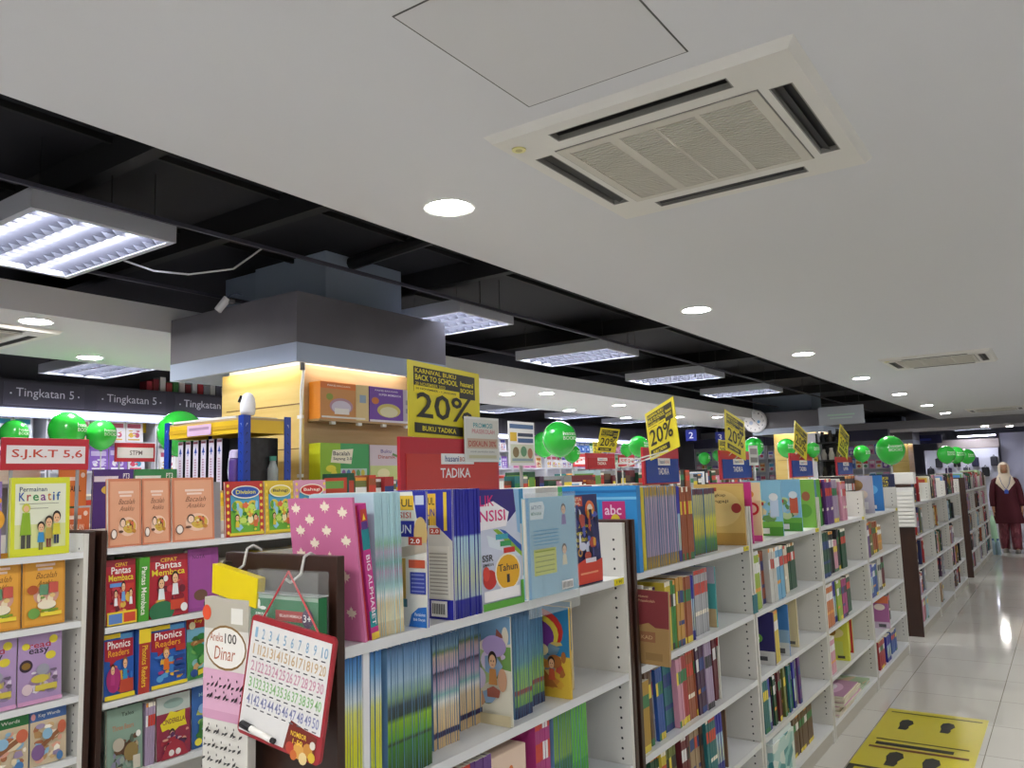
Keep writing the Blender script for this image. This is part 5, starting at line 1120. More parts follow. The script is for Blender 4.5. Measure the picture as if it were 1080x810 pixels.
for (u, v, r_, c_) in ((0.19, 0.232, 0.016, 'd8a04a'), (0.215, 0.225, 0.014, 'c98a3a'), (0.205, 0.243, 0.012, 'e0c890'), (0.165, 0.232, 0.012, 'b8402f'), (0.227, 0.212, 0.008, 'dcd6cc'), (0.228, 0.235, 0.01, 'd9b73a'), (0.178, 0.243, 0.01, 'c86a2f')):
    b.add([board_pt(u + r_ * math.cos(-k * 0.6283), v + r_ * math.sin(-k * 0.6283), -0.0053 - 0.0001 * (u * 100 % 3)) for k in range(10)], [tuple(range(10))], c_)
for q, (s_, vv) in enumerate((('NOMBOR', 0.208), ('1-50', 0.222))):
    vs, fs = glyphs(s_, 1)
    b.add([board_pt(0.163 + q * 0.008 + u * (0.045 if q == 0 else 0.028), vv - v * 0.010, -0.0056) for u, v in vs], fs, 'f0c83a')
b.build('picture_corner', t)
m_ = B()
p0, p1, p2 = board_pt(0.022, 0.222, -0.012), board_pt(0.052, 0.224, -0.012), board_pt(0.118, 0.229, -0.012)
m_.cyl(p1, p2, 0.0062, 'eceae6', 14).cyl(p2, board_pt(0.126, 0.2295, -0.012), 0.0055, '1a1a1c', 12)
mk = thing('marker_pen', 'white marker pen with a black cap clipped on the number whiteboard', 'pen', t.location)
m_.build('barrel', mk)
B().cyl(p0, p1, 0.0075, '17171a', 14).build('cap', mk)
B().tube([(-1.345 + 1.416, 0.03, 0.085), board_pt(0.03, 0.004, 0.0)], 0.002, 'c0303a', 6).tube([(-1.345 + 1.416, 0.03, 0.085), board_pt(0.2, 0.004, 0.0)], 0.002, 'c0303a', 6).build('cord', t)

# ------------------------------------------------------------------ category signs and promotion posters
def shelf_sign(label, X, y0, y1, z0, z1, face, word, floor_z, group=None, logo=True, tw=0.88):
    W, H = y1 - y0, z1 - z0
    t = thing('shelf_sign', label, 'sign', (X, y0, z0), 0, group)
    bevel(B().box(-0.012, 0, 0, W, 0, H, M('bf2838', 0.35)).build('backboard', t), 0.002)
    lh = H * (0.66 if logo else 0.56)
    lp = B().box(0.0, 0.003, W * 0.05, W * (0.97 if logo else 0.95), H * (0.04 if logo else 0.2), H * (0.04 if logo else 0.2) + lh, M(face, 0.25)).build('label_panel', t)
    tc = 'f2ece8' if logo else 'c8402f'
    z_ = H * (0.04 if logo else 0.2)
    B().art((0.003, W * 0.05, z_), (0, 1, 0), (0, 0, 1), W * 0.92, lh, ([('t', word, 0.34, 0.34, 0.33, 0.27, tc)] if logo else [('t', word, 0.5 - tw / 2, 0.21 if tw > 0.5 else 0.28, tw, 0.58 if tw > 0.5 else 0.44, tc if tw > 0.5 else '6a5a60')])).build('lettering', lp)
    if logo:
        g = B().box(0.003, 0.006, W * 0.37, W * 0.70, z_ + lh * 0.72, z_ + lh * 1.02, M('f0f0ee', 0.3)).build('logo_plate', t)
        B().art((0.006, W * 0.37, z_ + lh * 0.72), (0, 1, 0), (0, 0, 1), W * 0.33, lh * 0.3, [('t', 'hasani', 0.1, 0.24, 0.42, 0.56, '26407f'), ('t', 'BOOKS', 0.55, 0.26, 0.37, 0.44, 'b8604a')], 0.0006).build('logo_lettering', g)
    for k in (0.12, 0.88):
        B().box(-0.012, -0.006, W * k - 0.006, W * k + 0.006, floor_z - z0, 0, '9aa0a4').build('post', t)
    return t
RZ = Z1 + 0.0
SG = 'TADIKA signs along the aisle row'
shelf_sign('red TADIKA shelf sign on the nearest bay, under the big yellow poster', -1.572, 1.70, 2.185, 1.523, 1.688, 'cf4a44', 'TADIKA', RZ, SG)
shelf_sign('blue TADIKA shelf sign on the second aisle bay, red board', -1.572, 3.30, 3.70, 1.515, 1.685, '2a4aa0', 'TADIKA', RZ, SG)
shelf_sign('blue TADIKA shelf sign on the third aisle bay beside the small white card', -1.572, 4.27, 4.80, 1.522, 1.685, '2a4aa0', 'TADIKA', RZ, SG)
shelf_sign('blue TADIKA shelf sign on the fourth aisle bay, under a tilted yellow poster', -1.572, 5.62, 6.20, 1.515, 1.685, '2a4aa0', 'TADIKA', RZ, SG)
shelf_sign('blue shelf sign on the fifth aisle bay under the twisted yellow poster', -1.572, 6.95, 7.55, 1.515, 1.67, '3a4f9a', 'UPSR', RZ, SG)
shelf_sign('red S.J.K.T 5,6 shelf sign with orange letters on a white strip', -3.32, 1.385, 1.715, 1.650, 1.775, 'f0eaf0', 'S.J.K.T 5,6', T2L[0], None, False)
shelf_sign('small red STPM shelf sign with grey letters, third row', X3 - 0.32, 3.42, 3.76, 1.80, 1.95, 'efe9ee', 'STPM', 1.335, None, False, 0.34)
shelf_sign('red TADIKA shelf sign on the second row below a tilted yellow poster', -3.44, 6.08, 6.62, 1.635, 1.775, 'b8323a', 'TADIKA', T2R[0], 'red signs of the second row')
for i, (y0, y1, w_) in enumerate(((7.6, 8.3, 'UASA'), (10.6, 11.4, 'PT3'), (12.1, 12.7, 'SPM'), (13.2, 13.9, 'IGCSE'))):
    shelf_sign(f'red shelf sign with a white strip reading {w_} in the third row', X3 - 0.32, y0, y1, 1.74, 1.94, 'f0e6ee', w_, 1.335, 'red signs of the third row', False)
def poster(label, O, U, V, cat='poster', big=True, stick=None, group=None, pal=None, back=None):
    """O top-left corner, U along the top edge, V down the side (metres)"""
    O, U, V = Vector(O), Vector(U), Vector(V)
    W, H = U.length, V.length
    t = thing('promo_poster', label, cat, O, 0, group)
    u, v = U / W, -(V / H)
    N = u.cross(v).normalized()
    c = [Vector((0, 0, 0)), u * W, u * W - v * H, -v * H]
    bk = N * -0.003
    b = B()
    b.add([*c, *[p + bk for p in c]], [(3, 2, 1, 0), (4, 5, 6, 7), (0, 1, 5, 4), (1, 2, 6, 5), (2, 3, 7, 6), (3, 0, 4, 7)], M(pal or 'dfd02a', 0.3))
    b.build('board', t)
    k = '22201a'
    it = [('r', 0.07, 0.60, 0.86, 0.33, k), ('t', 'KARNIVAL BUKU', 0.09, 0.85, 0.56, 0.06, 'e8d41e'), ('t', 'BACK TO SCHOOL', 0.09, 0.755, 0.58, 0.075, 'f2e02a'), ('t', '20 NOVEMBER 2023', 0.09, 0.685, 0.4, 0.045, 'd8c420'),
          ('t', 'hasani', 0.71, 0.77, 0.19, 0.07, 'f2e02a'), ('t', 'BOOKS', 0.71, 0.68, 0.19, 0.06, 'f2e02a'), ('r', 0.07, 0.58, 0.62, 0.1, 'e8d41e'), ('t', '20 NOVEMBER - 1 JANUARI', 0.09, 0.62, 0.55, 0.035, k), ('t', '20%', 0.10, 0.26, 0.78, 0.34, k), ('r', 0.07, 0.06, 0.66, 0.13, k), ('t', 'BUKU TADIKA', 0.17, 0.09, 0.46, 0.065, 'f2e02a')]
    B().art(O - O - v * H, u, v, W, H, it, 0.0006).build('poster_print', t)
    if stick:
        for q in ((0.35, 0.65) if W > 0.25 else (0.5,)):
            a = u * W * q - v * H * 0.97 + bk * 2
            xb = back - O.x if back else a.x
            pts = [a, Vector((xb, a.y, a.z - 0.05)), Vector((xb, a.y, stick - O.z))] if back else [a, Vector((a.x, a.y, stick - O.z))]
            B().tube(pts, 0.003, 'c9c9c4', 6).build('stick', t)
    return t
poster('big yellow 20% BUKU TADIKA poster above the nearest red TADIKA sign', (-1.578, 1.745, 1.918), (0, 0.348, -0.012), (0, 0, -0.228))
poster('tilted yellow 20% poster above the blue TADIKA sign of the second bay', (-1.53, 3.249, 1.828), (0.222, -0.196, 0.048), (0.026, -0.021, -0.207), stick=1.402, back=-1.61)
poster('yellow 20% poster turned edge-wise above the third bay sign, beside the clock', (-1.56, 4.357, 1.917), (0.009, 0.294, -0.061), (0.01, -0.047, -0.228), stick=1.402, back=-1.61)
poster('yellow 20% poster leaning above the fourth bay sign between two balloons', (-1.55, 5.726, 1.915), (0.006, 0.287, -0.088), (-0.005, -0.061, -0.198), stick=1.402, back=-1.61)
poster('yellow 20% poster twisted almost edge-on above the fifth bay', (-1.56, 7.14, 1.95), (0.004, 0.286, -0.091), (-0.017, -0.074, -0.232), stick=1.402, back=-1.61)
poster('leaning yellow 20% poster above the red TADIKA sign of the second row', (-3.38, 6.267, 1.999), (0.035, 0.298, -0.008), (-0.061, 0.001, -0.211), stick=1.402, back=-3.462)
for i, (x, y, z, a) in enumerate(((-6.2, 6.45, 2.12, 0.3), (-6.2, 8.3, 2.15, 0.3), (-6.2, 9.0, 2.12, 0.3), (-6.2, 11.2, 2.14, 0.3), (-3.43, 9.3, 1.97, 0.28), (-3.43, 13.6, 1.95, 0.28))):
    poster(f'small yellow discount poster standing over the rows behind, {ORD[i]} going away', (x, y, z), (0, a, 0), (0, 0, -a * 0.8), stick=1.337, group='yellow posters over the rows behind')
poster('orange-yellow discount poster hanging under the dark sign band', (-8.95, 4.95, 2.45), (0, 0.34, 0), (0, 0, -0.2), pal='e0b81e')
t = thing('price_card', 'white PROMOSI PRASEKOLAH card leaning on the big red TADIKA sign', 'card', (-1.562, 1.99, 1.615))
b = B()
b.box(-0.003, 0, 0, 0.185, 0, 0.145, M('e3e3de', 0.35))
b.build('card', t)
B().art((0, 0, 0), (0, 1, 0), (0, 0, 1), 0.185, 0.145, [('r', 0.03, 0.05, 0.94, 0.9, 'd9d8d0'), ('t', 'PROMOSI', 0.24, 0.76, 0.56, 0.11, '3a9aa0'), ('t', 'PRASEKOLAH', 0.2, 0.63, 0.66, 0.1, 'c8707a'), ('r', 0.06, 0.3, 0.88, 0.22, 'c9b09a'), ('t', 'DISKAUN 30%', 0.1, 0.34, 0.8, 0.13, 'b0302f'), ('t', 'untuk pembelian buku', 0.14, 0.2, 0.7, 0.05, '6a6a6a', 0), ('r', 0.1, 0.08, 0.8, 0.07, 'c9c4a0')]).build('card_print', t)
B().box(-0.006, -0.003, 0.08, 0.1, 0.0, 0.04, 'b9b9b4').build('clip', t)
t = thing('price_card', 'small white card over the far corner of the third bay sign', 'card', (-1.55, 4.70, 1.60))
B().box(-0.003, 0, 0, 0.16, 0, 0.12, 'd6d4d0').art((0, 0, 0), (0, 1, 0), (0, 0, 1), 0.16, 0.12, [('r', 0.1, 0.55, 0.8, 0.3, '9a9494'), ('r', 0.1, 0.15, 0.8, 0.25, '7a7474')]).build('card', t)
B().box(-0.006, -0.003, 0.07, 0.09, -0.375, 0.02, 'b9b9b4').build('stem', t)
t = thing('info_poster', 'white and blue information poster behind the PROMOSI card', 'poster', (-2.05, 2.93, 1.62))
B().box(-0.004, 0, 0, 0.21, 0, 0.2, M('e6e8ee', 0.3)).build('board', t)
B().art((0, 0, 0), (0, 1, 0), (0, 0, 1), 0.21, 0.2, [('r', 0.04, 0.84, 0.92, 0.1, '4a6a9a'), ('r', 0.05, 0.55, 0.25, 0.2, 'd8b43c'), ('r', 0.34, 0.66, 0.6, 0.08, '2a3a5a'), ('r', 0.34, 0.52, 0.6, 0.1, '3a5a8a'), ('r', 0.05, 0.06, 0.9, 0.42, 'c9d0c0'), ('e', 0.25, 0.3, 0.12, 0.12, '7a6a4a'), ('e', 0.55, 0.32, 0.12, 0.12, '5a8a6a'), ('e', 0.8, 0.28, 0.1, 0.12, 'a0705a'), ('r', 0.1, 0.1, 0.8, 0.06, '8aa0b0')]).build('poster_print', t)
B().box(-0.008, -0.004, 0.09, 0.11, -1.62, 0.1, 'b0b0b0').build('stand_pole', t)
B().cyl((-0.006, 0.1, -1.62), (-0.006, 0.1, -1.60), 0.13, '6a6a70', 20).build('stand_base', t)

# ------------------------------------------------------------------ balloons
def balloon(label, p, r, bottom, turn=0.0):
    t = thing('balloon', label, 'balloon', p, turn, 'green balloons on white sticks')
    rings = []
    for k in range(15):
        a = math.pi * k / 14
        z = -math.cos(a)
        q = math.sin(a) * (1.0 if z > 0 else 1.0 - 0.10 * z * z)
        rings.append((0, 0, r * (z * (1.0 if z > 0 else 1.14)), max(r * q, 0.0006), max(r * q, 0.0006)))
    b = B()
    b.loft(rings, M('2fbf3f', 0.22, coat=0.4), 26)
    b.build('skin', t, smooth=True)
    B().cyl((0, 0, -r * 1.2), (0, 0, -r * 1.12), 0.012, '2aa53a', 10, 0.005).build('knot', t)
    B().cyl((0, 0, bottom - p[2]), (0, 0, -r * 1.18), 0.004, 'e8e8e4', 8).build('stick', t)
    b = B()
    for q, (s_, zz) in enumerate((('hasani', 0.12), ('BOOKS', -0.16))):
        vs, fs = glyphs(s_, 1)
        out = []
        for u, v in vs:
            lo, la = (u - 0.5) * 1.0, zz + v * 0.22
            out.append((1.004 * r * math.cos(la) * math.cos(lo), 1.004 * r * math.cos(la) * math.sin(lo), 1.004 * r * math.sin(la)))
        b.add(out, fs, 'd6efd8')
    b.build('logo_print', t)
    return t
for lb, px, py, X, dia, bot, turn in (
    ('big green balloon between the info poster and the second-row sign', 590, 462, -3.40, 36, 1.337, -0.3), ('green balloon half hidden behind the big one near the info poster', 574, 468, -6.2, 26, 1.337, 0.5), ('small green balloon under the big one near the info poster', 603, 478, -3.42, 18, 1.337, 0.2),
    ('green balloon behind the red S.J.K.T sign, largest of three there', 71, 453, -6.2, 37, 1.337, 0.6), ('green balloon beside the small red STPM sign', 107, 458, -6.2, 30, 1.337, 0.2), ('green balloon peeping over the near end of the S.J.K.T sign', 15, 457, -6.2, 28, 1.337, 0.4),
    ('green balloon behind the blue rack with the yellow beam', 190, 456, -6.2, 46, 1.337, 0.3),
    ('green balloon beside the blue sign of the second aisle bay', 673.5, 470, -3.42, 21, 1.337, 0.0), ('small green balloon tucked behind another by the second bay sign', 661, 474, -6.2, 14, 1.337, 0.4), ('little green balloon low over the third row books', 743, 483, -6.2, 13, 1.337, 0.0), ('farther little green balloon beside the little low one', 757, 480, -6.2, 11, 1.337, 0.0),
    ('green balloon below the wall clock', 795, 471, -3.42, 20, 1.337, 0.1), ('green balloon before the tilted poster of the fourth bay', 829.5, 472, -3.42, 19, 1.337, -0.6), ('green balloon past the tilted poster of the fourth bay', 857, 474, -1.55, 15, 1.224, -0.6), ('shiny small green balloon beside the big aisle one', 909, 478, -1.475, 17, 1.224, -0.4), ('big green balloon over the first distant block', 939, 474, -1.56, 29, 1.224, -1.0),
    ('green balloon over the distant block, first of three in a row', 998, 479, -1.55, 18, 1.224, -0.8), ('green balloon over the distant block, middle of three in a row', 1008, 479.5, -1.575, 17, 1.224, -0.8), ('green balloon over the distant block, last of three in a row', 1020, 481, -1.49, 15, 1.224, -0.8)):
    p = at(px, py, X)
    balloon(lb, p, dia * (p - CAM_P).dot(_f) / CAM_F / 2, bot, turn)

# ------------------------------------------------------------------ blue rack with yellow beams behind the second row
BX0, BX1, BY0, BY1 = -4.30, -3.57, 2.655, 2.97
t = thing('storage_rack', 'blue steel rack with yellow beams standing in front of the wood pillar', 'rack', (BX1, BY0, 0))
bl = M('1f3f9c', 0.35)
W_, D_ = BX1 - BX0, BY1 - BY0
for (x, y, sx, sy) in ((0, 0, -1, 1), (-W_, 0, 1, 1), (0, D_, -1, -1), (-W_, D_, 1, -1)):
    b = B()
    b.box(*sorted((x, x + sx * 0.045)), *sorted((y, y + sy * 0.004)), 0, 1.945, bl)
    b.box(*sorted((x, x + sx * 0.004)), *sorted((y + sy * 0.004, y + sy * 0.045)), 0, 1.945, bl)
    for k in range(37):
        z = 0.08 + k * 0.05
        yy = y - sy * 0.0006
        xx = x - sx * 0.0006
        hole = [(0.012, z), (0.02, z + 0.012), (0.028, z + 0.02), (0.02, z + 0.022)]
        p = [(x + sx * a, yy, c) for a, c in hole]
        b.poly(p if sx * sy > 0 else p[::-1], 'a9b4d8' if z > 1.85 else '10183a')
        p = [(xx, y + sy * a, c) for a, c in hole]
        b.poly(p if sx * sy < 0 else p[::-1], 'a9b4d8' if z > 1.85 else '10183a')
    b.build('post', t)
ye = M('e0b928', 0.35)
for z in (1.92, 1.535, 1.0, 0.4):
    for (x0, x1, y0, y1) in ((-W_ + 0.046, -0.046, 0.004, 0.03), (-W_ + 0.046, -0.046, D_ - 0.03, D_ - 0.004), (-0.03, -0.004, 0.046, D_ - 0.046), (-W_ + 0.004, -W_ + 0.03, 0.046, D_ - 0.046)):
        b = B()
        b.box(x0, x1, y0, y1, z - 0.07, z, ye)
        if x1 - x0 > 0.3:
            b.box(x0, x1, y0 - 0.003, y0, z - 0.045, z - 0.025, 'c99f1c')
        b.build('beam', t)
    B().box(-W_ + 0.006, -0.006, 0.005, D_ - 0.005, z, z + 0.012, M('b99a6a', 0.6)).build('deck_board', t)
B().box(-0.50, -0.28, -0.0042, -0.0032, 1.855, 1.915, 'd8b6cc').art((-0.50, -0.0042, 1.855), (1, 0, 0), (0, 0, 1), 0.22, 0.06, [('r', 0.08, 0.5, 0.84, 0.25, 'a8849c')]).build('paper_label', t)
tag(B().box(-0.56, 0.0, 0, 0.28, 0, 0.012, M('d6d2c8', 0.6)).build('paper_stack', None, (BX1 - 0.08, BY0 + 0.01, 1.9335), (0, 0, 0.02)), 'white paper sheets lying on top of the blue rack', 'paper')
for k in range(6):
    x = -4.215 + 0.073 * k
    o = thing('ring_binder', 'white-spined ring binder with a blue spade mark standing in the row on the blue rack', 'binder', (x, BY0 + 0.035, 1.5478), 0, 'white-spined binders on the blue rack')
    B().box(0, 0.046, 0, 0.002, 0, 0.285, M('d9d2da', 0.35)).build('spine', o)
    B().box(-0.001, 0.003, 0.002, 0.24, 0, 0.285, '1d1d20').box(0.043, 0.047, 0.002, 0.24, 0, 0.285, '1d1d20').build('cover_boards', o)
    B().art((0, 0, 0), (1, 0, 0), (0, 0, 1), 0.046, 0.285, [('r', 0.06, 0.93, 0.88, 0.04, '8a4a5a'), ('p', [(0.2, 0.75), (0.8, 0.75), (0.5, 0.87)], '2a4a9a'), ('r', 0.42, 0.70, 0.16, 0.06, '2a4a9a')] + [('r', 0.3, 0.2 + 0.05 * q, 0.4, 0.025, 'b58a9a') for q in range(9)] + [('e', 0.5, 0.14, 0.12, 0.02, '333344')]).build('spine_print', o)
tag(bevel(B().box(-3.765, -3.63, 2.71, 2.93, 1.5478, 1.83, mottled('speckled_black', '0c0c0e', '232327', 22.0, 0.4)).build('speaker_box'), 0.004), 'black speckled box at the corner of the blue rack beside the binders', 'box')
t = thing('drink_bottle', 'purple drink bottle with a pale flip lid on the blue rack', 'bottle', (-3.664, 2.675, 1.5478))
B().loft([(0, 0, 0, 0.03, 0.03), (0, 0, 0.01, 0.034, 0.034), (0, 0, 0.15, 0.034, 0.034), (0, 0, 0.17, 0.03, 0.03)], M('5a3f8a', 0.3), 18).build('body', t, smooth=True)
B().loft([(0, 0, 0.17, 0.033, 0.033), (0, 0, 0.205, 0.031, 0.031), (0, 0, 0.215, 0.02, 0.02)], M('d6cbe6', 0.3), 18).build('lid', t)
B().tube([(0.03, 0, 0.19), (-0.038, -0.01, 0.17), (-0.045, -0.01, 0.1), (-0.04, -0.01, 0.06)], 0.005, 'd6e0d8', 6).build('strap', t)
t = thing('water_bottle', 'small clear bottle with a teal cap by the far post of the blue rack', 'bottle', (-3.612, 2.88, 1.5478))
B().loft([(0, 0, 0, 0.03, 0.03), (0, 0, 0.11, 0.03, 0.03), (0, 0, 0.14, 0.018, 0.018), (0, 0, 0.155, 0.016, 0.016)], M('c9d6d6', 0.1, alpha=0.55), 18).build('body', t, smooth=True)
B().cyl((0, 0, 0.155), (0, 0, 0.18), 0.019, '4a9a86', 16).build('cap', t)
t = thing('security_camera', 'white egg-shaped camera with a black eye on top of the blue rack', 'camera', (-3.61, 2.71, 1.9465))
B().loft([(0, 0, 0, 0.034, 0.034), (0, 0, 0.02, 0.04, 0.04), (0, 0, 0.06, 0.041, 0.041), (0, 0, 0.09, 0.037, 0.037), (0, 0, 0.112, 0.026, 0.026), (0, 0, 0.122, 0.01, 0.01), (0, 0, 0.124, 0.001, 0.001)], M('f0f0ee', 0.25), 24).build('shell', t, smooth=True)
T = Matrix.Translation((-0.022, -0.032, 0.09)) @ Matrix.Rotation(math.radians(70), 4, 'X')
b = B()
b.cyl((-0.018, -0.026, 0.085), (-0.026, -0.037, 0.09), 0.02, M('111114', 0.15), 18)
b.build('lens_face', t)
B().cyl((-0.026, -0.037, 0.09), (-0.0275, -0.039, 0.0909), 0.009, M('e6e6ea', 0.2), 14).build('lens', t)

# ------------------------------------------------------------------ boxed sets on the wood pillar
PXF = -3.729
for z, lb in ((1.955, 'upper narrow wooden ledge on the pillar side carrying two boxed sets'), (1.578, 'lower narrow wooden ledge on the pillar side carrying two boxed sets')):
    t = thing('wall_ledge', lb, 'shelf', (PXF, 3.225, z))
    B().box(0.001, 0.105, 0, 0.86, -0.012, 0, PINE2).build('ledge_board', t)
    for y in (0.1, 0.32, 0.54, 0.76):
        B().box(0.08, 0.10, y, y + 0.035, -0.03, -0.012, 'e6e6e4').build('price_clip', t)
def boxset(label, y, w, z, h, c, cs, art):
    t = thing('boxed_set', label, 'box', (PXF + 0.002, y, z + 0.0008))
    bevel(B().box(0, 0.1, 0, w, 0, h, c, None, {2: cs}).build('carton', t), 0.002)
    B().art((0.1005, 0, 0), (0, 1, 0), (0, 0, 1), w, h, art, 0.001).build('box_print', t)
boxset('orange boxed reading set on the pillar with a printed fan of books', 3.235, 0.40, 1.955, 0.226, M('d88a3c'), M('e28a1f'), [('r', 0, 0, 1, 1, 'c98a4a'), ('r', 0, 0.82, 1, 0.18, 'd8742a'), ('t', 'PAKEJ BACAAN', 0.14, 0.87, 0.46, 0.06, 'f3e6d0'), ('e', 0.42, 0.36, 0.24, 0.22, 'b58a9a'), ('e', 0.42, 0.33, 0.2, 0.18, 'd0c8d8'), ('r', 0.28, 0.14, 0.3, 0.16, 'e9e6e4'), ('e', 0.18, 0.6, 0.07, 0.09, '8a9a3a'), ('r', 0.72, 0.0, 0.28, 1, 'd6c08a'), ('r', 0.8, 0.5, 0.14, 0.22, '8aa0b8'), ('r', 0.02, 0.03, 0.9, 0.05, 'e0dcd4')])
boxset('purple boxed reading set on the pillar beside the orange one', 3.645, 0.42, 1.955, 0.226, M('6a3fa0'), M('5a2f90'), [('r', 0, 0, 1, 1, '6f42a5'), ('t', 'PAKEJ BACAAN', 0.12, 0.87, 0.5, 0.06, 'e9dff2'), ('t', 'SUPER MEMBACA', 0.2, 0.76, 0.5, 0.06, 'e9dff2'), ('e', 0.42, 0.34, 0.26, 0.2, 'd0c06a'), ('e', 0.42, 0.3, 0.2, 0.15, 'dcd6b0'), ('e', 0.12, 0.6, 0.08, 0.1, 'c8702a'), ('r', 0.74, 0, 0.26, 1, 'b9aebf'), ('r', 0.8, 0.55, 0.14, 0.14, '8a8aa0'), ('r', 0.8, 0.3, 0.14, 0.14, '8a8aa0'), ('r', 0.0, 0.0, 1, 0.06, 'd8d4dc')])
boxset('green and lime boxed set reading Bacalah Sayang 2.0 on the pillar', 3.235, 0.40, 1.578, 0.232, M('4a9a4a'), M('c4cc1f'), [('r', 0, 0, 0.55, 1, '8ab52f'), ('r', 0.4, 0, 0.6, 1, '3f9a5a'), ('p', [(0.2, 0.5), (0.62, 0.46), (0.66, 0.86), (0.24, 0.82)], 'e6e0c8'), ('t', 'Bacalah', 0.25, 0.68, 0.34, 0.11, '26243a'), ('t', 'Sayang 2.0', 0.25, 0.54, 0.38, 0.1, '26243a'), ('r', 0.4, 0.1, 0.55, 0.24, 'a9c4c0')] + [('e', 0.46 + 0.1 * k, 0.22, 0.04, 0.09, ('8a5a9a', '4a7ab0', 'c8743a', '5a9a5a', 'c8c04a')[k]) for k in range(5)] + [('e', 0.2, 0.34, 0.1, 0.09, 'd8cf3a'), ('e', 0.26, 0.2, 0.06, 0.12, 'd8cf3a'), ('r', 0.0, 0, 1, 0.06, '2f8a8a')])
boxset('grey-pink boxed set with a lime base on the pillar beside the green one', 3.645, 0.40, 1.578, 0.228, M('c9bcc4'), M('b9aeb4'), [('r', 0, 0, 1, 1, 'cbbec8'), ('r', 0, 0, 1, 0.42, 'c4cf8a'), ('t', 'Buku', 0.24, 0.78, 0.24, 0.1, '6a5a9a'), ('t', 'Dinamik', 0.18, 0.62, 0.4, 0.1, 'b0524a'), ('p', [(0.5, 0.72), (0.8, 0.58), (0.82, 0.62), (0.52, 0.78)], '5f8a4a'), ('e', 0.3, 0.2, 0.14, 0.14, 'e2dcb0'), ('e', 0.75, 0.22, 0.1, 0.12, 'c9c04a')])

# ------------------------------------------------------------------ sign wall on the far left
WX = -8.78
rnd = random.Random(21)
BRIGHT = [['f0eef2', 'd8404a', '4a9a6a'], ['f3f0f0', 'd0607a', 'e0b84a'], ['e6a0c0', 'f3e6ee', 'b04a8a'], ['8a5fc0', 'd8c8ee', 'f0f0f0'], ['5a8ad8', 'dfe8f6', '2a4a9a'], ['f2f2f6', '6a6ac0', 'd8a0a0'], ['c9e6c4', '4aa06a', 'f0f0ee'], ['f3e9c8', 'd88a3a', 'c84a3a'], ['e9edf6', '3aa0c0', 'd84a6a']]
wl = [(2.9 + 1.22 * k, 2.9 + 1.22 * k + 1.2) for k in range(14)]
for i, (a, b_) in enumerate(wl):
    t = thing('wall_bookcase', f'white wall bookcase under the dark sign band, {ORD[i]} going away', 'bookcase', (WX, a, 0), 0, 'wall bookcases under the sign band')
    for y in (0, 1.182):
        B().box(-0.27, 0, y, y + 0.018, 0, 2.42, M('dcdce2', 0.4)).build('side_panel', t)
    B().box(-0.28, -0.27, 0, 1.2, 0, 2.42, M('d6d6de', 0.5)).build('back_panel', t)
    for z in (0.1, 0.6, 1.05, 1.45, 1.80, 2.13):
        B().box(-0.27, 0, 0.018, 1.182, z - 0.02, z, M('e0e0e6', 0.35)).build('shelf', t)
    for ti, z in enumerate((2.13, 1.80)):
        k = 0
        y = a + 0.05
        pal = rnd.choice(BRIGHT)
        while y < b_ - 0.24 and k < 6:
            if rnd.random() < 0.45:
                pal = rnd.choice(BRIGHT)
            w_ = rnd.choice((0.18, 0.2, 0.21))
            h = 0.25 if ti == 0 else rnd.uniform(0.22, 0.28)
            fr = [('r', 0, 0, 1, 1, pal[0]), ('r', 0.08, 0.62, 0.8, 0.2, pal[1]), ('e', 0.3, 0.3, 0.14, 0.12, pal[2]), ('e', 0.65, 0.3, 0.14, 0.12, pal[1]), ('r', 0.1, 0.06, 0.7, 0.06, pal[2])] + mess(0.05, 0.15, 0.9, 0.45, pal, 7, k + 10 * i)
            o = faceout(f'face-out picture book, {ORD[k]} on the {("upper", "lower")[ti]} visible shelf, {ORD[i]} wall bookcase', y, z + 0.001, WX - 0.03, w_, h, 0.02, pal[0], fr, lean=-0.08, group='picture books on the sign wall', name='picture_book', parts=False)
            y += w_ + 0.008
            k += 1
t = thing('sign_band', 'long dark sign band reading Tingkatan 5 over the wall bookcases', 'sign', (WX + 0.02, 2.9, 2.45))
B().box(-0.3, 0, 0, 17.1, 0, 0.29, M('3c3a46', 0.5)).build('fascia_board', t)
B().box(-0.28, 0.01, 0, 17.1, -0.03, 0, M('aab0c4', 0.5)).box(0.0, 0.012, 0, 17.1, -0.10, -0.03, M('8f94aa', 0.5)).build('light_pelmet', t)
B().cyl((0.05, 0.1, -0.055), (0.05, 17.0, -0.055), 0.014, glow('f2f2ff', 9.0), 8).build('pelmet_tube', t)
for (p0, p1) in ((14, 78), (110, 165), (191, 240)):
    y0, y1 = yat(p0, 2.58, WX) - 2.9, yat(p1, 2.58, WX) - 2.9
    q = B().box(0.0, 0.006, y0 - 0.1, y1 + 0.1, 0.03, 0.26, M('45434f', 0.4)).build('letter_panel', t)
    B().art((0.006, y0 - 0.1, 0.03), (0, 1, 0), (0, 0, 1), y1 - y0 + 0.2, 0.23, [('t', 'Tingkatan 5', 0.14, 0.26, 0.72, 0.5, 'd6d6e0', 0), ('e', 0.08, 0.5, 0.012, 0.04, 'd6d6e0'), ('e', 0.92, 0.5, 0.012, 0.04, 'd6d6e0')], 0.002).build('lettering', q)
for k in range(7):
    y0 = 6.4 + 1.9 * k
    q = B().box(0.0, 0.006, y0, y0 + 1.1, 0.03, 0.26, M('45434f', 0.4)).build('letter_panel', t)
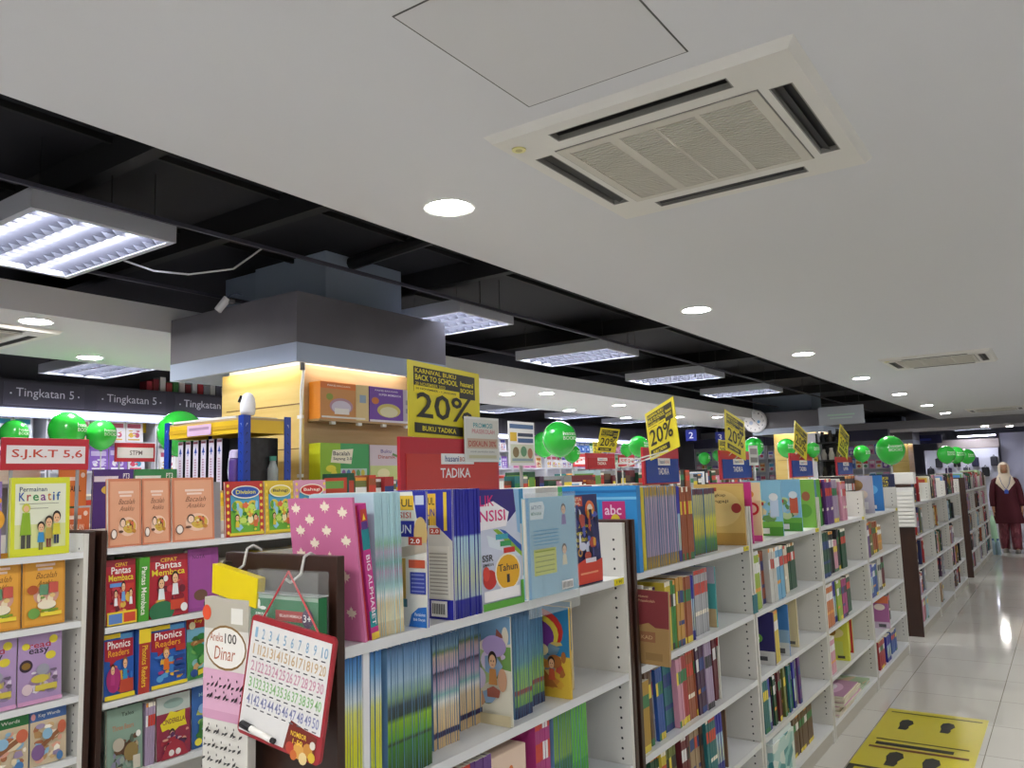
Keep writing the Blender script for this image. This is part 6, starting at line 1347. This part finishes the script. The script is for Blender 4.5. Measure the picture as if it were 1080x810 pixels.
for k in range(14):
    c = ('a03040', '8a2a3a', 'd6d6da', 'b04a4a', '4a8a4a', 'd0c8c8', '7a2a34', 'c9c9d0', 'b8343f', '9aa0b0', 'd6d6da', '6a6a7a', 'e0e0e4', '5a7ab0')[k]
    book(f'book standing on top of the dark sign band, {ORD[k]} from the near end', (WX - 0.03, 5.2 + 0.085 * k, 2.742), 0.07, 0.15, 0.11 + 0.03 * (k % 3), c, group='books on top of the sign band', name='reference_book')
for i, (px, w_, s_) in enumerate(((729, 0.22, '2'), (759.5, 0.2, '3'))):
    p = at(px, 459 + 2 * i, -6.0)
    t = thing('hanging_sign', f'small blue hanging number sign {s_} over the rows behind, {("nearer", "farther")[i]} of two', 'sign', p)
    B().box(-w_ / 2, w_ / 2, -0.006, 0.006, -0.11, 0.11, M('23309a', 0.3)).build('board', t)
    B().art((-w_ / 2, -0.006, -0.11), (1, 0, 0), (0, 0, 1), w_, 0.22, [('t', s_, 0.3, 0.22, 0.4, 0.56, 'f0f0fa')], 0.002).build('number', t)
    for q in (-0.06, 0.06):
        B().cyl((q, 0, 0.11), (q, 0, ZS - p.z), 0.003, '9a9aa0', 5).build('hanging_wire', t)
p = at(887, 438, -2.55)
t = thing('hanging_sign', 'pale translucent sign board hung in the dark recess past the second pillar', 'sign', p)
B().box(-0.3, 0.3, -0.004, 0.004, -0.13, 0.13, M('aeb2b8', 0.3, alpha=0.75)).build('board', t)
B().art((-0.3, -0.004, -0.13), (1, 0, 0), (0, 0, 1), 0.6, 0.26, [('r', 0.2, 0.5, 0.6, 0.08, '9ab8a4'), ('r', 0.25, 0.34, 0.5, 0.06, 'a2b8aa')], 0.002).build('board_print', t)
for q in (-0.25, 0.25):
    B().cyl((q, 0, 0.13), (q, 0, ZC - p.z), 0.003, '3a3a40', 5).build('hanging_wire', t)

# ------------------------------------------------------------------ end of the aisle
t = thing('brochure_holder', 'white leaflet holder of stacked slips on the brown end of the first distant block', 'holder', (-1.405, 8.395, 1.01))
B().box(0, 0.18, -0.004, 0.0, 0, 0.37, M('d8d8d6', 0.4)).box(0, 0.004, -0.05, -0.004, 0, 0.34, 'd8d8d6').box(0.176, 0.18, -0.05, -0.004, 0, 0.34, 'd8d8d6').box(0.004, 0.176, -0.05, -0.004, 0, 0.004, 'd8d8d6').build('case', t)
for k in range(9):
    B().box(0.006, 0.174, -0.048 + 0.002 * (k % 2), -0.006, 0.008 + 0.036 * k, 0.036 + 0.036 * k, M('ecebe6', 0.5)).build('slip_pad', t)
tag(bevel(B().box(-1.40, -1.22, 8.42, 8.56, 1.409, 1.52, M('e6e4e0', 0.5)).build('leaflet_box'), 0.008), 'small white box standing on the brown end of the first distant block', 'box')
t = thing('plastic_bag', 'mint-green plastic sheet bag hanging at the far end by the walking woman', 'bag', (-1.22, 16.80, 0.001))
b = B()
b.loft([(0, 0, 0, 0.05, 0.05), (0, 0, 0.2, 0.07, 0.05), (0, 0, 0.5, 0.055, 0.04), (0, 0, 0.68, 0.02, 0.02)], M('b8e6c0', 0.3, alpha=0.85), 14)
b.build('bag_body', t, smooth=True)
B().tube([(0, 0, 0.67), (0.0, 0.0, 0.76), (-0.05, -0.05, 0.78)], 0.006, 'c0e6c6', 6).build('handle', t)
for k in range(3):
    t = thing('water_bottle', 'blue-grey water bottle standing on the floor by the mint-green bag', 'bottle', (-1.235 + 0.075 * (k - 1), 16.68, 0.0), 0, 'water bottles by the mint bag')
    B().loft([(0, 0, 0, 0.034, 0.034), (0, 0, 0.2, 0.036, 0.036), (0, 0, 0.25, 0.018, 0.018)], M('9ab4c4', 0.2), 12).build('body', t, smooth=True)
    B().cyl((0, 0, 0.25), (0, 0, 0.28), 0.018, '4a6a9a', 10).build('cap', t)
tag(bevel(B().box(-1.56, -1.28, 15.7, 16.2, 1.409, 1.50, busy('palegreen', ['b9d8a8', 'd6e6c4', '9ac090', 'e0e8d0'], 4)).build('soft_pack'), 0.03), 'pale green soft pack lying on top of the farthest white block', 'pack')
# yellow floor sticker
t = thing('floor_sticker', 'yellow floor sticker with black shoe prints in the aisle', 'sticker', (-1.115, 4.05, 0.0005))
B().box(0, 0.565, 0, 1.80, 0, 0.0006, M('c9bd1e', 0.3)).build('vinyl', t)
def shoe(x, y, s, a):
    o = [(0.0, 0.0), (0.05, 0.0), (0.06, 0.05), (0.055, 0.09), (0.075, 0.16), (0.06, 0.23), (0.025, 0.25), (-0.005, 0.22), (-0.012, 0.15), (0.0, 0.08)]
    return ('p', [((x + (u * a) * s) / 0.565, (y + v * s) / 1.80) for u, v in (o if a > 0 else o[::-1])], '1a1a16')
B().art((0, 0, 0.0006), (1, 0, 0), (0, 1, 0), 0.565, 1.80, [('r', 0.0, 0.28, 0.6, 0.07, '1d1c14'), ('r', 0.06, 0.30, 0.48, 0.03, 'c9bd1e'), ('r', 0.04, 0.18, 0.9, 0.05, '1d1c14'), shoe(0.16, 0.68, 1.0, 1), shoe(0.34, 0.66, 1.0, 1), shoe(0.12, 1.36, 0.9, 1), shoe(0.34, 1.40, 0.9, 1), ('r', 0.06, 0.53, 0.88, 0.02, '6a3a1c'), ('r', 0.08, 0.62, 0.84, 0.012, '5a5414'), ('r', 0.05, 0.95, 0.9, 0.012, '5a5414'), ('r', 0.1, 0.565, 0.7, 0.03, '1d1c14')], 0.0004).build('sticker_print', t)
# black display rack and white panel by the second pillar
t = thing('display_rack', 'dark display rack of shiny goods with a white side, in front of the second pillar', 'rack', (-3.32, 14.2, 0))
B().box(-0.37, -0.205, 0.0, 0.45, 0, 2.22, M('e6e6ee', 0.4)).build('white_side', t)
for x in (-0.2, 0.17):
    for y in (0, 0.4):
        B().box(x, x + 0.025, y, y + 0.025, 0, 2.2, '17171a').build('post', t)
for z in (0.3, 0.7, 1.1, 1.45, 1.75, 2.05):
    B().box(-0.2, 0.195, 0, 0.425, z - 0.02, z, '222226').build('tray', t)
B().box(-0.2, 0.195, 0.42, 0.43, 0, 2.2, '1a1a1d').build('back_panel', t)
for ti, z in enumerate((1.45, 1.75, 2.05)):
    for k in range(3):
        c = ('3a342c', 'd0cabf', '1a1a1c', 'b9b4ac', '6a5a3a', 'd6d2c8', '2a2a30', '8a7a5a')[(k * 2 + ti * 3) % 8]
        o = B().loft([(0, 0, 0, 0.045, 0.045), (0, 0, 0.08, 0.052, 0.052), (0, 0, 0.14 + 0.02 * (k % 3), 0.028, 0.028), (0, 0, 0.18 + 0.02 * (k % 3), 0.028, 0.028)], M(c, 0.25), 12).build('flask', None, (-3.32 - 0.12 + 0.125 * k, 14.35, z + 0.001))
        tag(o, f'shiny flask, {ORD[k]} on the {("lower", "middle", "upper")[ti]} tray of the dark display rack', 'flask', 'flasks on the display rack')
# bookcases closing the far side beyond the rows
rr = random.Random(9)
for i in range(5):
    x0 = -8.7 + 1.02 * i
    t = thing('display_bookcase', f'white bookcase across the far end beyond the rows, {ORD[i]} from the sign wall', 'bookcase', (x0, 21.6, 0), 0, 'bookcases across the far end')
    for x in (0, 0.98):
        B().box(x, x + 0.02, 0, 0.3, 0, 2.3, 'd6d6de').build('side_panel', t)
    B().box(0.02, 0.98, 0.28, 0.3, 0, 2.3, 'cfcfd8').build('back_panel', t)
    B().box(0, 1.0, -0.02, 0.3, 2.3, 2.56, M('3c3a52', 0.5)).build('header', t)
    for z in (0.3, 0.8, 1.25, 1.6, 1.95):
        B().box(0.02, 0.98, 0, 0.28, z - 0.02, z, 'dcdce2').build('shelf', t)
    for ti, z in enumerate((1.25, 1.6, 1.95)):
        for k in range(6):
            pal = rr.choice(BRIGHT)
            w_, h = 0.14, rr.uniform(0.2, 0.27)
            o = book(f'cover on the {("lower", "middle", "upper")[ti]} shelf, {ORD[k]} along, {ORD[i]} far bookcase', (x0 + 0.18 + 0.155 * k, 21.62, z), 0.02, w_, h, pal[0], front=[('r', 0.08, 0.55, 0.84, 0.3, pal[1]), ('e', 0.5, 0.28, 0.3, 0.16, pal[2])], parts=False, name='magazine_issue', cat='magazine', group='covers in the far bookcases')
# far display wall, bags and panels
struct(B().box(-1.75, XR, 30.0, 30.15, 0, 2.62, M('d6d6ea', 0.6)).build('wall_partition'))
t = thing('pegboard', 'white pegboard display wall hung with dark bags at the far end', 'display', (-3.9, 29.6, 0))
B().box(0, 2.1, 0, 0.06, 0, 2.15, M('d2d2dc', 0.5)).build('panel', t)
B().box(0.4, 2.15, -0.02, 0.06, 2.16, 2.45, M('9a8f8a', 0.6)).build('header', t)
for k in range(8):
    o = thing('hanging_bag', f'dark school bag on the white pegboard, {ORD[k]} along', 'bag', (-3.75 + 0.26 * k, 29.53, 1.25 + 0.32 * (k % 2)), 0, 'bags on the far pegboard')
    c = ('1d1d24', '2a2a34', '3a2a4a', '1a1a1e', '4a4a56', '24243a', '17171b', '34343c')[k]
    bevel(B().box(-0.1, 0.1, -0.06, 0.06, 0, 0.3, c).build('body', o), 0.03, 3)
    B().tube([(-0.03, 0, 0.3), (0, 0.03, 0.36), (0.03, 0, 0.3)], 0.01, c, 6).build('handle', o)
t = thing('strip_light', 'bright bare fluorescent strip light near the far partition', 'ceiling light', (-2.3, 28.6, 2.5))
B().box(-0.5, 0.55, -0.03, 0.03, 0.03, 0.07, 'd8d8e0').build('batten', t)
B().cyl((-0.48, 0, 0.012), (0.53, 0, 0.012), 0.018, glow('e9eaff', 14), 10).build('tube', t)
for q in (-0.4, 0.45):
    B().cyl((q, 0, 0.07), (q, 0, ZC - 2.5), 0.004, '7a7a80', 5).build('hanging_rod', t)
t = thing('store_sign', 'dark-blue lettered board on the dark wall past the third pillar', 'sign', (-4.0, 27.0, 2.3))
B().box(0, 0.95, 0, 0.03, 0, 0.26, M('1c1f52', 0.35)).art((0, 0, 0), (1, 0, 0), (0, 0, 1), 0.95, 0.26, [('r', 0.2, 0.35, 0.5, 0.25, '3a48b0')], 0.002).build('board', t)
for q in (0.1, 0.85):
    B().cyl((q, 0.015, 0.26), (q, 0.015, ZC - 2.3), 0.004, '2a2a30', 5).build('hanging_rod', t)

# ------------------------------------------------------------------ people
def person(label, loc, rz, tunic, trouser, scarf, stride=0.1, badge=True):
    t = thing('person', label, 'person', loc, rz)          # faces -y
    skin = M('b58667', 0.5)
    V, E_, R = [], [], []
    def n(p, r, par=None):
        V.append(p); R.append(r)
        if par is not None:
            E_.append((par, len(V) - 1))
        return len(V) - 1
    pel = n((0, 0, 0.92), 0.13)
    sp = n((0, 0, 1.08), 0.11, pel)
    ch = n((0, 0, 1.25), 0.12, sp)
    nk = n((0, 0, 1.385), 0.05, ch)
    n((0, -0.01, 1.43), 0.05, nk)
    for s in (-1, 1):
        h = n((s * 0.085, 0, 0.84), 0.085, pel)
        kx = n((s * 0.085, -0.03 - s * stride * 0.3, 0.47), 0.055, h)
        an = n((s * 0.085, -s * stride, 0.085), 0.036, kx)
        n((s * 0.09, -s * stride - 0.12, 0.035), 0.03, an)
        sh = n((s * 0.155, 0.0, 1.30), 0.05, ch)
        el = n((s * 0.215, 0.02, 1.04), 0.038, sh)
        wr = n((s * 0.225, -0.03 + s * 0.03, 0.82), 0.026, el)
        pm = n((s * 0.225, -0.045 + s * 0.03, 0.76), 0.026, wr)
        for q, (dy, ln) in enumerate(((-0.03, 0.062), (-0.011, 0.072), (0.008, 0.068), (0.026, 0.052))):
            a = n((s * 0.228, -0.045 + s * 0.03 + dy, 0.725), 0.0095, pm)
            b_ = n((s * 0.226, -0.052 + s * 0.03 + dy, 0.725 - ln * 0.55), 0.0088, a)
            n((s * 0.218, -0.058 + s * 0.03 + dy, 0.725 - ln), 0.0075, b_)
        th = n((s * 0.214, -0.078 + s * 0.03, 0.755), 0.010, pm)
        n((s * 0.206, -0.092 + s * 0.03, 0.72), 0.0085, th)
    me = bpy.data.meshes.new('body')
    me.from_pydata(V, E_, [])
    me.materials.append(skin)
    o = link('body', me, t)
    m = o.modifiers.new('skin', 'SKIN')
    m.use_smooth_shade = True
    for k, sv in enumerate(me.skin_vertices[0].data):
        sv.radius = (R[k], R[k])
        sv.use_root = k == 0
    o.modifiers.new('smooth', 'SUBSURF').levels = 1
    o.modifiers['smooth'].render_levels = 1
    # head with a face, one surface with brow, nose and chin
    vs, fs = [], []
    NS, NR_ = 20, 15
    for j in range(NR_):
        a = math.pi * j / (NR_ - 1)
        for k in range(NS):
            b_ = 2 * math.pi * k / NS
            x, y, z = 0.073 * math.sin(a) * math.cos(b_), 0.09 * math.sin(a) * math.sin(b_), 0.11 * math.cos(a)
            if z < -0.03:
                x *= 1 - 0.35 * (-z - 0.03) / 0.08
            f = max(0.0, -math.sin(b_))
            if f > 0.9 and -0.035 < z < 0.02:
                y -= 0.022 * (1 - abs(z + 0.012) / 0.035) * (f - 0.9) * 10
            vs.append((x, y - 0.01, z + 1.50))
    for j in range(NR_ - 1):
        fs += [(j * NS + k, (j + 1) * NS + k, (j + 1) * NS + (k + 1) % NS, j * NS + (k + 1) % NS) for k in range(NS)]
    b = B()
    b.add(vs, fs, skin)
    hd = b.build('head', t, smooth=True)
    f = B()
    for s in (-1, 1):
        f.art((s * 0.03 - 0.014, -0.0955, 1.503), (1, 0, 0), (0, 0, 1), 0.028, 0.012, [('e', 0.5, 0.5, 0.5, 0.5, 'f0ece6'), ('e', 0.5, 0.5, 0.22, 0.45, '2a1a12'), ('r', 0.0, 1.2, 1, 0.3, '3a281c')], 0.001)
    f.art((-0.022, -0.0905, 1.447), (1, 0, 0), (0, 0, 1), 0.044, 0.012, [('e', 0.5, 0.5, 0.5, 0.5, 'a8524e')], 0.003)
    f.build('eyes_and_mouth', hd)
    # head scarf: hood around the face, falling over shoulders and chest
    b = B()
    rings = [(-0.012, 1.19, 0.13, 0.145), (-0.01, 1.26, 0.165, 0.135), (0.0, 1.33, 0.15, 0.12), (0.0, 1.385, 0.10, 0.10), (0.008, 1.42, 0.088, 0.102), (0.012, 1.47, 0.091, 0.104), (0.012, 1.53, 0.092, 0.106), (0.012, 1.58, 0.08, 0.096), (0.012, 1.615, 0.05, 0.065), (0.012, 1.628, 0.01, 0.012)]
    vs, fs = [], []
    NS = 28
    for (cy, z, rx, ry) in rings:
        for k in range(NS):
            a = 2 * math.pi * k / NS - math.pi / 2
            front = max(0.0, -math.sin(a))
            zz = z - (0.10 * front ** 6 if z < 1.2 else 0) + 0.004 * math.sin(7 * a) * (1 if z < 1.3 else 0)
            vs.append((rx * math.cos(a), cy + ry * math.sin(a), zz))
    for j in range(len(rings) - 1):
        for k in range(NS):
            a = 2 * math.pi * (k + 0.5) / NS - math.pi / 2
            if 4 <= j <= 6 and -math.sin(a) > 0.72:
                continue
            fs.append((j * NS + k, j * NS + (k + 1) % NS, (j + 1) * NS + (k + 1) % NS, (j + 1) * NS + k))
    b.add(vs, fs, M(scarf, 0.8))
    b.build('head_scarf', t, smooth=True)
    b = B()
    b.loft([(0, 0, 0.52, 0.25, 0.185), (0, 0, 0.62, 0.235, 0.17), (0, 0, 0.85, 0.195, 0.145), (0, 0, 1.05, 0.165, 0.125), (0, 0, 1.22, 0.165, 0.125), (0, 0, 1.30, 0.165, 0.11), (0, 0, 1.345, 0.12, 0.085), (0, 0, 1.39, 0.065, 0.065)], M(tunic, 0.85), 28, cap=False)
    b.build('tunic', t, smooth=True)
    for s in (-1, 1):
        b = B()
        b.loft([(s * 0.224, -0.028 + s * 0.03, 0.83, 0.048, 0.05), (s * 0.222, 0.0, 0.94, 0.052, 0.056), (s * 0.214, 0.02, 1.05, 0.056, 0.06), (s * 0.185, 0.01, 1.2, 0.062, 0.066), (s * 0.15, 0.0, 1.31, 0.06, 0.066), (s * 0.10, 0, 1.35, 0.04, 0.05)], M(tunic, 0.85), 16)
        b.build('sleeve', t, smooth=True)
        b = B()
        b.loft([(s * 0.088, -s * stride, 0.06, 0.075, 0.085), (s * 0.088, -s * stride * 0.8, 0.2, 0.082, 0.09), (s * 0.087, -0.02 - s * stride * 0.3, 0.46, 0.09, 0.1), (s * 0.085, 0, 0.8, 0.105, 0.12)], busy('trouser' + trouser, [trouser, '7a2f40', trouser, '8a4a55'], 9), 16)
        b.build('trouser_leg', t, smooth=True)
        b = B()
        yy = -s * stride
        b.loft([(s * 0.09, yy - 0.05, 0.0, 0.044, 0.125), (s * 0.09, yy - 0.05, 0.025, 0.046, 0.128), (s * 0.09, yy - 0.04, 0.055, 0.04, 0.105), (s * 0.09, yy + 0.0, 0.085, 0.034, 0.055)], M('8f8a86', 0.5), 16)
        b.build('shoe', t, smooth=True)
    if badge:
        B().box(-0.03, 0.03, -0.185, -0.18, 1.06, 1.13, M('2a4fb8', 0.3)).build('badge', t)
        B().tube([(0.0, -0.18, 1.13), (-0.06, -0.16, 1.24), (-0.085, -0.105, 1.36)], 0.004, '2a3f8a', 6).tube([(0.0, -0.18, 1.13), (0.06, -0.16, 1.24), (0.085, -0.105, 1.36)], 0.004, '2a3f8a', 6).build('lanyard', t)
    return t
person('person in a cream head scarf and long maroon tunic walking up the aisle', (-0.99, 17.2, 0), 0.1, '4c1020', '6a2636', 'e6d6c4', 0.09)
person('person in dark maroon cut by the picture edge beside the walking woman', (-0.43, 17.5, 0), -0.1, '3f1522', '3a1a24', '3a2320', 0.05, False)
